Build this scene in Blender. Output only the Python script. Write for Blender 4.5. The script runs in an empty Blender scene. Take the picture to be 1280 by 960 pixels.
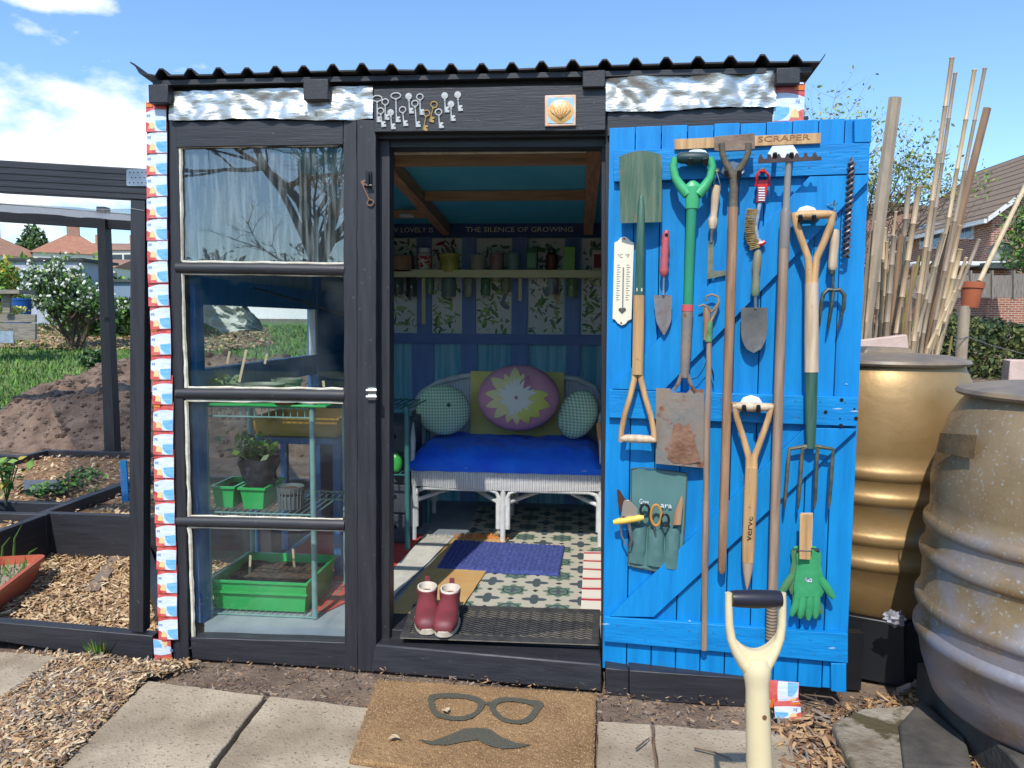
import bpy, bmesh, math, random
from mathutils import Vector, Matrix, noise
rnd = random.Random(7)
R_ = math.radians
scene = bpy.context.scene
COL = scene.collection

# ------------------------------------------------------------------ camera
CAMP = Vector((0, -2.5, 1.25))
FPX = 924.0
yaw, pitch, roll = R_(5), R_(4.9), R_(0.5)
FW = Vector((-math.sin(yaw)*math.cos(pitch), math.cos(yaw)*math.cos(pitch), -math.sin(pitch)))
_r = Vector((math.cos(yaw), math.sin(yaw), 0)); _u = _r.cross(FW)
RT = math.cos(roll)*_r + math.sin(roll)*_u
UP = math.cos(roll)*_u - math.sin(roll)*_r
cd = bpy.data.cameras.new('camera'); cam = bpy.data.objects.new('camera', cd); COL.objects.link(cam)
cd.sensor_width = 36; cd.lens = 36*FPX/1280; cd.clip_start = .05; cd.clip_end = 2000
cam.matrix_world = Matrix(((RT.x, UP.x, -FW.x, CAMP.x), (RT.y, UP.y, -FW.y, CAMP.y), (RT.z, UP.z, -FW.z, CAMP.z), (0, 0, 0, 1)))
scene.camera = cam

# ------------------------------------------------------------------ light
SUN_EL, SUN_AZ = R_(50), R_(10)         # azimuth: degrees to the left of the shed's normal
SD = Vector((-math.sin(SUN_AZ)*math.cos(SUN_EL), -math.cos(SUN_AZ)*math.cos(SUN_EL), math.sin(SUN_EL)))
sl = bpy.data.lights.new('sun', 'SUN'); sl.energy = 3.1; sl.angle = R_(.55); sl.color = (1, .95, .87)
so = bpy.data.objects.new('sun', sl); COL.objects.link(so)
so.rotation_euler = SD.to_track_quat('Z', 'Y').to_euler(); so.location = (-3, -8, 12)
w = bpy.data.worlds.new('World'); scene.world = w; w.use_nodes = True
nt = w.node_tree; nt.nodes.clear()
out = nt.nodes.new('ShaderNodeOutputWorld'); bg = nt.nodes.new('ShaderNodeBackground')
sky = nt.nodes.new('ShaderNodeTexSky'); sky.sky_type = 'NISHITA'; sky.sun_disc = False
sky.sun_elevation = SUN_EL; sky.sun_rotation = math.atan2(SD.x, SD.y); sky.air_density = 1.0; sky.dust_density = .6; sky.ozone_density = 1.6
bg.inputs[1].default_value = .15
nt.links.new(bg.outputs[0], out.inputs[0])
def ray(px, py): return FW + RT*((px-640)/FPX) - UP*((py-480)/FPX)
tc = nt.nodes.new('ShaderNodeTexCoord')
def wn(t, **k):
    n = nt.nodes.new(t)
    for a, b in k.items(): setattr(n, a, b)
    return n
def L(a, b): nt.links.new(a, b)
nz = wn('ShaderNodeTexNoise'); nz.inputs['Scale'].default_value = 5.5; nz.inputs['Detail'].default_value = 9; nz.inputs['Roughness'].default_value = .58
mp = wn('ShaderNodeMapping'); mp.inputs['Scale'].default_value = (1, 1, 2.0); mp.inputs['Location'].default_value = (.35, 0, .2)
L(tc.outputs['Generated'], mp.inputs[0]); L(mp.outputs[0], nz.inputs[0])
total = None
for (px, py, rx, rz) in ((60, 200, .24, .105), (50, -8, .10, .02), (-500, 60, .4, .2), (1240, 300, .4, .045), (330, 395, .5, .05)):
    d0 = ray(px, py).normalized()
    sb = wn('ShaderNodeVectorMath', operation='SUBTRACT'); L(tc.outputs['Generated'], sb.inputs[0]); sb.inputs[1].default_value = d0
    ml = wn('ShaderNodeVectorMath', operation='MULTIPLY'); L(sb.outputs[0], ml.inputs[0]); ml.inputs[1].default_value = (1/rx, 1/rx, 1/rz)
    ln = wn('ShaderNodeVectorMath', operation='LENGTH'); L(ml.outputs[0], ln.inputs[0])
    iv = wn('ShaderNodeMath', operation='SUBTRACT'); iv.inputs[0].default_value = 1; L(ln.outputs['Value'], iv.inputs[1])
    if total is None: total = iv.outputs[0]
    else:
        mx = wn('ShaderNodeMath', operation='MAXIMUM'); L(total, mx.inputs[0]); L(iv.outputs[0], mx.inputs[1]); total = mx.outputs[0]
mxm = wn('ShaderNodeMath', operation='MAXIMUM'); L(total, mxm.inputs[0]); mxm.inputs[1].default_value = -.75
ad = wn('ShaderNodeMath', operation='MULTIPLY_ADD'); L(nz.outputs[0], ad.inputs[0]); ad.inputs[1].default_value = 2.6; L(mxm.outputs[0], ad.inputs[2])
cr = wn('ShaderNodeValToRGB'); cr.color_ramp.elements[0].position = 0; cr.color_ramp.elements[1].position = 1
mr = wn('ShaderNodeMapRange'); mr.inputs['From Min'].default_value = 1.48; mr.inputs['From Max'].default_value = 1.85; mr.inputs['To Max'].default_value = .93; L(ad.outputs[0], mr.inputs[0])
nz2 = wn('ShaderNodeTexNoise'); nz2.inputs['Scale'].default_value = 11; nz2.inputs['Detail'].default_value = 5; L(mp.outputs[0], nz2.inputs[0])
cc = wn('ShaderNodeMix', data_type='RGBA'); L(nz2.outputs[0], cc.inputs[0]); cc.inputs[6].default_value = (4.3, 4.7, 5.3, 1); cc.inputs[7].default_value = (7.6, 7.7, 7.9, 1)
tint = wn('ShaderNodeMix', data_type='RGBA', blend_type='MULTIPLY'); tint.inputs[0].default_value = 1
L(sky.outputs[0], tint.inputs[6]); tint.inputs[7].default_value = (.78, .97, 1.12, 1)
cm = wn('ShaderNodeMix', data_type='RGBA'); L(mr.outputs[0], cm.inputs[0]); L(tint.outputs[2], cm.inputs[6]); L(cc.outputs[2], cm.inputs[7])
L(cm.outputs[2], bg.inputs[0])
scene.view_settings.view_transform = 'Standard'; scene.view_settings.look = 'None'
scene.view_settings.exposure = 0.55; scene.view_settings.gamma = 1
scene.render.engine = 'CYCLES'
scene.cycles.max_bounces = 8; scene.cycles.transparent_max_bounces = 16; scene.cycles.diffuse_bounces = 7

# ------------------------------------------------------------------ photo geometry -> world planes
def hit(px, py, p0, n):
    d = ray(px, py); p0 = Vector(p0); n = Vector(n)
    return CAMP + d*((p0-CAMP).dot(n)/d.dot(n))
def yp(px, py, Y): return hit(px, py, (0, Y, 0), (0, 1, 0))
def zp(px, py, Z): return hit(px, py, (0, 0, Z), (0, 0, 1))
def fp(px, py, w=0): return yp(px, py, -w)
DA = Vector((.1, -.03, 0)); DT = Vector((.784, -.09, 0)).normalized(); DN = Vector((-.09, -.784, 0)).normalized(); DN = Vector((DT.y, -DT.x, 0))
def dp(px, py, w=0): return hit(px, py, DA+DN*w, DN)
def dd(px, py, depth):
    d = ray(px, py); return CAMP + d*(depth/d.dot(FW))
def gz(x, y): return min(1.0, max(0.0, .075*(y-3.2)))
def G(px, py):
    t = .5; d = ray(px, py)
    while t < 200:
        p = CAMP+d*t
        if p.z <= gz(p.x, p.y): return p
        t += .02 if t < 30 else .5
    return p

# ------------------------------------------------------------------ materials
def lin(c): return c/12.92 if c <= .04045 else ((c+.055)/1.055)**2.4
def c8(r, g, b, k=.85): return (lin(r/255)*k, lin(g/255)*k, lin(b/255)*k, 1)
_m = {}
def mt(name, c1, c2=None, scale=8, st=(1, 1, 1), rough=.6, metal=0, bump=.0, bscale=None, lo=.35, hi=.65, c3=None, s3=40, a3=.5, spec=.5, rough2=None, trans=0, dist=.004):
    if name in _m: return _m[name]
    m = bpy.data.materials.new(name); m.use_nodes = True; t = m.node_tree
    b = t.nodes['Principled BSDF']; b.inputs['Roughness'].default_value = rough; b.inputs['Metallic'].default_value = metal
    b.inputs['Specular IOR Level'].default_value = spec
    co = t.nodes.new('ShaderNodeTexCoord'); ma = t.nodes.new('ShaderNodeMapping'); ma.inputs['Scale'].default_value = st
    t.links.new(co.outputs['Object'], ma.inputs[0])
    src = None
    if c2:
        n = t.nodes.new('ShaderNodeTexNoise'); n.inputs['Scale'].default_value = scale; n.inputs['Detail'].default_value = 6; n.inputs['Roughness'].default_value = .6
        t.links.new(ma.outputs[0], n.inputs[0])
        r = t.nodes.new('ShaderNodeValToRGB'); r.color_ramp.elements[0].position = lo; r.color_ramp.elements[1].position = hi
        r.color_ramp.elements[0].color = c1; r.color_ramp.elements[1].color = c2
        t.links.new(n.outputs[0], r.inputs[0]); src = r.outputs[0]
        if rough2 is not None:
            q = t.nodes.new('ShaderNodeMapRange'); q.inputs['From Min'].default_value = lo; q.inputs['From Max'].default_value = hi; q.inputs['To Min'].default_value = rough; q.inputs['To Max'].default_value = rough2
            t.links.new(n.outputs[0], q.inputs[0]); t.links.new(q.outputs[0], b.inputs['Roughness'])
        if c3:
            n3 = t.nodes.new('ShaderNodeTexNoise'); n3.inputs['Scale'].default_value = s3; n3.inputs['Detail'].default_value = 4
            t.links.new(co.outputs['Object'], n3.inputs[0])
            r3 = t.nodes.new('ShaderNodeValToRGB'); r3.color_ramp.elements[0].position = a3; r3.color_ramp.elements[1].position = a3+.08
            t.links.new(n3.outputs[0], r3.inputs[0])
            mi = t.nodes.new('ShaderNodeMix'); mi.data_type = 'RGBA'; t.links.new(r3.outputs[0], mi.inputs[0]); t.links.new(src, mi.inputs[6]); mi.inputs[7].default_value = c3; src = mi.outputs[2]
        t.links.new(src, b.inputs['Base Color'])
    else: b.inputs['Base Color'].default_value = c1
    if bump:
        n = t.nodes.new('ShaderNodeTexNoise'); n.inputs['Scale'].default_value = bscale or scale*5; n.inputs['Detail'].default_value = 5
        t.links.new(ma.outputs[0], n.inputs[0])
        bu = t.nodes.new('ShaderNodeBump'); bu.inputs['Strength'].default_value = bump; bu.inputs['Distance'].default_value = dist
        t.links.new(n.outputs[0], bu.inputs['Height']); t.links.new(bu.outputs[0], b.inputs['Normal'])
    _m[name] = m; return m
def wood(name, c1, c2, ax='z', rough=.6, bump=.5, sc=6):
    st = {'z': (9, 9, .7), 'x': (.7, 9, 9), 'y': (9, .7, 9)}[ax]
    d_ = tuple(v*.72 for v in c1[:3])+(1,)
    return mt(name, d_, c2, sc, st, rough, bump=bump, bscale=sc*3, dist=.002, lo=.28, hi=.62, c3=tuple(v*.5 for v in c1[:3])+(1,), s3=55, a3=.70)
BLK = dict(rough=.55, bump=.6, sc=7)
black_v = mt('black_stained_wood_upright', (.018, .018, .022, 1), (.031, .031, .037, 1), 7, (9, 9, .7), .5, bump=.45, bscale=22, dist=.002, c3=(.09, .085, .08, 1), s3=60, a3=.68)
black_h = mt('black_stained_wood_level', (.018, .018, .022, 1), (.031, .031, .037, 1), 7, (.7, 9, 9), .5, bump=.45, bscale=22, dist=.002, c3=(.09, .085, .08, 1), s3=60, a3=.68)
black_y = mt('black_stained_wood_deep', (.018, .018, .022, 1), (.031, .031, .037, 1), 7, (9, .7, 9), .5, bump=.45, bscale=22, dist=.002)
roof_m = mt('roof_sheet_black', (.014, .014, .017, 1), (.03, .028, .027, 1), 6, rough=.6, bump=.2, bscale=40)
dblue = mt('door_blue_paint', (.001, .185, .49, 1), (.004, .25, .61, 1), 4, (7, 7, .7), .5, spec=.35, bump=.6, bscale=18, dist=.003, c3=(.012, .19, .42, 1), s3=9, a3=.66)
dblue_h = mt('door_blue_paint_level', (.001, .18, .48, 1), (.004, .245, .60, 1), 4, (.7, 7, 7), .5, spec=.35, bump=.6, bscale=18, dist=.003, c3=(.012, .19, .42, 1), s3=9, a3=.66)
putty = mt('cream_putty', c8(238, 232, 214), c8(196, 186, 160), 20, rough=.8, bump=.5, bscale=60)
wtan = wood('tool_wood', c8(196, 150, 100, .8), c8(224, 180, 125, .8))
wpale = wood('pale_wood', c8(214, 184, 150, .8), c8(232, 208, 176, .8))
wbrown = wood('brown_handle_wood', c8(150, 112, 84, .8), c8(186, 146, 112, .8))
wgrey = wood('weathered_pole_wood', c8(140, 116, 98, .8), c8(176, 150, 128, .8))
steel = mt('galvanised_steel', c8(190, 192, 195), c8(150, 152, 156), 12, rough=.35, metal=.9, bump=.1)
rustm = mt('worn_rusty_steel', c8(128, 128, 124, .85), c8(158, 138, 120, .85), 9, rough=.55, metal=.2, bump=.4, bscale=60, c3=c8(140, 92, 64, .8), s3=22, a3=.60)
darksteel = mt('dark_forged_steel', c8(60, 72, 68, .8), c8(98, 104, 96, .8), 25, rough=.5, metal=.5, bump=.4, bscale=80)
gpaint = mt('dark_green_paint', c8(46, 92, 78, .8), c8(80, 118, 100, .8), 9, (6, 6, .6), .45, bump=.2)
white = mt('white_plastic', c8(235, 238, 242), rough=.35)
blackp = mt('black_plastic', (.012, .013, .016, 1), rough=.35)
whitep = mt('white_paint', c8(235, 235, 232), c8(205, 205, 200), 14, rough=.5, bump=.2)
redm = mt('red_plastic', c8(205, 25, 25), rough=.35)
def em(*a): return mt(*a)

# ------------------------------------------------------------------ mesh builder
class MB:
    def __init__(s): s.v = []; s.f = []; s.mi = []; s.cur = 0; s.sm = []; s.smooth = True
    def mat(s, i): s.cur = i; return s
    def add(s, vs, fs):
        o = len(s.v); s.v += [Vector(p) for p in vs]
        for f in fs: s.f.append([i+o for i in f]); s.mi.append(s.cur); s.sm.append(s.smooth)
        return s
    def hexa(s, p):   # 8 corners: bottom 4 ccw, top 4
        return s.add(p, [(3, 2, 1, 0), (4, 5, 6, 7), (0, 1, 5, 4), (1, 2, 6, 5), (2, 3, 7, 6), (3, 0, 4, 7)])
    def box(s, a, b):
        x0, y0, z0 = a; x1, y1, z1 = b
        return s.hexa([(x0, y0, z0), (x1, y0, z0), (x1, y1, z0), (x0, y1, z0), (x0, y0, z1), (x1, y0, z1), (x1, y1, z1), (x0, y1, z1)])
    def beam(s, a, b, w_, h_, up=(0, 0, 1)):
        a = Vector(a); b = Vector(b); d = (b-a).normalized(); up = Vector(up)
        if abs(d.dot(up)) > .98: up = Vector((0, 1, 0))
        x = d.cross(up).normalized()*(w_/2); z = x.cross(d).normalized()*(h_/2)
        return s.hexa([a-x-z, a+x-z, b+x-z, b-x-z, a-x+z, a+x+z, b+x+z, b-x+z])
    def prism(s, pts, ext, flip=False):
        pts = [Vector(p) for p in pts]; n = len(pts); e = Vector(ext)
        fs = [list(range(n)), list(range(2*n-1, n-1, -1))]+[((i+1) % n, i, n+i, n+(i+1) % n) for i in range(n)]
        return s.add(pts+[p+e for p in pts], fs)
    def tube(s, pts, r, seg=10, caps=True, flat=1):
        pts = [Vector(p) for p in pts]; n = len(pts)
        if not hasattr(r, '__len__'): r = [r]*n
        vs = []; prev = None
        for i, p in enumerate(pts):
            d = (pts[min(i+1, n-1)]-pts[max(i-1, 0)])
            d = d.normalized() if d.length > 1e-9 else Vector((0, 0, 1))
            if prev is None:
                ref = Vector((0, 1, 0)) if abs(d.y) < .9 else Vector((1, 0, 0)); x = d.cross(ref).normalized()
            else: x = (prev-d*prev.dot(d)).normalized()
            prev = x; y = d.cross(x)
            for k in range(seg):
                a = 2*math.pi*k/seg; vs.append(p+x*(math.cos(a)*r[i])+y*(math.sin(a)*r[i]*flat))
        fs = [(i*seg+k, i*seg+(k+1) % seg, (i+1)*seg+(k+1) % seg, (i+1)*seg+k) for i in range(n-1) for k in range(seg)]
        if caps: fs += [list(range(seg))[::-1], list(range((n-1)*seg, n*seg))]
        return s.add(vs, fs)
    def lathe(s, prof, o, ax=(0, 0, 1), seg=24, sx=1):
        o = Vector(o); ax = Vector(ax).normalized(); ref = Vector((1, 0, 0)) if abs(ax.x) < .9 else Vector((0, 0, 1))
        x = (ref-ax*ref.dot(ax)).normalized(); y = ax.cross(x); vs = []
        for (r, z) in prof:
            for k in range(seg):
                a = 2*math.pi*k/seg; vs.append(o+ax*z+x*(math.cos(a)*r*sx)+y*(math.sin(a)*r))
        n = len(prof)
        fs = [(i*seg+k, i*seg+(k+1) % seg, (i+1)*seg+(k+1) % seg, (i+1)*seg+k) for i in range(n-1) for k in range(seg)]
        if prof[0][0] > 1e-4: fs.append(list(range(seg))[::-1])
        if prof[-1][0] > 1e-4: fs.append(list(range((n-1)*seg, n*seg)))
        return s.add(vs, fs)
    def grid(s, P, close=False):      # P rows of points
        h = len(P); w_ = len(P[0])
        return s.add([q for r in P for q in r], [(i*w_+j, i*w_+j+1, (i+1)*w_+j+1, (i+1)*w_+j) for i in range(h-1) for j in range(w_-1)])
    def solid(s, P, off):    # grid plus back copy shifted by vector off, closed rim
        off = Vector(off); h = len(P); w_ = len(P[0])
        a = [Vector(q) for r in P for q in r]; n = len(a)
        fs = [(i*w_+j, i*w_+j+1, (i+1)*w_+j+1, (i+1)*w_+j) for i in range(h-1) for j in range(w_-1)]
        fb = [tuple(n+i for i in f[::-1]) for f in fs]
        rim = [j for j in range(w_)]+[i*w_+w_-1 for i in range(1, h)]+[(h-1)*w_+j for j in range(w_-2, -1, -1)]+[i*w_ for i in range(h-2, 0, -1)]
        fr = [(rim[(i+1) % len(rim)], rim[i], n+rim[i], n+rim[(i+1) % len(rim)]) for i in range(len(rim))]
        return s.add(a+[p+off for p in a], fs+fb+fr)
    def ell(s, c, r, seg=16, rings=10, M=None):
        c = Vector(c); vs = []; 
        for i in range(rings+1):
            t = math.pi*i/rings
            for k in range(seg):
                a = 2*math.pi*k/seg; p = Vector((r[0]*math.sin(t)*math.cos(a), r[1]*math.sin(t)*math.sin(a), r[2]*math.cos(t)))
                vs.append(c+(M @ p if M else p))
        return s.add(vs, [(i*seg+k, (i+1)*seg+k, (i+1)*seg+(k+1) % seg, i*seg+(k+1) % seg) for i in range(rings) for k in range(seg)])
    def leaf(s, p, sz, n=None, ln=1.6):
        d = Vector((rnd.gauss(0, 1), rnd.gauss(0, 1), rnd.gauss(0, .8))).normalized() if n is None else n
        x = d.orthogonal().normalized(); x.rotate(Matrix.Rotation(rnd.random()*6.28, 3, d)); y = d.cross(x)
        return s.add([p-x*sz*ln*.5, p-y*sz*.35+d*sz*.1, p+x*sz*ln*.5, p+y*sz*.35+d*sz*.1], [(0, 1, 2, 3)])
    def out(s, name, mats, parent=None, origin=None, bevel=0, sharp=38, wob=0):
        if not isinstance(mats, (list, tuple)): mats = [mats]
        if wob: s.v = [p+Vector((noise.noise(p*9), noise.noise(p*9+Vector((5, 5, 5))), noise.noise(p*9+Vector((9, 1, 4)))))*wob for p in s.v]
        if origin is None:
            if parent is not None: origin = parent_loc(parent)
            else:
                xs = [p.x for p in s.v]; ys = [p.y for p in s.v]; zs = [p.z for p in s.v]
                origin = Vector(((min(xs)+max(xs))/2, (min(ys)+max(ys))/2, min(zs)))
        origin = Vector(origin)
        me = bpy.data.meshes.new(name); me.from_pydata([p-origin for p in s.v], [], s.f)
        for m in mats: me.materials.append(m)
        me.polygons.foreach_set('material_index', s.mi); me.polygons.foreach_set('use_smooth', s.sm)
        me.update()
        bm = bmesh.new(); bm.from_mesh(me); bmesh.ops.remove_doubles(bm, verts=bm.verts, dist=1e-5) if len(s.v) < 4000 else None
        if not getattr(s, 'open_', False): bmesh.ops.recalc_face_normals(bm, faces=bm.faces)
        bm.to_mesh(me); bm.free()
        try: me.set_sharp_from_angle(angle=R_(sharp))
        except Exception: pass
        o = bpy.data.objects.new(name, me); COL.objects.link(o)
        if parent is not None:
            o.parent = parent; o.location = origin-parent_loc(parent)
        else: o.location = origin
        if bevel:
            bv = o.modifiers.new('bevel', 'BEVEL'); bv.width = bevel; bv.segments = 2; bv.limit_method = 'ANGLE'; bv.angle_limit = R_(40)
        return o
_loc = {}
def parent_loc(o):
    l = o.location.copy(); p = o.parent
    while p: l += p.location; p = p.parent
    return l
def tag(o, label, cat, group=None, kind=None):
    o['label'] = label; o['category'] = cat
    if group: o['group'] = group
    if kind: o['kind'] = kind
    return o
def thing(name, label, cat, loc, group=None, kind=None):
    o = bpy.data.objects.new(name, None); COL.objects.link(o); o.location = loc; o.empty_display_size = .1
    return tag(o, label, cat, group, kind)
def struct(o): o['kind'] = 'structure'; return o
def PP(fn, pts, w_): return [fn(x, y, w_) for x, y in pts]
def plate(b, fn, pts, w0, w1):
    a = PP(fn, pts, w1); n = (fn(600, 400, w0)-fn(600, 400, w1))
    nn = (DN if fn is dp else Vector((0, -1, 0)))
    return b.prism(a, nn*-(w1-w0))
def rect(x0, y0, x1, y1, s0=0, s1=0): return [(x0, y0), (x1, y0+s0), (x1, y1+s1), (x0, y1)]
def tpx(b, fn, pts, seg=10, sc=385., flat=1):
    return b.tube([fn(p[0], p[1], p[2]) for p in pts], [p[3]/sc for p in pts], seg, flat=flat)
def text(body, size, o, xd, yd, m, parent=None, name='lettering', depth=.0015, align='LEFT', fit=None):
    cu = bpy.data.curves.new('t', 'FONT'); cu.body = body; cu.size = size; cu.extrude = depth/2; cu.align_x = align; cu.resolution_u = 2
    to = bpy.data.objects.new('t', cu); COL.objects.link(to)
    me = bpy.data.meshes.new_from_object(to.evaluated_get(bpy.context.evaluated_depsgraph_get()))
    bpy.data.objects.remove(to); bpy.data.curves.remove(cu)
    xd = Vector(xd); 
    if fit:
        xs = [v.co.x for v in me.vertices]; wd = max(xs)-min(xs); k = fit/wd
        for v in me.vertices: v.co.x *= k
    X = xd.normalized(); Yv = Vector(yd).normalized(); Zv = X.cross(Yv)
    o = Vector(o); org = parent_loc(parent) if parent else o
    for v in me.vertices:
        c = v.co.copy(); v.co = o-org+X*c.x+Yv*c.y+Zv*c.z
    me.materials.clear(); me.materials.append(m)
    ob = bpy.data.objects.new(name, me); COL.objects.link(ob)
    if parent: ob.parent = parent
    else: ob.location = o
    return ob
def blade(b, fn, rows, w0, bulge, th=.003, nx=8):
    P = []
    for (xl, yl, xr, yr, dw) in rows:
        P.append([fn(xl+(xr-xl)*j/nx, yl+(yr-yl)*j/nx, w0+dw+bulge*(1-(2*j/nx-1)**2)) for j in range(nx+1)])
    nn = DN if fn is dp else Vector((0, -1, 0))
    return b.solid(P, nn*-th)
# ================================================================== GROUND
def axis(lo, hi, near, step, fr):
    a = []; v = near[0]
    while v <= near[1]: a.append(v); v += step
    s = step; v = near[1]
    while v < hi: s *= fr; v += s; a.append(min(v, hi))
    s = step; v = near[0]
    while v > lo: s *= fr; v -= s; a.insert(0, max(v, lo))
    return a
xs_ = axis(-400, 400, (-7, 5), .12, 1.25); ys_ = axis(-60, 900, (-3, 12), .12, 1.25)
b = MB(); P = []
for y in ys_:
    P.append([Vector((x, y, gz(x, y)-.012+(.012*noise.noise(Vector((x*3, y*3, 0)))+.006*noise.noise(Vector((x*14, y*14, 3))) if abs(x) < 8 and y < 13 else 0))) for x in xs_])
b.open_ = True; b.grid(P)
soil = mt('bare_earth', c8(96, 80, 68, .8), c8(150, 128, 108, .8), 5, rough=.95, bump=.9, bscale=70, c3=c8(176, 160, 140, .8), s3=45, a3=.64, dist=.01)
struct(b.out('ground', soil, origin=(0, 0, 0)))

def W2(pts, z): return [(zp(x, y, z).x, zp(x, y, z).y) for x, y in pts]
def inpoly(x, y, poly):
    c = False; n = len(poly)
    for i in range(n):
        x1, y1 = poly[i]; x2, y2 = poly[i-1]
        if (y1 > y) != (y2 > y) and x < (x2-x1)*(y-y1)/(y2-y1)+x1: c = not c
    return c
def chips(name, poly, n, z, sizes, mats, label, mound=.0, elong=2.2, zf=None, kindof='wood chips'):
    b = MB(); b.smooth = False
    xs = [p[0] for p in poly]; ys = [p[1] for p in poly]; k = 0; tries = 0
    while k < n and tries < n*12:
        tries += 1
        x = rnd.uniform(min(xs), max(xs)); y = rnd.uniform(min(ys), max(ys))
        if not inpoly(x, y, poly): continue
        k += 1; s_ = rnd.uniform(*sizes); zz = (zf(x, y) if zf else z)+rnd.random()**1.5*.018+mound*noise.noise(Vector((x*5, y*5, 0)))
        a = rnd.random()*6.28; ti = rnd.gauss(0, .4); d = Vector((math.cos(a), math.sin(a), ti)).normalized(); u = Vector((-math.sin(a), math.cos(a), rnd.gauss(0, .5))).normalized()
        ln = s_*rnd.uniform(1, elong)/2; wd = s_*rnd.uniform(.3, .6)/2; c = Vector((x, y, zz+.004)); h = d.cross(u)*s_*.06
        b.mat(rnd.randrange(len(mats)))
        b.add([c-d*ln-u*wd*.7, c-d*ln*.6+u*wd, c+d*ln*.9+u*wd*.5+h, c+d*ln-u*wd+h, c+h*3], [(0, 1, 4), (1, 2, 4), (2, 3, 4), (3, 0, 4)])
    b.open_ = True
    return tag(b.out(name, mats, origin=(sum(xs)/len(xs), sum(ys)/len(ys), z)), label, kindof, kind='stuff')
def flatpatch(name, poly, z, m, amp=.01, step=.04):
    xs = [p[0] for p in poly]; ys = [p[1] for p in poly]; b = MB(); idx = {}; V = []; F = []
    nx = int((max(xs)-min(xs))/step)+1; ny = int((max(ys)-min(ys))/step)+1
    for i in range(nx+1):
        for j in range(ny+1):
            x = min(xs)+i*step; y = min(ys)+j*step
            if inpoly(x, y, poly): idx[i, j] = len(V); V.append(Vector((x, y, z+amp*noise.noise(Vector((x*7, y*7, 1)))+amp*.5*noise.noise(Vector((x*25, y*25, 1))))))
    for (i, j) in idx:
        if (i+1, j) in idx and (i, j+1) in idx and (i+1, j+1) in idx: F.append((idx[i, j], idx[i+1, j], idx[i+1, j+1], idx[i, j+1]))
    b.add(V, F); b.open_ = True
    return struct(b.out(name, m, origin=(sum(xs)/len(xs), sum(ys)/len(ys), z)))
ch1 = mt('chip_pale', c8(214, 182, 138, .8)); ch2 = mt('chip_tan', c8(190, 152, 108, .8)); ch3 = mt('chip_brown', c8(140, 104, 74, .8)); ch4 = mt('chip_cream', c8(232, 208, 170, .8)); ch5 = mt('chip_grey', c8(150, 132, 116, .8)); ch6 = mt('chip_dark', c8(92, 70, 56, .8))
chipbase = mt('chip_bed', c8(110, 82, 58, .8), c8(190, 150, 105, .8), 30, rough=.9, bump=.8, bscale=90, dist=.01)
cage = [(-3.6, .06), (-1.43, .06), (-1.43, 1.02), (-3.6, 1.02)]
flatpatch('chip_path', cage, .02, chipbase)
chips('wood_chips', cage, 17000, .02, (.010, .028), [ch1, ch1, ch2, ch3, ch4, ch2], 'pale fresh wood chips covering the path inside the black cage', .02)
fg = W2([(-10, 812), (88, 814), (-6, 884), (-70, 990)], .01)[1:]; fg = [(-2.1, -.04), (-1.43, -.06), (-1.33, -.05)]+W2([(186, 849), (48, 990), (-70, 990), (-2, 882), (86, 819)], .01)
flatpatch('verge', fg, .005, mt('verge_soil', c8(104, 82, 62, .8), c8(160, 132, 100, .8), 20, rough=.9, bump=.9, bscale=80, dist=.01))
chips('wood_chips', fg, 13000, .01, (.006, .024), [ch2, ch3, ch5, ch2, ch1, ch5, ch4], 'weathered wood chips and leaf litter beside the left paving slabs', .02)
rg = [(.62, -.25), (1.25, .1), (1.5, -.5), (.95, -1.3), (.48, -1.3)]
chips('wood_chips', rg, 6500, .0, (.010, .036), [ch3, ch5, ch2, ch2, ch5, ch3], 'brown shredded bark between the paving and the mossy stone slab', .02, 3)
strip = [(-1.42, -.02), (1.0, -.02), (1.0, -.35), (-1.42, -.22)]
chips('wood_chips', strip, 1400, .0, (.005, .016), [ch3, ch5, ch2, ch6], 'dry leaf litter and crumbs along the foot of the shed', .0, 1.8, kindof='litter')
# grass
grm = mt('lawn_green', c8(96, 124, 58, .7), c8(140, 158, 84, .7), 3, rough=.8, bump=.6, bscale=60, dist=.02)
def terrain_patch(name, poly, dz, m, step=.5):
    xs = [p[0] for p in poly]; ys = [p[1] for p in poly]; P = []
    nx = int((max(xs)-min(xs))/step)+1; ny = int((max(ys)-min(ys))/step)+1; V = []; idx = {}; F = []
    for i in range(nx+1):
        for j in range(ny+1):
            x = min(xs)+i*step; y = min(ys)+j*step
            if inpoly(x, y, poly): idx[i, j] = len(V); V.append(Vector((x, y, gz(x, y)+dz)))
    for (i, j) in idx:
        if (i+1, j) in idx and (i, j+1) in idx and (i+1, j+1) in idx: F.append((idx[i, j], idx[i+1, j], idx[i+1, j+1], idx[i, j+1]))
    b = MB(); b.add(V, F); b.open_ = True
    return struct(b.out(name, m, origin=(0, 0, 0)))
lawn = [(-40, 3.9), (-6.0, 4.3), (-1, 5.2), (0, 5), (0, 60), (-60, 60)]
terrain_patch('lawn', lawn, .01, grm)
gb = MB(); gb.smooth = False
for k in range(30000):
    u = rnd.random()**1.7; y = 4.2+u*14; x = rnd.uniform(-1.8-1.05*y, -.22*y-.1)
    if not inpoly(x, y, lawn): continue
    h = rnd.uniform(.04, .12); c = Vector((x, y, gz(x, y))); a = rnd.random()*3.14; d = Vector((math.cos(a), math.sin(a), 0))*(.006+.0015*y); l = Vector((rnd.gauss(0, .03), rnd.gauss(0, .03), h))
    gb.mat(rnd.randrange(3)); gb.add([c-d, c+d, c+l], [(0, 1, 2)])
gb.open_ = True
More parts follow.
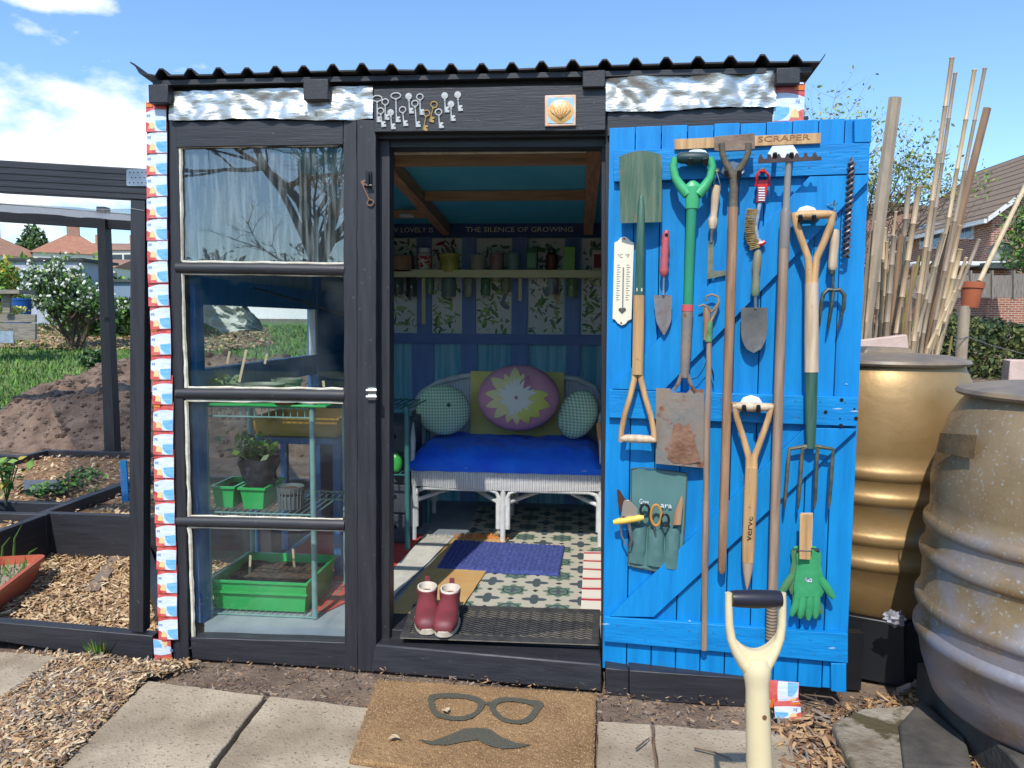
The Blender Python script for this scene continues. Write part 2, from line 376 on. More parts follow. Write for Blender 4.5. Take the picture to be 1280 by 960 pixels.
leafA = mt('leaf_bright', c8(120, 165, 60, .7), rough=.6); leafB = mt('leaf_mid', c8(82, 124, 50, .7), rough=.6); leafC = mt('leaf_dark', c8(48, 80, 40, .7), rough=.6); leafY = mt('leaf_yellow', c8(190, 180, 70, .7), rough=.6)
leafG = mt('leaf_greygreen', c8(120, 140, 96, .7), rough=.6); twig = mt('twig_bark', c8(128, 108, 86, .7), c8(92, 76, 62, .7), 12, rough=.9); blossom = mt('white_blossom', c8(245, 243, 225, .9), rough=.7)
tag(gb.out('grass', [leafA, leafB, grm], origin=(0, 6, 0)), 'mown green grass behind the soil heap', 'grass', kind='stuff')
# old mulch under the bush, beyond the lawn
mul = [(-22, 11.6), (-6.9, 10.9), (-6.1, 12), (-8, 16), (-26, 16)]
terrain_patch('mulch_bed', mul, .035, mt('old_mulch', c8(128, 98, 78, .8), c8(182, 152, 124, .8), 9, rough=.95, bump=.8, bscale=40, dist=.02), .3)
chips('wood_chips', mul, 8000, .6, (.05, .12), [ch2, ch3, ch5, ch1], 'brown old wood chip mulch beneath the flowering bush', 0, 1.8, zf=lambda x, y: gz(x, y)+.04)
# soil mound
b = MB(); P = []
def mound_z(x, y):
    u = (x+4.4)/(1.9 if x < -4.4 else 4.5); v = (y-5.15)/1.55; q = max(0, 1-(u*u+v*v))
    return .68*q**.8*(1+.12*noise.noise(Vector((x*1.3, y*1.3, 2))))+.10*noise.noise(Vector((x*4, y*4, 7)))*min(1, q*3)+.05*noise.noise(Vector((x*11, y*11, 1)))*min(1, q*4)+.02*noise.noise(Vector((x*27, y*27, 1)))*min(1, q*4)
for j in range(150):
    y = 3.55+j*.0215; P.append([Vector((x, y, gz(x, y)-.04+mound_z(x, y))) for x in [-8.3+i*.031 for i in range(222)]])
b.open_ = True; b.grid(P)
msoil = mt('heaped_soil', c8(88, 70, 59, .85), c8(142, 118, 100, .85), 5, rough=.97, bump=1, bscale=34, c3=c8(170, 150, 130, .8), s3=60, a3=.64, dist=.014)
struct(b.out('soil_mound', msoil, origin=(-4.9, 5, 0)))
b = MB(); b.smooth = False
for k in range(4200):
    x = rnd.uniform(-8, -1.2); y = rnd.uniform(3.6, 6.2); z = mound_z(x, y)
    if z < .03: continue
    s_ = abs(rnd.gauss(.008, .015))+.006
    b.mat(rnd.randrange(3)); b.ell((x, y, gz(x, y)-.04+z), (s_*rnd.uniform(.8, 1.5), s_, s_*.8), 5, 3)
tag(b.out('soil_clods', [msoil, soil, ch6], origin=(-4.9, 5, 0)), 'dark clods and stones scattered over the soil heap', 'clods', kind='stuff')

# paving
slabm = mt('paving_concrete', c8(146, 129, 106, .85), c8(196, 178, 152, .85), 3.2, rough=.9, bump=.9, bscale=110, c3=c8(120, 108, 94, .8), s3=110, a3=.60, dist=.004)
def slab(pts, top, name='paving_slab', th=.06, m=None):
    P = [zp(x, y, top) for x, y in pts]; n = len(P); b = MB(); b.smooth = False
    # jittered edge
    E = []
    for i in range(n):
        a, c = P[i], P[(i+1) % n]; k = max(2, int((c-a).length/.03))
        for t in range(k):
            q = a.lerp(c, t/k); q += Vector((noise.noise(q*18), noise.noise(q*18+Vector((3, 3, 3))), 0))*.006; E.append(q)
    b.prism(E, (0, 0, -th)); o = b.out(name, m or slabm, bevel=.004); return struct(o)
slab([(184, 851), (331, 869), (240, 985), (50, 985)], .018)
slab([(337, 870), (470, 885), (500, 985), (250, 985)], .02)
slab([(-160, 806), (79, 818), (-10, 880), (-260, 870)], .015)
slab([(560, 890), (742, 899), (742, 1010), (520, 1010)], .012)
slab([(747, 901), (814, 905), (823, 1010), (745, 1010)], .015)
slab([(818, 905), (986, 918), (1010, 1010), (828, 1010)], .018)
stone = mt('mossy_stone', c8(120, 104, 82, .8), c8(176, 164, 146, .8), 6, rough=.95, bump=.9, bscale=60, c3=c8(88, 78, 50, .8), s3=10, a3=.52, dist=.01)
P = [zp(x, y, .05) for x, y in ((1038, 903), (1075, 885), (1150, 880), (1200, 1020), (1095, 1020))]
b = MB(); b.prism(P, (0, 0, -.07)); tag(b.out('stone_slab', stone, bevel=.01, wob=.01), 'rough mossy stone slab lying in front of the black barrel stand', 'stone slab')
# stray sticks, stones on ground
litter = [((1, -.1))]
b = MB()
for (x0, y0, x1, y1) in ((795, 936, 812, 922), (868, 935, 915, 950), (640, 938, 600, 930), (1000, 868, 1055, 893), (1055, 893, 1075, 886), (1085, 945, 1100, 925)):
    b.tube([zp(x0, y0, .03), zp((x0+x1)/2+2, (y0+y1)/2-2, .035), zp(x1, y1, .03)], [.003, .0025, .0015], 6)
tag(b.out('twigs', twig), 'thin dry twigs lying on the slabs in front of the blue door', 'twigs', kind='stuff')
# grass tuft by cage rail
def tuft(px, py, n, h, label, mats=None, z=0.0, sp=.03):
    c = zp(px, py, z); b = MB(); b.smooth = False; mats = mats or [leafA, leafY, leafB]
    for k in range(n):
        a = rnd.random()*6.28; rr = rnd.random()*sp; o = c+Vector((math.cos(a)*rr, math.sin(a)*rr, 0)); l = Vector((math.cos(a)*rnd.random()*h*.7, math.sin(a)*rnd.random()*h*.7, h*rnd.uniform(.4, 1)))
        d = Vector((-math.sin(a), math.cos(a), 0))*.0022; b.mat(rnd.randrange(len(mats))); b.add([o-d, o+d, o+l*.6+d*.8, o+l, o+l*.6-d*.8], [(0, 1, 2, 4), (4, 2, 3)])
    b.open_ = True; return tag(b.out('grass_tuft', mats, origin=c), label, 'grass tuft')
tuft(125, 822, 90, .09, 'small green grass tuft growing against the cage bottom rail')
tuft(655, 1000, 1, .02, 'tiny weed between the slabs') if False else None
tuft(183, 845, 30, .035, 'low green weed at the corner of the left paving slab', z=.005)

# ================================================================== GARDEN SHED
XL, XR, YB, FL = -1.40, .70, 2.03, .12
shed = thing('garden_shed', 'black timber shed with corrugated roof, old window panes and open doorway', 'shed', (-.35, 1.0, 0))
def S(b, name, m, **k): return b.out(name, m, shed, **k)
def fpbox(b, x0, y0, x1, y1, w0, w1, s0=0, s1=0): return plate(b, fp, rect(x0, y0, x1, y1, s0, s1), w0, w1)
def jag(pts, k=7, a=.8):   # outline with slightly irregular edges
    o = []
    n = len(pts)
    for i in range(n):
        p, q = pts[i], pts[(i+1) % n]; L_ = math.hypot(q[0]-p[0], q[1]-p[1]); m_ = max(1, int(L_/k/3))
        for t in range(m_): o.append((p[0]+(q[0]-p[0])*t/m_+rnd.uniform(-a, a)*.5, p[1]+(q[1]-p[1])*t/m_+rnd.uniform(-a, a)*.5))
    return o
# posts
for (a0, a1, t0, t1, w0, w1) in ((211, 219, 222, 236, -.06, .0), (429, 431, 446, 447, -.05, .004), (446, 447, 470, 470, -.07, .012)):
    b = MB(); plate(b, fp, jag([(a0, 150), (t0, 150), (t1, 840), (a1, 829 if a0 < 300 else 838)]), w0, w1); S(b, 'post', black_v, bevel=.002)
b = MB(); b.box((XL-.085, .006, 0), (XL+.0, .09, 2.02)); S(b, 'corner_post', black_v)
b = MB(); b.box((XR-.06, .0, 0), (XR+.005, .08, 2.02)); S(b, 'corner_post', black_v)
b = MB(); fpbox(b, 474, 172, 487, 815, -.10, -.035); S(b, 'door_jamb', black_v, bevel=.002)
b = MB(); fpbox(b, 752, 160, 760, 830, -.12, -.05); S(b, 'door_jamb', black_v, bevel=.002)
# rails round the glazing
b = MB(); plate(b, fp, jag([(220, 152), (429, 149), (429, 181), (220, 184)]), -.05, .002); S(b, 'window_head', black_h, bevel=.002)
for (y0, y1, s_) in ((328, 342, 3), (485, 498, 3), (645, 657, 5)):
    b = MB(); A = fp(222, (y0+y1)/2, -.012); B = fp(432, (y0+y1)/2+s_, -.012); b.tube([A, A.lerp(B, .5)+Vector((0, 0, .001)), B], .021, 12); S(b, 'glazing_bar', black_h)
b = MB(); plate(b, fp, jag([(238, 797), (432, 803), (432, 836), (240, 824)]), -.05, .004); S(b, 'bottom_rail', black_h, bevel=.003)
b = MB(); A = fp(238, 797, -.05); B = fp(432, 805, -.05); b.add([A, B, B+Vector((0, -.05, -.02)), A+Vector((0, -.05, -.02))], [(0, 1, 2, 3)]); S(b, 'sill_slope', black_h)
# glass panes, each with putty bead
glass = bpy.data.materials.new('window_glass'); glass.use_nodes = True; t = glass.node_tree; t.nodes.clear()
go = t.nodes.new('ShaderNodeOutputMaterial'); gm = t.nodes.new('ShaderNodeMixShader'); gt = t.nodes.new('ShaderNodeBsdfTransparent'); gg = t.nodes.new('ShaderNodeBsdfGlossy'); gd = t.nodes.new('ShaderNodeBsdfDiffuse'); gm2 = t.nodes.new('ShaderNodeMixShader'); fr = t.nodes.new('ShaderNodeLayerWeight'); fr.inputs[0].default_value = .5; pw_ = t.nodes.new('ShaderNodeMath'); pw_.operation = 'POWER'; pw_.inputs[1].default_value = 5; t.links.new(fr.outputs['Facing'], pw_.inputs[0])
gt.inputs[0].default_value = (.96, .985, .98, 1); gg.inputs['Roughness'].default_value = .005; gd.inputs[0].default_value = (.55, .62, .62, 1)
ma = t.nodes.new('ShaderNodeMath'); ma.operation = 'MULTIPLY_ADD'; ma.inputs[1].default_value = .9; ma.inputs[2].default_value = .045; t.links.new(pw_.outputs[0], ma.inputs[0])
t.links.new(ma.outputs[0], gm.inputs[0]); t.links.new(gt.outputs[0], gm.inputs[1]); t.links.new(gg.outputs[0], gm.inputs[2])
gn = t.nodes.new('ShaderNodeTexNoise'); gn.inputs['Scale'].default_value = 5; gn.inputs['Detail'].default_value = 8; gr = t.nodes.new('ShaderNodeMapRange'); gr.inputs['From Min'].default_value = .45; gr.inputs['From Max'].default_value = .8; gr.inputs['To Max'].default_value = .04; gr.inputs['To Min'].default_value = .0
gc = t.nodes.new('ShaderNodeTexCoord'); t.links.new(gc.outputs['Object'], gn.inputs[0]); t.links.new(gn.outputs[0], gr.inputs[0]); t.links.new(gr.outputs[0], gm2.inputs[0]); t.links.new(gm.outputs[0], gm2.inputs[1]); t.links.new(gd.outputs[0], gm2.inputs[2]); t.links.new(gm2.outputs[0], go.inputs[0])
gb_ = t.nodes.new('ShaderNodeBump'); gb_.inputs['Strength'].default_value = .15; gb_.inputs['Distance'].default_value = .002; gn2 = t.nodes.new('ShaderNodeTexNoise'); gn2.inputs['Scale'].default_value = 3; t.links.new(gc.outputs['Object'], gn2.inputs[0]); t.links.new(gn2.outputs[0], gb_.inputs['Height']); t.links.new(gb_.outputs[0], gg.inputs['Normal'])
wetglass = glass.copy(); wetglass.name = 'condensation_glass'; t2_ = wetglass.node_tree
for n in t2_.nodes:
    if n.type == 'MATH' and n.operation == 'MULTIPLY_ADD': n.inputs[2].default_value = .10
    if n.type == 'TEX_NOISE' and abs(n.inputs['Scale'].default_value-5) < .1:
        n.inputs['Scale'].default_value = 9
        mp_ = t2_.nodes.new('ShaderNodeMapping'); mp_.inputs['Scale'].default_value = (9, 1, .7)
        cc_ = [q for q in t2_.nodes if q.type == 'TEX_COORD'][0]; t2_.links.new(cc_.outputs['Object'], mp_.inputs[0]); t2_.links.new(mp_.outputs[0], n.inputs[0])
    if n.type == 'MAP_RANGE': n.inputs['To Min'].default_value = .02; n.inputs['To Max'].default_value = .20
panes = [((227, 184), (430, 181), (430, 330), (228, 327)), ((229, 342), (430, 344), (430, 486), (234, 484)), ((234, 500), (430, 503), (430, 649), (238, 644)), ((238, 658), (431, 662), (431, 805), (243, 797))]
for i, q in enumerate(panes):
    b = MB(); b.open_ = True
    A = [fp(x, y, -.016) for x, y in q]; b.smooth = False; b.prism([A[3], A[2], A[1], A[0]], (0, .003, 0))
    po = S(b, 'window_pane', wetglass if i == 0 else glass)
    b = MB()
    for a, c, wd in ((0, 1, .008), (3, 2, .007), (0, 3, .012)):
        p, r = A[a], A[c]; n = 14; pts = []
        for k in range(n+1):
            s_ = p.lerp(r, k/n)+Vector((0, -.006, 0)); s_ += Vector((noise.noise(s_*30), 0, noise.noise(s_*30+Vector((4, 4, 4)))))*.0035; pts.append(s_)
        b.tube(pts, [wd*.62*(1+.35*noise.noise(s_*40)) for s_ in pts], 6)
    b.out('putty', putty, po)
# fascia boards
b = MB(); b.box((XL-.03, .012, 1.86), (XR, .035, 2.045)); S(b, 'fascia_backing', black_h)
b = MB(); plate(b, fp, jag([(467, 111), (757, 106), (757, 163), (467, 165)]), -.011, .022); S(b, 'lintel_board', black_h, bevel=.002)
b = MB(); plate(b, fp, [(470, 166), (757, 164), (757, 183), (474, 184)], -.12, -.045); S(b, 'door_head', black_h)
b = MB(); plate(b, fp, jag([(759, 140), (968, 133), (968, 160), (759, 170)]), -.01, .006); S(b, 'fascia_board', black_h, bevel=.002)
b = MB(); plate(b, fp, [(757, 150), (1010, 145), (990, 885), (757, 868)], -.06, -.01); S(b, 'front_cladding', black_v)
b = MB(); plate(b, fp, [(787, 838), (962, 850), (962, 886), (787, 875)], -.01, .10); S(b, 'base_board', black_h, bevel=.003)
b = MB(); plate(b, fp, [(757, 835), (786, 838), (786, 872), (757, 868)], -.01, .085); S(b, 'base_board', black_h, bevel=.003)
# foil flashing
foil = mt('crinkled_foil', c8(225, 225, 226, 1), c8(176, 172, 160, 1), 7, (1, 1, 3), rough=.32, metal=.85, bump=.4, bscale=10, rough2=.48, dist=.02, c3=c8(120, 112, 96, 1), s3=20, a3=.66)
def foilsheet(x0, x1, yt0, yt1, yb0, yb1, w_, nx=70, ny=14, seed=0):
    P = []
    for j in range(ny+1):
        row = []
        for i in range(nx+1):
            u = i/nx; v = j/ny; x = x0+(x1-x0)*u; y = (yt0+(yt1-yt0)*u)*(1-v)+(yb0+(yb1-yb0)*u)*v
            y += (1.2*math.sin(u*9+seed)+1.0*noise.noise(Vector((u*14, seed, 0)))) if j == ny else 0
            p = fp(x, y, w_); q = Vector((p.x*8, seed, p.z*8)); r1 = abs(noise.noise(q)); r2 = abs(noise.noise(q*2.7))
            p.y -= .022*r1+.010*r2; p.y -= .004*math.sin(u*60+4*v)*max(0, noise.noise(Vector((u*5, seed, 0)))); row.append(p)
        P.append(row)
    b = MB(); b.solid(P, (0, .001, 0)); return S(b, 'foil_flashing', foil, sharp=50)
foilsheet(213, 467, 115, 108, 150, 150, .004, seed=1); foilsheet(757, 969, 99, 91, 141, 133, .010, seed=5)
# rafter ends
for (x0, y0, x1, y1) in ((184, 104, 208, 128), (378, 97, 409, 124), (728, 86, 757, 108), (971, 83, 1002, 104)):
    b = MB(); A = fp(x0, y1, .05); B = fp(x1, y0, .05); b.box((A.x, -.042, A.z), (B.x, .30, B.z)); S(b, 'rafter_end', black_y, bevel=.003)
# corrugated roof
prof = []; x = -1.512
while x < .74:
    prof += [(x, .020), (x+.014, .020), (x+.030, 0), (x+.084, 0)]; x += .0985
prof.append((x, .024))
def roofz(y): return 2.064-.095*(y+.05)
P = []
for j, y in enumerate([-.05, -.03, .3, .8, 1.4, 2.2]):
    P.append([Vector((px_+.004*noise.noise(Vector((px_*5, y, 0))), y+(.012*noise.noise(Vector((px_*2.2, 0, 5))) if j == 0 else 0), roofz(y)+pz*(1+.25*noise.noise(Vector((px_*6, 0, 2))))+.007*noise.noise(Vector((px_*1.5, y, 0)))+(.024*max(0, (-1.46-px_)/.05) if px_ < -1.46 else 0))) for px_, pz in prof])
b = MB(); b.smooth = False; b.solid(P, (0, 0, -.005)); S(b, 'roof', roof_m)
b = MB(); b.box((XL-.05, -.030, 2.036), (XR+.02, -.0, 2.052)); S(b, 'roof_batten', black_h)
# walls, floor, ceiling inside
ceilm = mt('ceiling_teal_membrane', c8(70, 190, 225, .85), c8(90, 205, 235, .85), 3, rough=.5, bump=.3, bscale=6, dist=.02)
inwood = wood('ceiling_rafter_wood', c8(176, 128, 94, .85), c8(200, 152, 114, .85), 'y'); inwoodx = wood('ceiling_purlin_wood', c8(186, 138, 102, .85), c8(208, 160, 120, .85), 'x')
def cz(y): return 1.985-.078*y
b = MB(); b.hexa([(XL, .035, cz(.035)), (XR, .035, cz(.035)), (XR, YB, cz(YB)), (XL, YB, cz(YB)), (XL, .035, cz(.035)+.008), (XR, .035, cz(.035)+.008), (XR, YB, cz(YB)+.008), (XL, YB, cz(YB)+.008)]); S(b, 'ceiling', ceilm)
for X, wd in ((-.80, .05), (.055, .055), (.55, .05), (-1.3, .05)):
    b = MB(); b.beam((X, .12, cz(.12)-.035), (X, YB, cz(YB)-.035), wd, .066); S(b, 'rafter', inwood)
for Y, x0, x1 in ((.62, -.77, .027), (1.22, -.77, .027), (1.62, -1.38, -.83), (.9, -1.38, -.83)):
    b = MB(); b.beam((x0, Y, cz(Y)-.022), (x1, Y, cz(Y)-.022), .045, .042); S(b, 'purlin', inwoodx)
b = MB(); b.box((-.80, .13, 1.835), (.02, .15, 1.90)); S(b, 'inner_head_board', putty)
tealm = mt('teal_wall_paint', c8(96, 178, 200, .9), c8(170, 222, 232, .9), 4, (7, 7, .35), .6, bump=.4, bscale=14)
navy = mt('navy_batten_paint', c8(116, 142, 198, .9), c8(130, 156, 208, .9), 5, (6, 6, .7), .6, bump=.4, bscale=16)
navyh = mt('navy_rail_paint', c8(106, 130, 188, .9), c8(120, 146, 200, .9), 5, (.7, 6, 6), .6, bump=.4, bscale=16)
b = MB(); b.box((XL, YB, 0), (XR, YB+.03, 1.95)); S(b, 'back_wall', tealm)
b = MB(); b.box((XR-.005, .06, 0), (XR+.02, YB, 1.98)); S(b, 'side_wall', black_v)
b = MB(); b.box((XL, .06, .0), (-.72, YB, FL-.004)); b.box((-.72, .19, 0), (XR, YB, FL-.004)); S(b, 'floor_base', mt('grey_floor_board', c8(150, 158, 168, .8), c8(176, 182, 188, .8), 5, rough=.7, bump=.2))
# left wall: blue inside frame with openings
inb = mt('inner_blue_frame', c8(44, 106, 160, .8), c8(60, 124, 176, .8), 6, (6, 6, .7), .5, bump=.3)
for Y in (.09, 1.36, 1.99):
    b = MB(); b.box((XL-.03, Y-.03, .0), (XL+.03, Y+.03, 1.9)); S(b, 'side_stud', inb)
for z0, z1 in ((0, .10), (.96, 1.06), (1.30, 1.40), (1.74, 1.95)):
    b = MB(); b.box((XL-.022, .12, z0), (XL+.02, 1.33, z1)); b.box((XL-.022, 1.39, z0), (XL+.02, 1.96, z1)); S(b, 'side_rail', inb)
b = MB(); b.box((XL-.018, 1.39, .10), (XL+.0, 1.96, .96)); b.box((XL-.018, 1.39, 1.06), (XL, 1.96, 1.30)); S(b, 'side_boards', inb)
b = MB(); b.box((XL-.018, .12, 1.40), (XL, 1.33, 1.74)); b.box((XL-.018, 1.39, 1.40), (XL, 1.96, 1.74)); S(b, 'side_boards', mt('dull_grey_blue_board', c8(130, 148, 160, .85), c8(160, 172, 178, .85), 5, (8, 8, .6), .7, bump=.4))
for z0, z1 in ((.10, .96), (1.06, 1.30)):
    b = MB(); b.smooth = False; b.box((XL-.005, .12, z0), (XL-.002, 1.33, z1)); S(b, 'side_pane', glass)
b = MB(); b.box((XL-.01, 1.30, 1.06), (XL+.024, 1.328, 1.30)); S(b, 'pane_trim', whitep)
# interior back wall dressing
for x0, x1, y0, y1 in ((522, 540, 297, 421), (578, 595, 297, 421), (640, 660, 297, 421), (706, 726, 297, 421), (517, 543, 428, 640), (576, 597, 428, 640), (637, 661, 428, 640), (705, 725, 428, 640), (430, 487, 297, 640)):
    b = MB(); A = yp(x0, y1, YB); B = yp(x1, y0, YB); b.box((A.x, YB-.022, max(A.z, FL)), (B.x, YB-.0, B.z)); S(b, 'wall_batten', navy)
b = MB(); A = yp(430, 428, YB-.03); B = yp(765, 419, YB-.03); b.box((A.x, YB-.035, A.z), (B.x, YB-.0, B.z)); S(b, 'dado_rail', navyh)
for x0, x1, nm in ((430, 557, 0), (559, 765, 1)):
    b = MB(); A = yp(x0, 296, YB-.05); B = yp(x1, 277, YB-.05); b.box((A.x, YB-.05, A.z), (B.x, YB-.0, B.z)); S(b, 'lettered_board', mt('dark_navy_board', c8(44, 68, 122, .8), c8(56, 82, 138, .8), 6, (.7, 6, 6), .6))
ivory = mt('ivory_lettering', c8(235, 225, 195))
o = yp(582, 290, YB-.052); text('THE SILENCE OF GROWING', .042, o, (1, 0, 0), (0, 0, 1), ivory, shed, fit=(yp(716, 290, YB-.052)-o).length)
o = yp(474, 290.5, YB-.052); text('HOW LOVELY IS', .042, o, (1, 0, 0), (0, 0, 1), ivory, shed, fit=(yp(541, 290, YB-.052)-o).length)
# botanical paper panels
paper = mt('botanical_paper', c8(240, 240, 230, .9), c8(246, 246, 240, .9), 6, rough=.8)
pl = [mt('print_green_dark', c8(92, 128, 88)), mt('print_green_mid', c8(130, 168, 100)), mt('print_green_light', c8(184, 206, 130)), mt('print_blue_grey', c8(130, 150, 154)), mt('print_red', c8(160, 52, 58)), mt('print_pink', c8(190, 130, 130))]
for k, (x0, x1) in enumerate(((470, 522), (540, 578), (595, 640), (660, 706), (726, 757))):
    b = MB(); b.smooth = False; A = yp(x0, 420, YB-.008); B = yp(x1, 298, YB-.008)
    b.box((A.x, YB-.006, A.z), (B.x, YB, B.z))
    for q in range(105):
        z = rnd.uniform(A.z+.02, B.z-.02); xx = rnd.uniform(A.x+.012, B.x-.012); a = rnd.random()*6.28; L_ = rnd.choice((.012, .016, .022, .035)); top = z > yp(600, 345, YB).z
        L_ = min(L_, xx-A.x, B.x-xx, z-A.z, B.z-z); wd = L_*rnd.uniform(.15, .45)
        m_ = rnd.choice((1, 2, 2, 3, 4, 3) if not top else ((5, 5, 6, 4, 1) if k == 1 else (1, 4, 1, 2))); b.mat(m_)
        dx, dz = math.cos(a), math.sin(a); y_ = YB-.0068-.00002*q
        pts = []
        for t_ in range(10):
            th = 2*math.pi*t_/10; u = math.cos(th)*L_; v = math.sin(th)*wd*(1-.35*math.cos(th)); pts.append((xx+dx*u-dz*v, y_, z+dz*u+dx*v))
        b.add(pts, [list(range(10))]); b.mat(0)
    b.open_ = True; S(b, 'botanical_panel', [paper]+pl)
# shelf
b = MB(); A = yp(425, 346, YB-.15); B = yp(760, 337.5, YB-.15); SHZ = B.z; b.box((XL+.02, YB-.15, A.z), (B.x, YB-.051, B.z)); 
shm = mt('yellow_green_shelf_paint', c8(222, 216, 160, .88), c8(230, 224, 174, .88), 4, rough=.5); S(b, 'shelf', shm, bevel=.002)
# floor covering, patterned vinyl
vin = bpy.data.materials.new('patterned_vinyl'); vin.use_nodes = True; t = vin.node_tree; bs = t.nodes['Principled BSDF']; bs.inputs['Roughness'].default_value = .45
def N(ty, **k):
    n = t.nodes.new(ty)
    for a, c in k.items(): setattr(n, a, c)
    return n
co = N('ShaderNodeTexCoord'); ma = N('ShaderNodeMapping'); ma.inputs['Scale'].default_value = (5.2, 5.2, 1); ma.inputs['Rotation'].default_value = (0, 0, R_(0)); t.links.new(co.outputs['Object'], ma.inputs[0])
def math_(op, a, c=None, d=None):
    n = N('ShaderNodeMath', operation=op)
    for i, q in enumerate((a, c, d)):
        if q is None: continue
        if isinstance(q, (int, float)): n.inputs[i].default_value = q
        else: t.links.new(q, n.inputs[i])
    return n.outputs[0]
sp = N('ShaderNodeSeparateXYZ'); t.links.new(ma.outputs[0], sp.inputs[0])
fx = math_('SUBTRACT', math_('FRACT', sp.outputs[0]), .5); fy = math_('SUBTRACT', math_('FRACT', sp.outputs[1]), .5)
rr = math_('SQRT', math_('ADD', math_('MULTIPLY', fx, fx), math_('MULTIPLY', fy, fy))); an = math_('ARCTAN2', fy, fx)
pet = math_('MULTIPLY_ADD', math_('COSINE', math_('MULTIPLY', an, 8)), .045, .30)
flower = math_('LESS_THAN', rr, pet); inner = math_('LESS_THAN', rr, math_('MULTIPLY_ADD', math_('COSINE', math_('MULTIPLY', an, 4)), .05, .12)); ring = math_('LESS_THAN', math_('ABSOLUTE', math_('SUBTRACT', rr, .21)), .018)
ax_ = math_('ABSOLUTE', fx); ay_ = math_('ABSOLUTE', fy)
gx = math_('SUBTRACT', .5, ax_); gy = math_('SUBTRACT', .5, ay_); r2 = math_('SQRT', math_('ADD', math_('MULTIPLY', gx, gx), math_('MULTIPLY', gy, gy)))
an2 = math_('ARCTAN2', gy, gx); corner = math_('LESS_THAN', r2, math_('MULTIPLY_ADD', math_('COSINE', math_('MULTIPLY', an2, 4)), .07, .20))
side = math_('LESS_THAN', math_('ADD', math_('MINIMUM', ax_, ay_), math_('MULTIPLY', math_('SUBTRACT', .5, math_('MAXIMUM', ax_, ay_)), 1.2)), .085)
def mixc(f, a, c):
    n = N('ShaderNodeMix', data_type='RGBA'); t.links.new(f, n.inputs[0])
    for i, q in ((6, a), (7, c)):
        if isinstance(q, tuple): n.inputs[i].default_value = q
        else: t.links.new(q, n.inputs[i])
    return n.outputs[2]
cr_, dk, gr_, md = c8(196, 190, 172, .85), c8(52, 58, 58, .85), c8(108, 134, 116, .85), c8(80, 92, 96, .85)
q = mixc(side, cr_, dk); q = mixc(corner, q, md); q = mixc(flower, q, gr_); q = mixc(ring, q, dk); q = mixc(inner, q, md); t.links.new(q, bs.inputs['Base Color'])
b = MB(); pts = [zp(x, y, FL) for x, y in ((600, 628), (760, 628), (760, 800), (480, 800))]
b.smooth = False; b.prism([Vector((pts[0].x, 1.9, FL)), Vector((.25, 1.9, FL)), Vector((.25, .2, FL)), Vector((-.72, .2, FL)), zp(553, 738, FL)][::-1], (0, 0, -.003)); S(b, 'vinyl_floor', vin)
# threshold
b = MB(); A = zp(472, 800, FL); 
T = [(-.73, .06), (.098, .035), (.098, .205), (-.73, .205)]
b.prism([Vector((x, y, FL+.006)) for x, y in T], (0, 0, -.1)); S(b, 'threshold', black_h, bevel=.004, wob=.002)
b = MB(); Q = [fp(469, 807, .02), fp(752, 831, .055)]
b.hexa([(-.715, -.018, 0), (.103, -.082, 0), (.103, .05, 0), (-.715, .07, 0), (-.70, -.01, .098), (.1, -.07, .092), (.1, .05, .1), (-.70, .07, .1)]); S(b, 'doorstep', black_h, bevel=.006, wob=.003)
# lock hardware on the post
b = MB(); b.mat(0); plate(b, fp, rect(457, 214, 464, 232), .012, .022); b.tube([fp(460, 216, .03), fp(460, 230, .03)], .004, 8); b.tube([fp(458, 232, .026), fp(465, 232, .026)], .004, 8); S(b, 'hinge_latch', blackp)
b = MB(); plate(b, fp, rect(460, 484, 470, 500), .012, .018); b.tube([fp(458, 488, .025), fp(471, 488, .025)], .006, 8); b.tube([fp(458, 496, .025), fp(471, 496, .025)], .006, 8); S(b, 'bolt_keeper', mt('chrome', c8(220, 222, 225), rough=.25, metal=1))

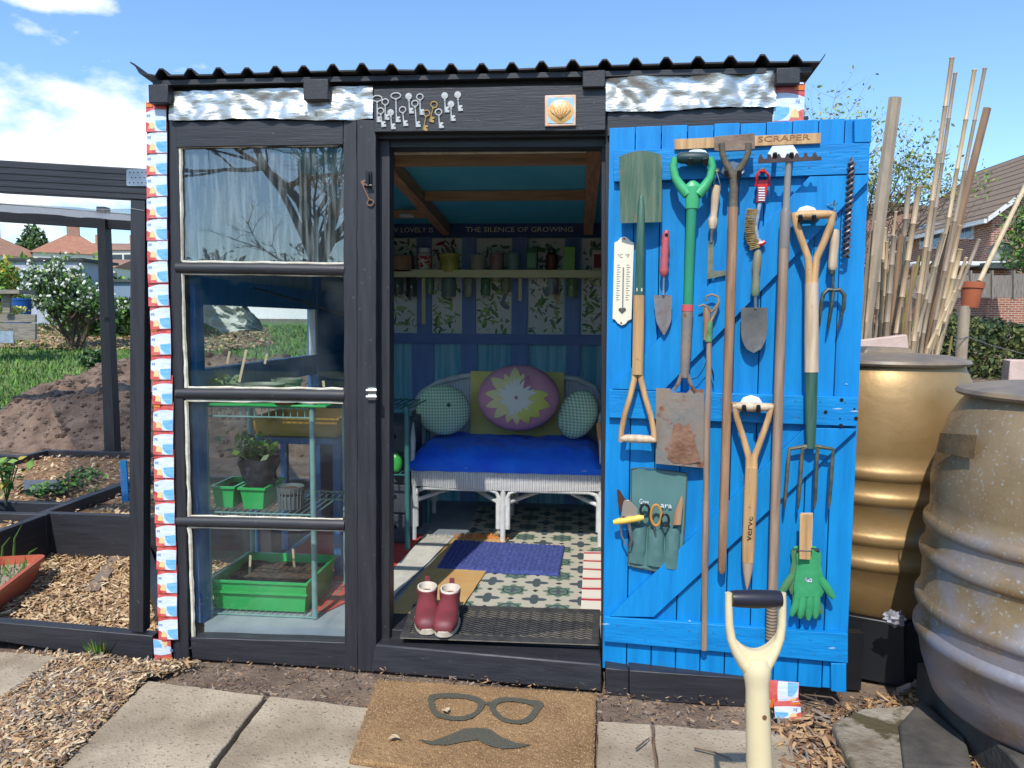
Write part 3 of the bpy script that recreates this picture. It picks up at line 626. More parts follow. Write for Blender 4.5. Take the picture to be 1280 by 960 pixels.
# packet shingles down the corners
pr, pw, pbz, po_, py_ = mt('packet_red', c8(206, 66, 66), c8(232, 126, 118), 30, rough=.35), mt('packet_white', c8(240, 244, 250), c8(205, 222, 244), 30, (1, 1, 4), rough=.3), mt('packet_blue', c8(96, 176, 236), c8(150, 206, 244), 30, (1, 1, 6), rough=.3), mt('packet_orange', c8(236, 130, 40), rough=.35), mt('packet_cream', c8(240, 214, 150), rough=.35)
def packet(c, wd, ht, rot=0, tilt=.04, flipx=1):
    b = MB(); b.smooth = False
    def q(u, v, e=0):
        x = (u-.5)*wd*flipx; z = (v-.5)*ht; xr = x*math.cos(rot)-z*math.sin(rot); zr = x*math.sin(rot)+z*math.cos(rot)
        return Vector(c)+Vector((xr, -.002-e-tilt*(1-v)*ht-.003*math.sin(u*3.1), zr))
    def poly(m, pts, e): b.mat(m); b.add([q(u, v, e) for u, v in (pts if flipx > 0 else pts[::-1])], [list(range(len(pts)))])
    n = 6
    b.mat(0); b.solid([[q(i/n, j/2) for i in range(n+1)] for j in range(3)], (0, .0012, 0))
    def band(m, u0, u1, lo_, hi_, e, n=10):
        b.mat(m); R2 = [[q(u0+(u1-u0)*i/n, lo_(i/n)+(hi_(i/n)-lo_(i/n))*j/2, e) for i in range(n+1)] for j in range(3)]; b.grid(R2 if flipx > 0 else [r[::-1] for r in R2])
    band(1, 0, 1, lambda s: .02, lambda s: .62+.10*math.sin(min(1, s*1.5)*1.57)-.03*max(0, s-.7), .0012)
    band(2, .50, .985, lambda s: .03+.20*(1-s)**3, lambda s: .36+.03*s, .0018)
    band(0, 0, .52, lambda s: .0, lambda s: .30*(1-s**1.6)+.02, .0020)
    band(4, .16, .46, lambda s: .10, lambda s: .10+.22*math.sin(s*3.14)**.5+.01, .0024)
    band(3, .02, .36, lambda s: .79, lambda s: .92-.04*s, .0024)
    band(1, .06, .30, lambda s: .94, lambda s: .985, .0024)
    o = S(b, 'packet_shingle', [pr, pw, pbz, po_, py_])
    tb = text('pg', .014, q(.06 if flipx > 0 else .3, .50, .003), (1, 0, 0), (0, 0, 1), navy, o, depth=.0003)
    return o
seq = [(196, 151), (197, 178), (197, 205), (197, 232), (197, 259), (197, 287), (198, 312), (198, 340), (199, 369), (201, 398), (202, 430), (202, 461), (204, 492), (205, 525), (205, 555), (206, 584), (206, 612), (207, 641), (208, 669), (209, 699), (210, 728), (210, 757), (211, 786)][::-1]
for i, (x, y) in enumerate(seq):
    packet(fp(x, y-5, .004), .0735, .105, rnd.uniform(-.04, .04)+.0)
packet(fp(204, 812, .002), .066, .085, 3.14)
packet(fp(986, 128, .004), .094, .125, rnd.uniform(-.03, .03), flipx=-1); packet(fp(984, 150, .002), .094, .08, 0, flipx=-1)
packet(zp(981, 872, .08)+Vector((0, .02, 0)), .09, .09, 1.55); packet(zp(984, 886, .045), .08, .055, .1, flipx=-1)
# ================================================================== BLUE DOOR
door = thing('shed_door', 'bright blue ledged and braced plank door folded open with tools hung all over it', 'door', dp(762, 835, 0))
def D(b, name, m, **k): return b.out(name, m, door, **k)
b = MB(); nb = 10
for i in range(nb):
    u0 = i/nb; u1 = (i+1)/nb-.0035
    def X(t0, t1, u): return t0+(t1-t0)*u
    ro = rnd.uniform(-1.2, 1.2) if 0 < i < nb-1 else 0
    plate(b, dp, [(X(762, 1090, u0), X(160, 148, u0)+ro), (X(762, 1090, u1), X(160, 148, u1)+ro), (X(753, 1058, u1), X(835, 862, u1)-ro*.6), (X(753, 1058, u0), X(835, 862, u0)-ro*.6)], -.02+rnd.uniform(-.0005, .0005), rnd.uniform(-.0012, .0012))
D(b, 'plank_panel', dblue, bevel=.0015)
for pts in ([(767, 188), (1087, 178), (1085, 217), (767, 227)], [(761, 487), (1073, 497), (1072, 533), (761, 522)], [(755, 771), (1060, 793), (1060, 829), (755, 802)]):
    b = MB(); plate(b, dp, pts, .0013, .022); D(b, 'ledge', dblue_h, bevel=.0015)
for pts in ([(1003, 231), (1071, 219.5), (1087, 219), (826, 483), (820, 489), (763, 487)], [(1007, 535), (1072, 536), (817, 771.5), (762, 770.5)]):
    if len(pts) == 6: pts = [(1012, 220.5), (1086, 218.5), (1086, 226), (829, 488.6), (765, 486)]
    b = MB(); plate(b, dp, pts, .0015, .0195); D(b, 'brace', dblue, bevel=.0012)
for pts in ([(1068, 149), (1090, 148), (1089, 177.5), (1068, 178)], [(1039, 829.5), (1058, 829.8), (1058, 866), (1039, 864)]):
    b = MB(); plate(b, dp, pts, .0015, .024); D(b, 'corner_block', dblue, bevel=.0015)
hole = mt('dark_hole', (.004, .004, .006, 1), rough=.9)
for (x, y, r) in ((1052, 500, 2.2), (1032, 515, 2.2), (1051, 532, 2.4), (1070, 523, 2.4), (1068, 511, 1.2), (1050, 523, 1)):
    b = MB(); c = dp(x, y, .0225); b.lathe([(r/385, 0), (r/385, .0012), (0, .0012)], c, DN, 10); D(b, 'bolt_hole', hole)
nailm = mt('painted_screw', (.004, .17, .42, 1), (.10, .06, .04, 1), 300, rough=.5, lo=.5, hi=.6)
b = MB()
for i in range(10):
    for (y0, y1, e0) in ((198, 189, 0), (216, 207, .3), (496, 503, 0), (514, 524, .25), (781, 803, 0), (795, 821, .3)):
        u = (i+.5+e0*.6)/10; xl, xr = (766, 1086) if y0 < 300 else ((761, 1072) if y0 < 600 else (756, 1058))
        b.lathe([(.0032, 0), (.0032, .0008), (0, .0011)], dp(xl+(xr-xl)*u, y0+(y1-y0)*u, .022), DN, 8)
D(b, 'screw_heads', nailm)
scuff = mt('bare_paint_scuff', c8(170, 200, 225))
for (x, y, w_, l) in ((1047, 511, .023, 7), (1068, 514, .023, 6), (862, 776, .023, 2), (844, 438, .0022, 2), (1058, 480, .0022, 1.5), (757, 780, .023, 5), (1040, 810, .0225, 5), (888, 288, .0022, 2)):
    b = MB(); plate(b, dp, [(x-l, y), (x+l*.3, y-.9), (x+l, y+.3), (x-l*.2, y+1)], w_-.001, w_); D(b, 'paint_chip', scuff)

# ================================================================== TOOLS ON THE DOOR
def tool(name, label, cat, px, py, w_=.03, group=None): return thing(name, label, cat, dp(px, py, w_), group)
def hanger(px, py, label, sc=1.0):
    t = tool('tool_hanger', label, 'hook', px, py, group='white hexagonal tool hangers on the blue door')
    b = MB(); plate(b, dp, [(px-17*sc, py), (px-10*sc, py-11*sc), (px, py-14*sc), (px+10*sc, py-11*sc), (px+17*sc, py), (px+12*sc, py+5*sc), (px-12*sc, py+5*sc)], .0225, .030); b.out('back_plate', white, t, bevel=.002)
    for s_ in (-1, 1):
        b = MB(); x = px+s_*9*sc; tpx(b, dp, [(x, py+2, .03, 3), (x, py+5, .055, 3), (x, py+5, .085, 3), (x, py-1, .092, 2.4)], 8); b.out('prong', blackp, t)
hanger(872, 199, 'white hexagonal hook behind the green spade handle'); hanger(916, 214, 'white hexagonal hook behind the yoke of the dutch hoe', .9)
hanger(979, 192, 'white hexagonal hook carrying the rake head', 1.15); hanger(1009, 270, 'white hexagonal hook above the wooden fork handle', .95); hanger(939, 508, 'white hexagonal hook holding the long dibber at mid door')

# wooden board with scratched word
bo = tool('scraper_board', 'thin bare wooden board with scratched lettering nailed across the top of the door', 'board', 934, 176, .024)
b = MB(); plate(b, dp, [(843, 174), (1026, 166), (1026, 179), (843, 187)], .023, .032); b.out('board', wtan, bo, bevel=.001)
o = dp(947, 177.5, .0325); text('SCRAPER', .024, o, dp(1010, 174.5, .0325)-o, (0, 0, 1), mt('pencil_brown', c8(150, 105, 65)), bo, fit=.15)

# 1 green spade, blade up
t = tool('digging_spade', 'spade hung with its green blade upwards at the left of the door', 'spade', 797, 556)
b = MB(); rows = [(774, 197, 827, 193, 0)]
rows = []
for k in range(9):
    v = k/8; rows.append((774+v*1.5, 196+v*81, 828-v*1, 193+v*81, .0))
b = MB(); P = []
for k in range(11):
    v = k/10; row = []
    for j in range(13):
        u = j/12; x = 774+(827.5-774)*u+v*(1.5-2*u); top = 196-6.5*(1-(2*u-1)**2)-2*u; y = top*(1-v)+(279-1.5*u)*v
        row.append(dp(x, y, .05+.010*(1-(2*u-1)**2)+.006*v))
    P.append(row)
b.solid(P, DN*-.0035); bl = b.out('blade', mt('worn_green_blade', c8(62, 98, 78, .8), c8(112, 128, 104, .8), 7, (10, 10, .8), .45, .2, bump=.3, bscale=60, c3=c8(130, 112, 80, .8), s3=22, a3=.66), t)
b = MB(); tpx(b, dp, [(801.5, 245, .060, 2.5), (801.5, 256, .064, 4.2), (801, 285, .066, 5), (800, 320, .062, 5.4), (799, 371, .058, 6.2)], 14); b.out('socket', gpaint, t)
b = MB(); tpx(b, dp, [(799, 369, .058, 6.6), (798, 420, .056, 7), (797, 468, .055, 7.2)], 14); b.out('shaft', wtan, t)
b = MB()
for s_ in (-1, 1): tpx(b, dp, [(797+s_*3.4, 462, .055, 3.6), (797+s_*4, 474, .055, 3.8), (797+s_*9, 495, .055, 3.6), (797+s_*16, 518, .055, 3.5), (797+s_*20, 538, .055, 3.5), (797+s_*20.5, 552, .055, 3.6)], 10)
b.out('yoke', wtan, t)
b = MB(); tpx(b, dp, [(775.5, 548, .055, 4), (785, 548, .055, 5), (797, 548.5, .055, 5.4), (809, 549, .055, 5), (818.5, 549.5, .055, 4)], 12); b.out('grip', wpale, t)
b = MB(); plate(b, dp, rect(795.5, 360, 803, 364), .0725, .0732); b.out('sticker', putty, t)

# 2 green D handle spade, rusty blade
t = tool('digging_spade', 'spade with bright green plastic D handle, red collar and muddy square blade', 'spade', 850, 583)
gpl = mt('bright_green_plastic', c8(60, 168, 108, .85), c8(76, 184, 122, .85), 4, rough=.38)
b = MB()
for s_ in (-1, 1): tpx(b, dp, [(866+s_*22, 197, .06, 4.4), (866+s_*24.5, 208, .06, 4.6), (866+s_*22, 222, .06, 5), (866+s_*15, 233, .06, 6), (866+s_*6, 243, .06, 7)], 12)
b.out('yoke', gpl, t)
b = MB(); tpx(b, dp, [(866, 234, .06, 9), (865.5, 246, .06, 8.6), (865, 261, .06, 8)], 16, flat=.85); b.out('handle_socket', gpl, t)
b = MB(); tpx(b, dp, [(866, 226, .06, 3), (866, 231, .06, 9), (866, 238, .06, 10.5), (866, 248, .06, 9)], 16, flat=.5); b.out('web', gpl, t)
b = MB(); tpx(b, dp, [(846, 198, .06, 4.5), (851, 197.5, .06, 6.8), (866, 197.5, .06, 7.4), (881, 197.5, .06, 6.8), (886, 198, .06, 4.5)], 14); b.out('grip', mt('dark_green_rubber', c8(30, 62, 66, .8), rough=.5), t)
b = MB(); tpx(b, dp, [(864.5, 259, .06, 6.2), (862, 320, .057, 6), (860, 384, .055, 5.8)], 14); b.out('shaft_sleeve', mt('green_sleeve', c8(38, 138, 100, .85), c8(52, 152, 112, .85), 4, rough=.4), t)
b = MB(); tpx(b, dp, [(859.5, 381, .055, 7.2), (859.2, 389, .055, 7.2)], 14); b.out('collar', mt('pink_red_band', c8(214, 88, 96), rough=.45), t)
b = MB(); tpx(b, dp, [(859.3, 388, .055, 6.8), (857.5, 430, .055, 6.4), (856, 462, .056, 5.6), (855.5, 472, .056, 5)], 14); 
for s_ in (-1, 1): tpx(b, dp, [(855.8+s_*2.5, 466, .056, 3), (855.5+s_*7, 478, .052, 2.6), (855+s_*13, 489, .048, 1.6)], 8)
b.out('socket', rustm, t)
b = MB(); P = []
for k in range(11):
    v = k/10; row = []
    for j in range(15):
        u = j/14; x = 820+60*u; top = 485+2*u+ (5 if .30 < u < .70 else 0); y = top*(1-v)+(579.5+5.5*u)*v
        row.append(dp(x-v*.6, y, .040+.009*(1-(2*u-1)**2)))
    P.append(row)
b.solid(P, DN*-.0035); b.out('blade', rustm, t)
b = MB(); pts = [(842, 531), (848, 528), (855, 533), (861, 528), (866, 540), (871, 560), (876, 577), (860, 580), (842, 579), (834, 572), (838, 552)]
cc3 = dp(855, 560, .056); b.smooth = True
ring = [dp(x, y, .0505) for x, y in pts]; mid = [cc3.lerp(r, .55)+DN*.002 for r in ring]
n = len(pts); b.open_ = True; b.add(ring+mid+[cc3], [(i, (i+1) % n, n+(i+1) % n, n+i) for i in range(n)]+[(n+i, n+(i+1) % n, 2*n) for i in range(n)])
b.out('dried_mud', mt('dried_mud', c8(122, 86, 66, .8), c8(160, 122, 98, .8), 20, rough=.95, bump=1, bscale=70, dist=.006), t)

# 3 L shaped weeding knife
t = tool('patio_knife', 'L-shaped weeding knife with turned wooden handle beside the green D handle', 'weeding knife', 892, 350)
b = MB(); tpx(b, dp, [(896, 232, .035, 4), (895, 236, .035, 5.3), (893.5, 255, .035, 4.6), (892.3, 270, .035, 4), (891.5, 274, .035, 5.6), (891, 280, .035, 5.6), (890.5, 286, .035, 4)], 12); b.out('handle', wpale, t)
b = MB(); tpx(b, dp, [(890.5, 285, .035, 4), (890, 289, .035, 3.4), (889.5, 293, .035, 2), (889, 303, .033, 2)], 10); b.out('ferrule', steel, t)
b = MB(); plate(b, dp, [(885.5, 301), (892.5, 301), (891, 336), (894, 339), (907, 338), (907, 344), (884, 349)], .030, .033); b.out('blade', mt('green_grey_steel', c8(96, 112, 98, .8), c8(170, 160, 130, .8), 12, rough=.4, metal=.4), t)
b = MB()
for s_ in (-1, 1): tpx(b, dp, [(896, 215, .03, .4), (896+s_*4, 230, .036, .4), (896+s_*4.4, 238, .036, .4)], 6)
b.out('hanging_wire', steel, t)
b = MB(); c = dp(896, 213.5, .022); b.lathe([(.006, 0), (.008, .008), (.004, .012), (0, .012)], c, DN, 12); tag(b.out('cup_hook', mt('brass_screw', c8(222, 214, 150), rough=.3, metal=.3)), 'small pale screw head above the L-shaped weeding knife', 'screw')

# 4 dutch hoe
t = tool('dutch_hoe', 'old dutch hoe hung head up with rusty push blade and long brown wooden shaft', 'hoe', 903, 715)
b = MB(); plate(b, dp, [(892.5, 170.5), (943.5, 166.5), (944, 186), (935, 187.5), (899, 189), (893, 188)], .072, .076); b.out('push_blade', mt('rust_brown_blade', c8(116, 96, 84, .8), c8(158, 136, 118, .8), 14, rough=.7, metal=.2, bump=.5, bscale=90), t, bevel=.001)
b = MB()
for s_ in (-1, 1): tpx(b, dp, [(919+s_*17, 179, .078, 3.6), (919+s_*16, 192, .074, 3.8), (918.5+s_*12, 203, .068, 4), (918+s_*6, 212, .064, 4.4), (917.5+s_*2, 221, .06, 4.6)], 10)
hoem = mt('old_hoe_iron', c8(98, 92, 82, .8), c8(130, 120, 104, .8), 14, rough=.7, metal=.2, bump=.5, bscale=90); b.out('fork_yoke', hoem, t)
b = MB(); tpx(b, dp, [(918, 214, .06, 6), (917.5, 230, .058, 5.2), (916.5, 262, .056, 5.2)], 12); b.out('socket', hoem, t)
b = MB(); tpx(b, dp, [(916.5, 259, .055, 5.8), (914, 350, .052, 5.8), (909, 500, .05, 5.6), (904.5, 650, .045, 5.4), (902.5, 712, .044, 5), (902.2, 717, .044, 2.5)], 12); b.out('shaft', wbrown, t)

# 5 wire brush
t = tool('wire_brush', 'wire brush with red plastic handle and brassy bristles', 'wire brush', 950, 320)
b = MB()
tpx(b, dp, [(949, 214, .036, 1.8), (946, 220, .036, 1.8), (946.5, 227, .036, 1.8), (944.5, 233, .036, 2)], 8); tpx(b, dp, [(949, 214, .036, 1.8), (956, 214, .036, 1.8), (961, 220, .036, 1.8), (961, 233, .036, 2)], 8)
plate(b, dp, [(946, 226), (961, 224), (959, 240), (956, 253), (945.5, 253), (947, 240)], .030, .043)
b.out('handle', redm, t, bevel=.002)
b = MB()
for k in range(6): tpx(b, dp, [(948, 235+k*3.1, .0445, .9), (956, 235+k*3.1, .0445, .9)], 6)
b.out('grip_ribs', white, t)
b = MB(); pts = [(950, 252), (947, 268), (944.5, 284), (947, 298), (954, 306)]
P = []
tpx(b, dp, [(x, y, .036, 2.6) for x, y in pts], 8, flat=.6); b.out('spine', mt('bright_zinc', c8(205, 210, 216), c8(150, 155, 160), 60, rough=.3, metal=.7), t)
b = MB(); b.smooth = False
for k in range(24):
    v = k/23; x0 = 947-3*math.sin(v*3.1)*1+(6*max(0, v-.75)*2); y0 = 262+v*46
    for s_ in range(4):
        for q in range(3):
            wq = .034+q*.006; L_ = 13-1*v+rnd.uniform(-1.2, 1.2); b.tube([dp(x0, y0+s_*.4, wq), dp(x0-L_, y0+3*v+rnd.uniform(-1.5, 1.5), wq+rnd.uniform(-.004, .004))], .0008, 4, caps=False)
b.out('bristles', mt('brass_bristles', c8(192, 168, 112, .85), c8(150, 126, 84, .85), 40, rough=.6, metal=.2), t)
b = MB(); tpx(b, dp, [(948, 305, .036, 3), (953, 304, .036, 3.2), (956, 302, .036, 2.4)], 8); b.out('end_cap', redm, t)
b = MB(); c = dp(953, 213.5, .024); b.lathe([(.006, 0), (.007, .012), (0, .015)], c, DN, 12); tag(b.out('nail', mt('brown_nail', c8(120, 60, 50), rough=.5)), 'round nail head that the red wire brush hangs on', 'nail')

# 6 hand trowel (wide)
t = tool('hand_trowel', 'wide grey hand trowel with green worn wooden handle under the wire brush', 'trowel', 942, 441)
b = MB(); tpx(b, dp, [(948, 312, .036, 2), (947.5, 316, .036, 4.6), (946, 330, .036, 5.4), (945, 342, .036, 4.2), (945, 355, .036, 4.8), (944, 366, .036, 5.6), (943.8, 370, .036, 4)], 12); b.out('handle', mt('worn_green_wood', c8(112, 140, 112, .8), c8(150, 130, 104, .8), 8, rough=.6, bump=.3), t)
b = MB(); tpx(b, dp, [(944, 369, .036, 2), (944.3, 386, .036, 1.8)], 8); b.out('tang', steel, t)
def trow(b, cx, y0, y1, wd, w0, bul, tip=.5, skew=0):
    P = []
    for k in range(15):
        v = k/14; hw = wd*(1 if v < tip else math.sqrt(max(0, 1-((v-tip)/(1-tip))**2.0)))
        if k == 14: hw = .3
        P.append([dp(cx+skew*v+hw*(2*j/8-1), y0+(y1-y0)*v, w0-bul*(1-(2*j/8-1)**2)*(.4+.6*math.sin(min(1, v*1.2)*2.4))) for j in range(9)])
    b.solid(P, DN*-.002)
b = MB(); trow(b, 943, 384.5, 441, 16.5, .040, .008, .45, -1); b.out('blade', rustm if False else mt('dull_trowel_steel', c8(104, 108, 108, .8), c8(136, 130, 122, .8), 12, rough=.45, metal=.4, bump=.3, bscale=60), t)
# 7 pink trowel
t = tool('hand_trowel', 'narrow pointed trowel with knobbly pink handle beside the thermometer', 'trowel', 829, 418)
pk = mt('pink_handle', c8(206, 84, 92, .85), c8(190, 100, 104, .85), 10, rough=.3)
b = MB(); tpx(b, dp, [(833.5, 288, .034, 2.5), (832.5, 293, .034, 4), (831.8, 301, .034, 5), (831.5, 307, .034, 4.4), (831, 313, .034, 5.4), (830.8, 319, .034, 4.6), (830.5, 325, .034, 5.4), (830.2, 331, .034, 4.6), (830, 338, .034, 5.8), (830, 343, .034, 5), (830, 346, .034, 2.5)], 14); b.out('handle', pk, t)
b = MB(); c = dp(833, 293.5, .046); b.lathe([(.0055, 0), (.0055, .001), (0, .001)], c, DN, 10); b.out('hang_hole', hole, t)
b = MB(); tpx(b, dp, [(829.8, 345, .034, 1.5), (829.4, 358, .034, 1.4), (829.2, 369, .036, 1.6)], 8); b.out('tang', steel, t)
b = MB(); P = []
for k in range(15):
    v = k/14; hw = 11.5-3*v if v < .55 else 9.8*(1-((v-.55)/.45)**1.6)+.2
    P.append([dp(828.5+v*1.5+hw*(2*j/8-1), 369+50*v, .038-.007*(1-(2*j/8-1)**2)) for j in range(9)])
b.solid(P, DN*-.002); b.out('blade', mt('rust_tinged_trowel', c8(150, 122, 108, .8), c8(165, 168, 170, .8), 10, rough=.35, metal=.5, bump=.3, bscale=60), t)
# 8 thermometer
t = tool('thermometer', 'cream enamel thermometer plate with shaped ends and both scales', 'thermometer', 778, 405)
crm = mt('cream_enamel', c8(246, 238, 214), rough=.25)
b = MB(); plate(b, dp, [(768, 303), (772, 301.5), (776, 297), (780, 295.5), (784, 297), (788, 301), (792.5, 303.5), (789.5, 399), (785, 401), (782, 405), (777, 407), (772, 404), (769, 400), (765.5, 398.5)], .002, .010); b.out('plate', crm, t, bevel=.001)
ink = mt('grey_ink', c8(90, 86, 80), rough=.6)
for s_, ox in (('°C', 771.5), ('°F', 781.5)):
    o = dp(ox, 322, .0107); text(s_, .016, o, DT, (0, 0, 1), ink, t, depth=.0004)
b = MB(); b.smooth = False
for k in range(16):
    y = 331+k*2.9
    for ox in (771.5, 783.5): plate(b, dp, rect(ox-(k*.11), y, ox-(k*.11)+(4.5 if k % 2 else 3), y+.7), .0099, .0106)
b.out('scale_marks', ink, t)
b = MB(); tpx(b, dp, [(779.2, 334, .0115, .9), (778.2, 385, .0115, .9)], 8); b.out('glass_tube', mt('thermo_tube', c8(150, 150, 150), rough=.2), t)
b = MB(); plate(b, dp, [(777.5, 392.5), (773, 388), (773.5, 385.5), (776, 384.5), (777.8, 386), (780, 384.5), (782.3, 385.5), (782.5, 388)], .0099, .0112); b.out('bulb_guard', ink, t)
for x, y in ((780.3, 298.5), (776.5, 403.5)):
    b = MB(); b.lathe([(.003, 0), (.003, .002), (0, .003)], dp(x, y, .010), DN, 10); b.out('screw', mt('rust_screw', c8(150, 80, 40), rough=.6), t)

# 9 rake
t = tool('garden_rake', 'rake hung head up with wavy short teeth, grey socket and long weathered shaft', 'rake', 966, 800)
b = MB(); pts = []
N_ = 60
top = [(948+ (1027-948)*i/N_, 199-3.5*i/N_-6*max(0, math.sin(i/N_*math.pi*14))**.6) for i in range(N_+1)]
plate(b, dp, top+[(1027, 200), (948, 204)], .082, .088)
b.out('tooth_bar', mt('dark_rake_iron', c8(58, 48, 50, .8), c8(92, 74, 72, .8), 20, rough=.6, metal=.3), t)
b = MB(); tpx(b, dp, [(986, 200, .078, 3.4), (985, 215, .07, 3.6), (982.5, 262, .062, 4.2)], 12); b.out('neck', mt('grey_rod', c8(160, 156, 150, .8), rough=.5), t)
b = MB(); tpx(b, dp, [(982.4, 260, .062, 4), (982, 266, .062, 6), (980, 310, .058, 6)], 12); b.out('socket', mt('grey_socket', c8(138, 130, 124, .8), rough=.5), t)
b = MB(); tpx(b, dp, [(980, 308, .058, 5.8), (975, 450, .054, 6), (970, 600, .05, 5.9), (966, 738, .046, 5.7), (965.5, 745, .046, 6.2)], 12); b.out('shaft', wgrey, t)
b = MB(); tpx(b, dp, [(965.5+(.0 if k % 2 else 0)-k*.06, 744+k*2, .046, 6.8 if k % 2 else 5.8) for k in range(29)], 12); b.out('ribbed_end', mt('tan_rubber_end', c8(140, 122, 98, .8), rough=.7), t)

# 10 big garden fork
t = tool('garden_fork', 'four tined digging fork with pale wooden D handle and dark green socket', 'fork', 1012, 637)
b = MB(); tpx(b, dp, [(992, 270, .06, 4), (1000, 269, .06, 5), (1016, 268.5, .06, 5.4), (1032, 268, .06, 5), (1041, 268, .06, 4)], 12); b.out('grip', wtan, t)
b = MB()
tpx(b, dp, [(992.5, 266, .06, 4), (995, 280, .06, 4.2), (1002, 300, .058, 4.2), (1010, 322, .057, 4.2), (1011.5, 345, .056, 4.6), (1011.5, 362, .056, 5)], 10); tpx(b, dp, [(1041, 265, .06, 4), (1039, 280, .06, 4.2), (1031, 300, .058, 4.2), (1021, 322, .057, 4.2), (1018, 345, .056, 4.6), (1017.5, 362, .056, 5)], 10)
b.out('yoke', wtan, t)
b = MB(); tpx(b, dp, [(1014.5, 354, .056, 7.6), (1014.5, 400, .055, 8), (1014.3, 465, .054, 8)], 14); b.out('shaft', wpale, t)
b = MB(); tpx(b, dp, [(1014.2, 463, .054, 7.4), (1013.5, 520, .052, 6.6), (1013.5, 560, .05, 5)], 14); b.out('socket', gpaint, t)
fkm = mt('green_worn_tines', c8(62, 84, 72, .8), c8(128, 116, 92, .8), 20, rough=.5, metal=.3, bump=.4, bscale=60)
for x0, x1, s_ in ((986.5, 981, 0), (1003, 998, 0), (1022, 1018.5, 0), (1041.5, 1036.5, 0)):
    b = MB(); tpx(b, dp, [(1013.5, 557, .05, 2.6), ((1013.5+x0)/2, 559, .05, 2.4), (x0, 561.5, .05, 2.2), (x0-.5, 568, .051, 2.2), ((x0+x1)/2, 600, .054, 2.1), (x1+.6, 625, .052, 1.9), (x1, 636, .050, .7)], 8); b.out('tine', fkm, t)

# 11 hand fork
t = tool('hand_fork', 'three pronged hand fork with pale wooden handle right of the big fork', 'hand fork', 1040, 410)
b = MB(); tpx(b, dp, [(1044, 287, .036, 3.8), (1043.5, 290, .036, 5), (1043, 305, .036, 5), (1041, 325, .036, 5), (1040.5, 334, .036, 5.4), (1040.3, 338, .036, 3.6)], 12); b.out('handle', wpale, t)
b = MB(); tpx(b, dp, [(1040.3, 336, .036, 3.8), (1040, 343, .036, 3.6)], 10); tpx(b, dp, [(1040, 342, .036, 1.5), (1041, 352, .036, 1.6), (1042, 364, .037, 1.8)], 8); b.out('ferrule', darksteel, t)
for s_, pts in ((0, [(1042, 363, .037, 2.4), (1035, 362, .037, 2.6), (1029, 368, .038, 2.6), (1026.5, 382, .040, 2.2), (1024.5, 408, .037, .8)]), (1, [(1042, 363, .037, 2.2), (1040, 380, .041, 2.3), (1037, 398, .040, 2), (1034.5, 411, .037, .8)]), (2, [(1042, 363, .037, 2.4), (1050, 362, .037, 2.6), (1055.5, 369, .038, 2.6), (1054.5, 385, .040, 2.2), (1047, 411, .037, .8)])):
    b = MB(); tpx(b, dp, pts, 8); b.out('prong', darksteel, t)
b = MB()
tpx(b, dp, [(1043, 257, .03, .4), (1041, 275, .036, .4), (1041, 292, .04, .4)], 6); tpx(b, dp, [(1043, 257, .03, .4), (1047, 275, .036, .4), (1047, 300, .036, .4)], 6); b.out('hanging_wire', steel, t)
b = MB(); tpx(b, dp, [(1034, 256, .024, .8), (1042, 255, .032, 1.1), (1043, 250, .038, .8), (1043, 258, .03, 1), (1047, 254, .036, .6)], 6); tag(b.out('hook', steel), 'bent wire hook the hand fork hangs on', 'hook')

# 12 auger bit / twisted iron
b = MB(); ptsA = []; ptsB = []
for k in range(64):
    v = k/63; cx = 1065-7.5*v; cy = 198+124*v; a = v*math.pi*17
    c = dp(cx, cy, .034); r = 3.2/385 if v > .05 else 3.2/385*v/.05
    o_ = DT*math.cos(a)*r+DN*math.sin(a)*r; ptsA.append(c+o_); ptsB.append(c-o_)
b.tube(ptsA, 1.5/385, 7); b.tube(ptsB, 1.5/385, 7); b.tube([dp(1065, 196, .034), dp(1057.5, 322, .034)], .8/385, 6)
tag(b.out('twisted_iron', mt('dark_twisted_iron', c8(92, 84, 88, .8), c8(140, 130, 128, .8), 20, rough=.45, metal=.6)), 'long dark spiral twisted iron hanging near the right edge of the door', 'twisted iron')

# 13 weeding stick with curled wire head
t = tool('weeding_stick', 'thin wooden pole with a curled hook lashed on top by green tape', 'pole', 880, 812)
b = MB(); tpx(b, dp, [(883, 384, .040, 3), (883.5, 392, .040, 4.6), (883.5, 405, .040, 4.4), (882.6, 425, .038, 3.6)], 10); b.out('upper_handle', wbrown, t)
b = MB(); tpx(b, dp, [(886.5, 418, .04, 3.2), (886, 460, .04, 3.4), (884, 520, .038, 4), (883, 600, .036, 4), (880.8, 750, .034, 4.1), (880, 812, .034, 4)], 10); b.out('shaft', wgrey, t)
b = MB(); tpx(b, dp, [(873, 383, .044, .8), (879, 381, .044, 1.6), (885, 384, .044, 1.8), (889, 390, .044, 1.9), (893, 386, .044, 1.9), (898.5, 378, .044, 1.8), (897.5, 371, .044, 1.6), (890, 368, .044, 1.4), (882, 371, .044, 1.2), (884, 377, .044, 1)], 8); tpx(b, dp, [(898, 379, .044, 1.7), (894, 391, .044, 1.7), (888.5, 402, .042, 1.7)], 8); b.out('curled_head', mt('tan_antler', c8(176, 150, 116, .85), c8(120, 100, 80, .85), 16, rough=.5), t)
b = MB(); tpx(b, dp, [(887, 402, .041, 4.2), (885.5, 427, .041, 4.4)], 10); b.out('tape', mt('green_tape', c8(110, 160, 110), c8(70, 120, 74), 30, rough=.4, bump=.5), t)
b = MB(); tpx(b, dp, [(884, 450, .045, .5), (879, 462, .03, .5), (872, 472, .028, .5), (862, 475, .028, .6)], 6); tpx(b, dp, [(888, 455, .04, .5), (892, 468, .03, .5), (892, 476, .03, .6), (890, 462, .03, .5)], 6); b.out('loose_string', blackp, t)

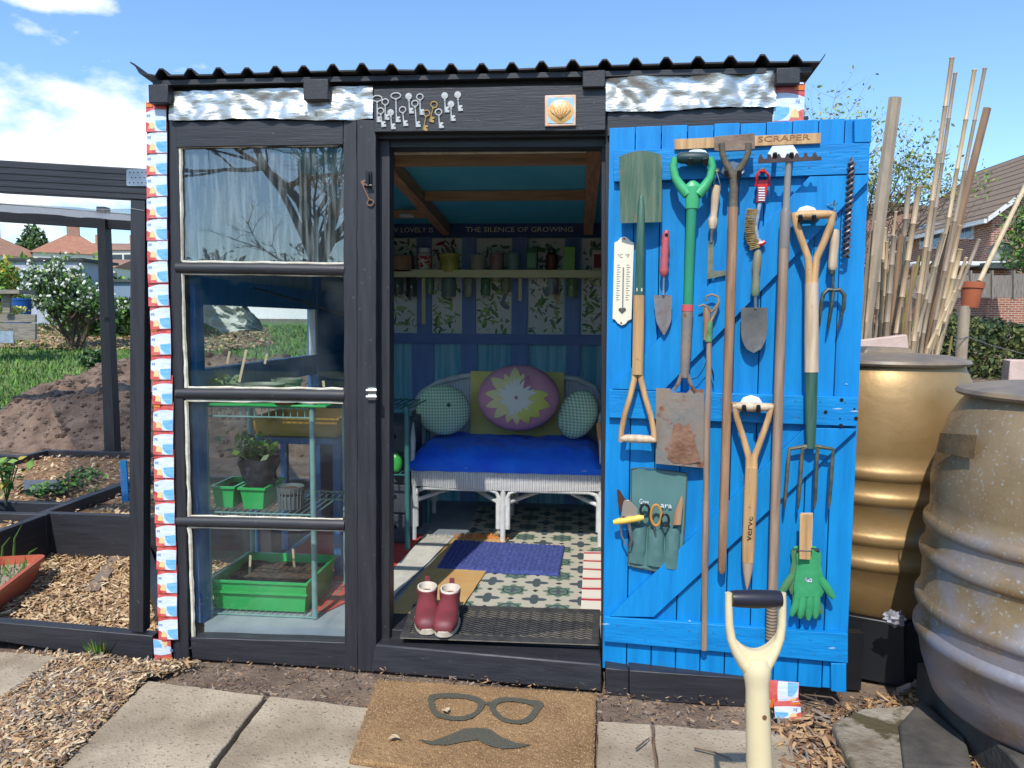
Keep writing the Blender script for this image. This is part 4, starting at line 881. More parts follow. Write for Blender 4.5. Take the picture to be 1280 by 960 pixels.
# 14 long dibber
t = tool('long_dibber', 'long wooden dibber with D handle, printed word and pale pointed tip', 'dibber', 934, 737)
b = MB(); tpx(b, dp, [(916, 507, .058, 3.6), (924, 508, .058, 5), (941, 509, .058, 5.6), (958, 509, .058, 5), (966, 508, .058, 3.6)], 12); b.out('grip', wpale, t)
b = MB(); tpx(b, dp, [(917.5, 503, .058, 3.4), (921, 522, .058, 3.7), (930, 550, .056, 3.8), (936, 572, .055, 4.2), (936.5, 592, .054, 4.8)], 10); tpx(b, dp, [(965, 505, .058, 3.4), (960, 525, .058, 3.7), (951, 550, .056, 3.8), (943, 572, .055, 4.2), (942, 592, .054, 4.8)], 10); b.out('yoke', wtan, t)
b = MB(); tpx(b, dp, [(939.3, 584, .054, 7.4), (938, 620, .052, 7.9), (935.5, 680, .048, 7.6), (935, 702, .048, 7)], 14); b.out('shaft', wtan, t)
b = MB(); tpx(b, dp, [(935, 700, .048, 7), (934.5, 716, .047, 5.4), (934, 730, .046, 2.8), (933.8, 737, .046, .5)], 14); b.out('point', mt('bare_tip_wood', c8(190, 164, 140, .85), rough=.8), t)
o = dp(939, 676, .0695); text('verve', .027, o, dp(941.5, 645, .0695)-o, -DT, mt('black_print', (.02, .02, .02, 1)), t, fit=.078)

# 15 pouch and what is in it
pm = mt('green_canvas', c8(84, 124, 122, .85), c8(98, 138, 134, .85), 4, rough=.55, bump=.3, bscale=200, dist=.001)
t = tool('tool_pouch', 'grey green canvas tool pouch with three pockets nailed to the lower left of the door', 'pouch', 822, 718)
P = []
for k in range(17):
    v = k/16; row = []
    for j in range(15):
        u = j/14; x = (789+70*u)*(1-v)+(785+66*u)*v; y = (585+6*u)*(1-v)+(707+11*u)*v
        cv = .006*math.exp(-((u-.18-.12*v)/.07)**2)+.006*math.exp(-((u-.88+.18*v)/.07)**2)
        row.append(dp(x, y, .012+cv+.003*noise.noise(Vector((u*5, v*5, 0)))))
    P.append(row)
b = MB(); b.solid(P, DN*-.002); b.out('back_sheet', pm, t)
for (x0, x1, xb0, xb1, yt) in ((789, 809, 786, 806, 656), (810, 831, 808, 829, 659), (832, 851, 830, 848, 657)):
    P = []
    for k in range(14):
        v = k/13; row = []
        for j in range(11):
            u = j/10; x = (x0+(x1-x0)*u)*(1-v)+(xb0+(xb1-xb0)*u)*v; y = (yt+4*math.sin(u*3.14)*1.0)*(1-v)+(703+(x-785)*.16)*v
            row.append(dp(x, y, .015+.020*math.sin(u*3.14)**.7*(1-.6*v*v)+.003*noise.noise(Vector((x*.25, y*.12, 0)))))
        P.append(row)
    b = MB(); b.solid(P, DN*-.001); b.out('pocket', pm, t)
b = MB(); tpx(b, dp, [(789, 586, .014, .7), (800, 584.5, .016, .7), (822, 586, .016, .7), (840, 589, .016, .7), (859, 592, .014, .7)], 6); tpx(b, dp, [(859, 592, .014, .7), (856, 650, .013, .7), (852, 712, .013, .9), (848, 719, .013, .9), (820, 714, .013, .9), (790, 708, .013, .9), (785, 702, .013, .9), (789, 640, .013, .7), (789, 586, .014, .7)], 6); b.out('edge_binding', mt('olive_binding', c8(76, 90, 72, .85), rough=.7), t)
for s_, x, y in (('Gree', 799, 629.5), ('ara', 825.5, 634)):
    o = dp(x, y, .0225); text(s_, .024, o, dp(x+20, y+1.9, .0225)-o, (0, 0, 1), white, t, fit=.030 if s_ == 'Gree' else .036)
t = tool('secateurs', 'secateurs with yellow handle grip and open wire loop hanging from the left pocket', 'secateurs', 785, 684)
b = MB(); plate(b, dp, [(771, 612.5), (774, 612), (785, 630), (777, 643), (772, 628)], .036, .040); b.out('blade', mt('brown_blade', c8(104, 74, 66, .8), rough=.4, metal=.5), t)
b = MB(); plate(b, dp, [(780, 626), (786, 625), (797, 636), (797, 645), (788, 648), (777, 645), (778, 632)], .040, .046); b.out('joint', mt('grey_joint', c8(176, 164, 152), rough=.35, metal=.4), t, bevel=.001)
b = MB(); tpx(b, dp, [(767, 653, .05, 3), (774, 651.5, .05, 4.2), (781, 651, .05, 3.9), (787, 649.5, .05, 4.3), (793, 649, .05, 3.9), (799, 647.5, .05, 4.3), (805, 647, .05, 3)], 12); b.out('yellow_grip', mt('yellow_plastic', c8(245, 205, 90), rough=.4), t)
b = MB(); tpx(b, dp, [(778, 640, .04, 1.5), (775.5, 655, .04, 1.4), (777, 670, .04, 1.3), (783, 682, .04, 1.2), (788, 683, .04, 1.3), (790, 675, .04, 1.8), (787, 660, .04, 2.4), (785, 648, .04, 2.4)], 8); b.out('wire_handle', steel, t)
t = tool('scissors', 'scissors with dark and orange looped handles standing in the middle pocket', 'scissors', 820, 660)
for (cx, cy, rx, ry, m_) in ((806, 638, 5.5, 8, blackp), (820, 644, 6.5, 13, mt('orange_plastic', c8(196, 140, 60), rough=.4)), (831, 650, 5, 7.5, blackp)):
    b = MB(); pts = [(cx+rx*math.cos(a*math.pi/8), cy+ry*math.sin(a*math.pi/8), .047, 1.7) for a in range(17)]; tpx(b, dp, pts, 8); b.out('finger_loop', m_, t)
b = MB(); tpx(b, dp, [(817, 655, .044, 1.6), (820, 672, .03, 1.6)], 6); b.out('shank', steel, t)
b = MB(); b.prism([dp(852, 618, .036), dp(854, 624, .036), dp(851.5, 656, .036), dp(840, 656, .036), dp(843, 640, .036)], DN*.010)
tag(b.out('wood_handled_knife', wbrown, bevel=.003), 'brown wooden handle poking out of the right pocket of the pouch', 'knife')

# 16 gloves and peg
gl = mt('green_knit', c8(50, 152, 96, .85), c8(64, 166, 108, .85), 30, rough=.85, bump=.5, bscale=240, dist=.001); gp2 = mt('dirty_palm_rubber', c8(92, 124, 84, .85), c8(60, 140, 92, .85), 12, rough=.7)
def glove(label, ox, oy, w0, flip=1, m_=None):
    t = tool('gardening_glove', label, 'glove', 1010+ox, 775+oy, w0, 'pair of green gardening gloves pegged to the door')
    P = []
    rows = [(687, 996, 1024), (694, 995, 1027), (704, 996, 1026), (716, 995, 1028), (728, 993, 1031), (738, 992, 1031), (746, 993, 1027)]
    for (y, xl, xr) in rows:
        P.append([dp((xl+(xr-xl)*j/8-1010)*flip+1010+ox, y+oy, w0+.012*math.sin(math.pi*j/8)**.6) for j in range(9)])
    b = MB(); b.solid(P, DN*-.008)
    def F(pts): tpx(b, dp, [((x-1010)*flip+1010+ox, y+oy, w0+.003, r) for x, y, r in pts], 10, flat=.7)
    F([(998, 738, 4.5), (996, 752, 4.6), (992, 764, 4.2), (989.5, 770, 2)]); F([(1005, 742, 4.6), (1003, 756, 4.7), (1001, 768, 4.4), (1000, 773, 2)]); F([(1013, 742, 4.7), (1012.5, 756, 4.7), (1011, 769, 4.3), (1010.5, 775, 2)]); F([(1020.5, 740, 4.6), (1021, 754, 4.5), (1020, 768, 4.1), (1019, 773, 2)])
    F([(1024, 722, 5), (1032, 732, 5), (1038, 742, 4.6), (1042.5, 748, 2.4)])
    b.out('hand', m_ or gl, t)
    b = MB(); F2 = [((x-1010)*flip+1010+ox, y+oy, w0+.004, r) for x, y, r in ((996, 688, 2.2), (1010, 686.5, 2.2), (1024, 688, 2.2))]; tpx(b, dp, F2, 8); b.out('cuff_band', gl if flip < 0 else blackp, t)
    return t
glove('front green knitted glove with small dark badge pegged to the door', 0, 0, .040)
g2 = glove('rear green glove with dirty fingertips half hidden behind the front glove', -4, -3, .022, -1, mt('soiled_green_glove', c8(52, 146, 92, .85), c8(110, 122, 84, .85), 10, rough=.8, bump=.4, bscale=200, dist=.001))
b = MB(); plate(b, dp, [(1006, 722), (1015, 724), (1015, 728.5), (1006, 726.5)], .051, .0535); tagb = b.out('badge', mt('navy_badge', c8(30, 40, 90), c8(230, 235, 245), 200, (1, 1, 3), rough=.5, lo=.48, hi=.52), [o_ for o_ in COL.objects if o_.name == 'gardening_glove'][0])
t = tool('clothes_peg', 'big wooden clothes peg gripping the green gloves', 'clothes peg', 1007, 700)
b = MB(); plate(b, dp, [(1000, 643), (1016, 643), (1013, 700), (999, 699)], .060, .068); b.out('peg_leg', wtan, t, bevel=.001)
b = MB(); plate(b, dp, [(1001, 641.5), (1016.5, 641.5), (1014.5, 700), (1001, 699)], .024, .032); b.out('peg_leg', wpale, t, bevel=.001)
b = MB(); tpx(b, dp, [(999.5, 688, .069, .7), (1014.5, 688.5, .069, .7), (1015, 688.5, .04, .7)], 6); b.out('spring', steel, t)
b = MB(); b.lathe([(.001, 0), (.010, 0), (.010, .036), (.001, .036)], dp(1008, 668, .026), DN, 10); b.out('spring_coil', steel, t)
# ================================================================== ON THE FRONT WALL
silver = mt('silver_key', c8(222, 220, 214), c8(180, 176, 166), 30, rough=.35, metal=.35); brass = mt('brass_key', c8(196, 158, 92), rough=.35, metal=.6); rk = mt('rusty_key', c8(140, 104, 84), rough=.6, metal=.3)
KG = 'old keys screwed to the lintel board'
keys = [((112, 225), (113, 330), 'first silver key at the far left end of the lintel, oval ring bow'), ((148, 240), (148, 320), 'short silver key second in the upper row at the left of the lintel'), ((195, 213), (198, 330), 'long silver key with wide oval bow, set highest in the left cluster'), ((252, 215), (257, 292), 'silver key with round flat bow right of the long wide-bowed key'), ((302, 218), (304, 298), 'silver key with small ring bow, last of the upper row before the brass keys'),
 ((127, 280), (134, 352), 'lower row silver key nearest the left end of the lintel'), ((172, 287), (177, 362), 'lower row silver key second from the left with pale round bow'), ((225, 275), (232, 348), 'lower row silver key in the middle of the left cluster'), ((280, 247), (287, 352), 'long silver key just left of the two brass keys'),
 ((365, 252), (345, 328), 'upper brass key leaning to the left'), ((332, 290), (317, 366), 'lower brass key leaning to the left'), ((412, 212), (415, 287), 'silver key above and right of the brass keys'), ((385, 285), (390, 357), 'lowest silver key directly right of the brass pair'), ((440, 250), (442, 325), 'silver key with round bow second from the right'), ((470, 208), (475, 281), 'silver key at the right end of the key row')]
def key(k0, k1, label, m_, w0=.024, conv=None, group=KG, wide=1.0, flat=False):
    conv = conv or (lambda q: (440+q[0]/3.556, 60+q[1]/3.556))
    a = fp(*conv(k0), w0); c = fp(*conv(k1), w0); d = (c-a).normalized(); s_ = Vector((-d.z, 0, d.x)); L_ = (c-a).length; o = thing('old_key', label, 'key', a, group)
    b = MB(); r = .0095 if not flat else .011
    if flat: b.lathe([(.004, -.0015), (r, -.0015), (r, .0015), (.004, .0015), (.004, -.0015)], a, (0, 1, 0), 16, 1)
    else: b.tube([a+d*(math.cos(t_*math.pi/8)*r)+s_*(math.sin(t_*math.pi/8)*r*1.15*wide) for t_ in range(17)], .0026, 6, caps=False)
    b.out('bow', m_, o)
    b = MB(); b.tube([a+d*r*.9, c], .0026, 8); b.tube([a+d*r*1.1, a+d*r*1.6], .0042, 8); b.out('stem', m_, o)
    b = MB(); b.smooth = False; y = Vector((0, .0018, 0)); e = c-d*.018
    sg = 1 if s_.x > 0 else -1
    for (u0, u1, ln) in ((0, .006, .013), (.006, .010, .008), (.010, .018, .014)):
        p = e+d*u0; q = e+d*u1; b.hexa([p-y, q-y, q-y+s_*sg*ln, p-y+s_*sg*ln, p+y, q+y, q+y+s_*sg*ln, p+y+s_*sg*ln])
    b.out('bit', m_, o)
for i, (a, c, lb) in enumerate(keys): key(a, c, lb, brass if 'brass key lean' in lb else silver, wide=1.5 if i in (0, 2) else 1, flat=i in (3, 6, 11, 13, 14))
key((82, 688), (40, 592), 'rusty brown key hanging askew on the door post below the lintel', rk, w0=.018, conv=None, group=None)
# tile
t = thing('ceramic_tile', 'square ceramic tile with a raised orange shell disc on pale blue, screwed to the lintel', 'tile', fp(700, 138, .022))
b = MB(); plate(b, fp, [(681, 119), (720, 118), (720, 157), (681, 158)], .022, .031); b.out('tile_body', mt('peach_glaze', c8(232, 180, 140), c8(240, 214, 190), 30, rough=.25), t, bevel=.003)
b = MB(); plate(b, fp, rect(685, 122, 716.5, 154), .029, .0325); b.out('blue_ground', mt('pale_blue_glaze', c8(150, 196, 226), c8(190, 220, 236), 20, rough=.2), t)
b = MB(); P = []
c = fp(700.5, 139.5, .0325)
for i in range(9):
    P.append([c+Vector((math.cos(a*math.pi/24)*i/8*.042, -.007*(1-(i/8)**2)-.0012*math.cos(a*.5*2)*(i/8)*(1-(i/8)), math.sin(a*math.pi/24)*i/8*.037)) for a in range(49)])
b.open_ = True; b.grid(P); b.out('orange_disc', mt('orange_glaze', c8(230, 178, 104), c8(240, 196, 130), 14, rough=.3, bump=.4, bscale=50), t)
b = MB()
for k in range(7):
    s_ = (k-3)/3; b.tube([c+Vector((s_*.030*v, -.008*(1-v*v)-.0012, .020-.046*(1-v)*.2+.004-abs(s_)*.016*v)) if False else c+Vector((s_*.034*math.sin(v*1.5), -.0085*(1-(v*.8)**2), -.022+.046*v*(1-.35*abs(s_)))) for v in (0, .3, .6, .9)], .0011, 5)
b.out('shell_ribs', mt('ochre_line', c8(196, 140, 76), rough=.4), t)

# ================================================================== INSIDE: SHELF ITEMS
Ys = YB-.10
def canm(n_, c1, c2=None, **k): return mt(n_, c1, c2, **({'scale': 30, 'rough': .45}|k))
def up_(px, y0, y1, Yv=Ys):   # base on shelf top; returns x, z0, z1
    return yp(px, 340, Yv).x, None
shz = yp(600, 340, YB-.15).z
def boxitem(name, label, cat, x0, x1, y0, m_, m2=None, dep=.07, kind=0):
    A = yp(x0, 336, Ys); B = yp(x1, y0, Ys); t = thing(name, label, cat, ((A.x+B.x)/2, Ys, shz))
    b = MB(); b.box((A.x, Ys-dep/2, shz), (B.x, Ys+dep/2, B.z)); b.out('body', m_, t, bevel=.002)
    if m2: b = MB(); b.box((A.x+.008, Ys-dep/2-.0015, shz+(B.z-shz)*.2), (B.x-.008, Ys-dep/2, shz+(B.z-shz)*.8)); b.out('label_panel', m2, t)
    if kind: b = MB(); b.box((A.x-.001, Ys-dep/2-.001, B.z-.006), (B.x+.001, Ys+dep/2+.001, B.z+.004)); b.out('lid', m_, t, bevel=.001)
    return t
def rounditem(name, label, cat, x0, x1, y0, m_, m2=None, lid=None, neck=1.0):
    A = yp(x0, 336, Ys); B = yp(x1, y0, Ys); r = (B.x-A.x)/2; cx = (A.x+B.x)/2; H = B.z-shz; t = thing(name, label, cat, (cx, Ys, shz)); o = (cx, Ys, shz)
    b = MB(); b.lathe([(r*.92, 0), (r, .006), (r, H*.86), (r*neck, H*.92), (r*neck, H), (r*neck*.9, H), (r*neck*.86, H*.75), (0, H*.75)] if not lid else [(r*.92, 0), (r, .006), (r, H*.74), (r*neck, H*.82), (r*neck, H*.84), (0, H*.84)], o, seg=28); b.out('body', m_, t)
    if m2: b = MB(); b.lathe([(r+.0008, H*.2), (r+.0008, H*.66)], o, seg=28); b.open_ = True; b.out('printed_band', m2, t)
    if lid: b = MB(); b.lathe([(r*neck+.003, H*.82), (r*neck+.004, H*.84), (r*neck+.004, H*.98), (r*neck, H), (0, H)], o, seg=28); b.out('lid', lid, t)
    return t
crmc = c8(220, 214, 196)
boxitem('wooden_box', 'brown cardboard box at the left end of the shelf', 'box', 478, 516, 320, wbrown, dep=.1)
rounditem('storage_jar', 'white jar with red printed pattern and screw lid on the shelf', 'jar', 522, 539, 310, canm('jar_white', c8(205, 205, 200)), canm('red_print', c8(190, 40, 40), c8(225, 220, 212), scale=60, lo=.48, hi=.52), white, .75)
rounditem('tin_can', 'olive yellow round tin on the shelf beside the red and white jar', 'tin', 550, 574, 317, canm('olive_gold', c8(150, 146, 60), c8(200, 196, 96), scale=12), lid=canm('gold_lid', c8(190, 184, 100)), neck=.98)
rounditem('mug', 'pale green patterned mug, leftmost of the three mugs', 'mug', 588, 608, 319, canm('mug_sage', c8(150, 160, 136), c8(170, 150, 140)))
rounditem('mug', 'mug with dark red diagonal stripes between two green mugs', 'mug', 612, 630, 316, canm('mug_stripe', c8(140, 146, 136), c8(150, 84, 84), st=(1, 1, 4)))
rounditem('mug', 'green and blue mug, rightmost of the three mugs', 'mug', 633, 651, 317, canm('mug_green', c8(120, 156, 116), c8(110, 140, 160)))
boxitem('tea_tin', 'dark green tea tin with round emblem on the shelf', 'tin', 658, 672, 311, canm('tea_green', c8(46, 96, 58)), canm('tea_pale', c8(110, 160, 110)), kind=1)
rounditem('treacle_tin', 'dark brown bottle tin with ribbed sides between the two green tins', 'tin', 682, 697, 311, canm('brown_tin', c8(110, 60, 44), c8(80, 44, 36), st=(6, 6, 1)), lid=darksteel, neck=.5)
boxitem('square_tin', 'light green chequered square tin on the shelf', 'tin', 704, 719, 310, canm('lime_check', c8(150, 200, 92), c8(120, 176, 76), scale=80), canm('lime_deep', c8(130, 186, 90)), kind=1)
boxitem('seed_box', 'dark red box with cream border at the right end of the shelf', 'box', 740, 756, 313, canm('box_cream', c8(220, 205, 180)), canm('box_red', c8(120, 24, 34)))
b = MB(); b.lathe([(.03, 0), (.04, .004), (.04, .012), (0, .018)], Vector((-.93, 1.5, cz(1.5)-.05)), (0, 0, -1), 20); tag(b.out('push_light', white), 'round white stick-on lamp on the ceiling purlin', 'lamp')
# jars under the shelf, with dark lids
gj = mt('jar_glass_tint', c8(120, 136, 128), c8(70, 90, 80), 30, rough=.15, spec=.8)
jlab = ['jar of dark seeds hanging under the left end of the shelf', 'jar with dark flecks hanging left of the measuring strip', 'jar of greenish leaves hanging right of the measuring strip', 'empty looking jar hanging over the second blue batten', 'clear jar hanging at the left of the middle botanical panel', 'jar of green twine hanging at the right of the middle botanical panel', 'jar hanging over the poppy print right of centre', 'jar of white string hanging over the fourth blue batten', 'wide jar of green leaves hanging at the right end of the shelf']
for i, (x0, x1, y1) in enumerate(((490, 504, 368), (508, 521, 371), (532, 543, 368), (552, 570, 371), (580, 592, 371), (601, 613, 369), (626, 639, 364), (684, 698, 368), (708, 722, 371))):
    A = yp(x0, y1, Ys); B = yp(x1, 347, Ys); cx = (A.x+B.x)/2; r = (B.x-A.x)/2; zt = shz-.022; t = thing('hanging_jar', jlab[i], 'jar', (cx, Ys, A.z), 'jars screwed under the shelf')
    b = MB(); b.lathe([(0, A.z), (r*.9, A.z), (r, A.z+.008), (r, zt-.02), (r*.85, zt-.012)], (cx, Ys, 0), seg=20); b.out('glass_body', mt('jar_fill_%s' % 'abcdefghi'[i], c8(*[(60, 70, 60), (48, 52, 46), (96, 128, 96), (110, 128, 124), (140, 150, 130), (70, 110, 86), (120, 140, 110), (190, 194, 186), (100, 132, 90)][i]), c8(*[(120, 130, 116), (90, 98, 84), (130, 150, 118), (130, 148, 140), (180, 180, 160), (120, 160, 120), (150, 160, 120), (90, 104, 120), (150, 170, 120)][i]), 24, (1, 1, .5), rough=.12), t)
    b = MB(); b.lathe([(r*.95, zt-.012), (r*.98, zt+.0)], (cx, Ys, 0), seg=20); b.lathe([(r*.95, zt-.012), (r*.98, zt-.010), (r*.98, zt), (0, zt)], (cx, Ys, 0), seg=20); b.out('jar_lid', darksteel, t)
for i, (px_, y1, lb) in enumerate(((529.5, 405, 'long pale wooden strip hanging below the shelf at the left'), (650, 376, 'short pale wooden strip hanging over the third batten'), (697, 381, 'short pinkish strip hanging near the fourth batten'))):
    A = yp(px_-2, y1, YB-.06); B = yp(px_+2.5, 346, YB-.06); b = MB(); b.box((A.x, YB-.064, A.z), (B.x, YB-.058, shz-.02)); tag(b.out('plant_marker', shm if i < 2 else wpale), lb, 'marker strip')

# ================================================================== BENCH
wick = bpy.data.materials.new('white_wicker'); wick.use_nodes = True; t = wick.node_tree; bs = t.nodes['Principled BSDF']; bs.inputs['Roughness'].default_value = .6
co = N('ShaderNodeTexCoord'); wv = N('ShaderNodeTexWave'); wv.inputs['Scale'].default_value = 34; wv.inputs['Distortion'].default_value = 1.2; t.links.new(co.outputs['Object'], wv.inputs[0]); wv.bands_direction = 'X'
wv2 = N('ShaderNodeTexWave'); wv2.inputs['Scale'].default_value = 48; wv2.bands_direction = 'Z'; wv2.inputs['Distortion'].default_value = 1; t.links.new(co.outputs['Object'], wv2.inputs[0])
mlt = math_('MULTIPLY', wv.outputs['Fac'], wv2.outputs['Fac']); add_ = math_('ADD', math_('MULTIPLY', mlt, .8), math_('MULTIPLY', wv.outputs['Fac'], .5))
q = mixc(math_('MINIMUM', math_('MULTIPLY_ADD', add_, 1.4, .25), 1.0), c8(168, 166, 165, .9), c8(248, 247, 245, .95)); t.links.new(q, bs.inputs['Base Color'])
bu = N('ShaderNodeBump'); bu.inputs['Strength'].default_value = .8; bu.inputs['Distance'].default_value = .004; t.links.new(add_, bu.inputs['Height']); t.links.new(bu.outputs[0], bs.inputs['Normal'])
YF, YR = 1.18, 1.74
bench = thing('wicker_bench', 'white cane and wicker two seat bench against the back wall of the shed', 'bench', (-.35, 1.45, FL))
def Bn(b, name, m, **k): return b.out(name, m, bench, **k)
def bt(b, pts, r, Yv=None, seg=10): return b.tube([yp(p[0], p[1], (p[2] if len(p) > 2 else Yv)) for p in pts], r, seg)
# skirt with woven ribs
P = []
for j in range(7):
    v = j/6; row = []
    for i in range(180):
        u = i/179; x = 514+(752-514)*u; y = (582+4*u)*(1-v)+(607+7*u+3*math.sin(u*3.1))*v
        row.append(yp(x, y, YF-.012-.012*math.sin(v*3.1)-.0025*(i % 4 < 2)))
    P.append(row)
b = MB(); b.solid(P, (0, .006, 0)); Bn(b, 'seat_skirt', wick, sharp=60)
A = yp(514, 582, YF); B = yp(752, 586, YF); SZ = (A.z+B.z)/2; X0, X1 = A.x, B.x
b = MB(); b.box((X0, YF, SZ-.03), (X1, YR, SZ-.005)); Bn(b, 'seat_deck', whitep)
for s_ in (X0, X1):
    b = MB(); b.box((s_-.006, YF, SZ-.11), (s_+.006, YR, SZ-.0)); Bn(b, 'side_skirt', wick)
b = MB(); b.tube([(X0, YF-.018, SZ), (X1, YF-.018, SZ)], .012, 10); Bn(b, 'front_rim', whitep)
# legs in front with arches
for (xa, xb) in ((514, 521), (622, 636), (748, 755)):
    for Yv in (YF, YR-.03):
        A = yp(xa, 600, YF).x; B = yp(xb, 600, YF).x
        cxs = [(A+B)/2] if False else [A+.004, B-.004]
        b = MB()
        b.tube([((A+B)/2, Yv, FL), ((A+B)/2, Yv, SZ-.02)], .014, 10)
        for c_ in cxs: b.tube([(c_, Yv+.003, FL+.07), (c_, Yv+.003, SZ-.16)], .013, 10)
        Bn(b, 'leg', whitep)
b = MB()
for (xa, xb) in ((519, 624), (634, 749)):
    a = yp(xa, 600, YF).x; c_ = yp(xb, 600, YF).x; r = .05
    pts = [(a, YF, SZ-.20), (a, YF, SZ-.16), (a+.015, YF, SZ-.13), (a+.05, YF, SZ-.118), (c_-.05, YF, SZ-.118), (c_-.015, YF, SZ-.13), (c_, YF, SZ-.16), (c_, YF, SZ-.20)]
    b.tube(pts, .011, 10)
Bn(b, 'leg_arch', whitep)
b = MB()
for (xa, xb) in ((519, 624), (634, 749)):
    a = yp(xa, 600, YF).x; c_ = yp(xb, 600, YF).x; m_ = (a+c_)/2
    for s0, s1 in ((YF, YR-.03), (YR-.03, YF)):
        b.tube([(a, s0, SZ-.185), ((a*3+c_)/4, (s0*3+s1)/4, SZ-.165), (m_, (s0+s1)/2, SZ-.155+(0 if s0 == YF else .012)), ((a+c_*3)/4, (s0+s1*3)/4, SZ-.165), (c_, s1, SZ-.185)], .011, 8)
Bn(b, 'cross_stretcher', whitep)
# back
bp = [(512, 560), (512, 530), (516, 508), (528, 490), (550, 477), (580, 470), (632, 468), (690, 470), (722, 474), (742, 484), (752, 504), (755, 530), (754, 560)]
b = MB(); bt(b, bp, .017, YR); Bn(b, 'back_rim', whitep)
cen = [(x, 575) for x, _ in bp]
P = [[yp(x, y, YR+.004) for x, y in bp]]
for v in (.2, .4, .6, .8, 1): P.append([yp(x, y+(575-y)*v, YR+.004) for x, y in bp])
b = MB(); b.solid(P, (0, .008, 0)); Bn(b, 'back_panel', wick)
# arms
for sx, pts in ((0, [(520, 512, YR), (513, 517, 1.60), (512, 520, 1.4), (514, 530, YF+.05), (516, 550, YF), (515, 580, YF)]), (1, [(750, 505, YR), (751, 515, 1.60), (752, 520, 1.4), (751, 530, YF+.05), (752, 550, YF), (753, 580, YF)])):
    b = MB(); bt(b, pts, .015); Bn(b, 'armrest', whitep)
b = MB(); bt(b, [(750, 530, YF+.03), (751, 541, YF), (752, 549, YF)], .019); Bn(b, 'arm_binding', mt('cane_binding', c8(226, 158, 92), rough=.6))
# seat cover
sc_m = mt('royal_blue_velvet', c8(14, 96, 240, 1), c8(30, 124, 255, 1), 7, rough=.75, bump=.5, bscale=14, dist=.01); sc_m.node_tree.nodes['Principled BSDF'].inputs['Sheen Weight'].default_value = .08
P = []
for j in range(41):
    v = j/40; row = []
    for i in range(121):
        u = i/120; x = X0-.012+(X1-X0+.016)*u; y = YF-.035+(YR-YF)*v
        e = min(1, min(u, 1-u)*14)**.5; f = min(1, v*5)**.5
        z = SZ+.008+.078*f*e+.018*noise.noise(Vector((x*6, y*6, 0)))*f+.016*(.5-abs(noise.noise(Vector((x*9+y*5, y*4-x*3, 4)))))*f+.005*noise.noise(Vector((x*22, y*9, 0)))
        row.append(Vector((x, y+.010*noise.noise(Vector((x*10, 0, 3)))*(1-f), z)))
    P.append(row)
row0 = [Vector((p.x, p.y+.004, SZ-.012+.006*noise.noise(Vector((p.x*12, 1, 1))))) for p in P[0]]; P = [row0]+P
b = MB(); b.solid(P, (0, .002, -.012)); tag(b.out('seat_cover', sc_m), 'royal blue velvet throw spread over the bench seat', 'throw')

# cushions
def cushion_round(name, label, px, py, Yv, rx, rz, th, m_, tilt=0, lean=.25, yawc=0, origin=None):
    c = yp(px, py, Yv); M = Matrix.Rotation(yawc, 3, 'Z') @ Matrix.Rotation(-lean, 3, 'X') @ Matrix.Rotation(tilt, 3, 'Y')
    b = MB(); seg = 48; P = []
    prof = [(0, -1), (.25, -.98), (.5, -.9), (.72, -.74), (.88, -.5), (.97, -.24), (1, 0), (.97, .24), (.88, .5), (.72, .74), (.5, .9), (.25, .98), (0, 1)]
    for (r, h) in prof:
        P.append([c+M @ Vector((math.cos(2*math.pi*k/seg)*r*rx, h*th*(1+.06*math.sin(k*.9)*r), math.sin(2*math.pi*k/seg)*r*rz)) for k in range(seg+1)])
    b.grid(P); o = b.out(name, m_, origin=c); tag(o, label, 'cushion', 'cushions on the wicker bench'); return o, c, M
ging = bpy.data.materials.new('green_gingham'); ging.use_nodes = True; t = ging.node_tree; bs = t.nodes['Principled BSDF']; bs.inputs['Roughness'].default_value = .9
co = N('ShaderNodeTexCoord'); sp = N('ShaderNodeSeparateXYZ'); t.links.new(co.outputs['Object'], sp.inputs[0])
sx_ = math_('GREATER_THAN', math_('FRACT', math_('MULTIPLY', math_('ADD', sp.outputs[0], math_('MULTIPLY', sp.outputs[1], .3)), 62)), .5); sz_ = math_('GREATER_THAN', math_('FRACT', math_('MULTIPLY', sp.outputs[2], 62)), .5)
q = mixc(math_('MULTIPLY', math_('ADD', sx_, sz_), .5), c8(244, 248, 228, .92), c8(140, 200, 140, .92)); t.links.new(q, bs.inputs['Base Color'])
o1, c_, M_ = cushion_round('round_cushion', 'green gingham round cushion at the left end of the bench', 554, 512, 1.50, .150, .142, .055, ging, .25, .3, .3)
b = MB(); b.ell(c_+M_ @ Vector((.02, -.055, .02)), (.012, .006, .012), 10, 6); b.out('button', mt('green_button', c8(60, 120, 70)), o1)
o1, c_, M_ = cushion_round('round_cushion', 'green gingham round cushion at the right end of the bench', 722, 518, 1.50, .118, .138, .05, ging, .45, .25, -.55)
pinkm = mt('dusty_pink_fabric', c8(222, 150, 170, .9), c8(230, 164, 182, .9), 8, rough=.9, bump=.4, bscale=10, dist=.01)
b = MB(); A = yp(587, 560, 1.66); B = yp(705, 466, 1.66); n = 16; P = []
for j in range(n+1):
    P.append([Vector((A.x+(B.x-A.x)*i/n, 1.69-.045*(math.sin(math.pi*i/n)*math.sin(math.pi*j/n))**.5, A.z+(B.z-A.z)*j/n)) for i in range(n+1)])
b.solid(P, (0, .02, 0)); tag(b.out('square_cushion', mt('mustard_fabric', c8(236, 216, 120, .88), c8(242, 222, 134, .88), 10, rough=.9, bump=.4, bscale=30, dist=.005)), 'mustard yellow square cushion behind the pink flower cushion', 'cushion', 'cushions on the wicker bench')
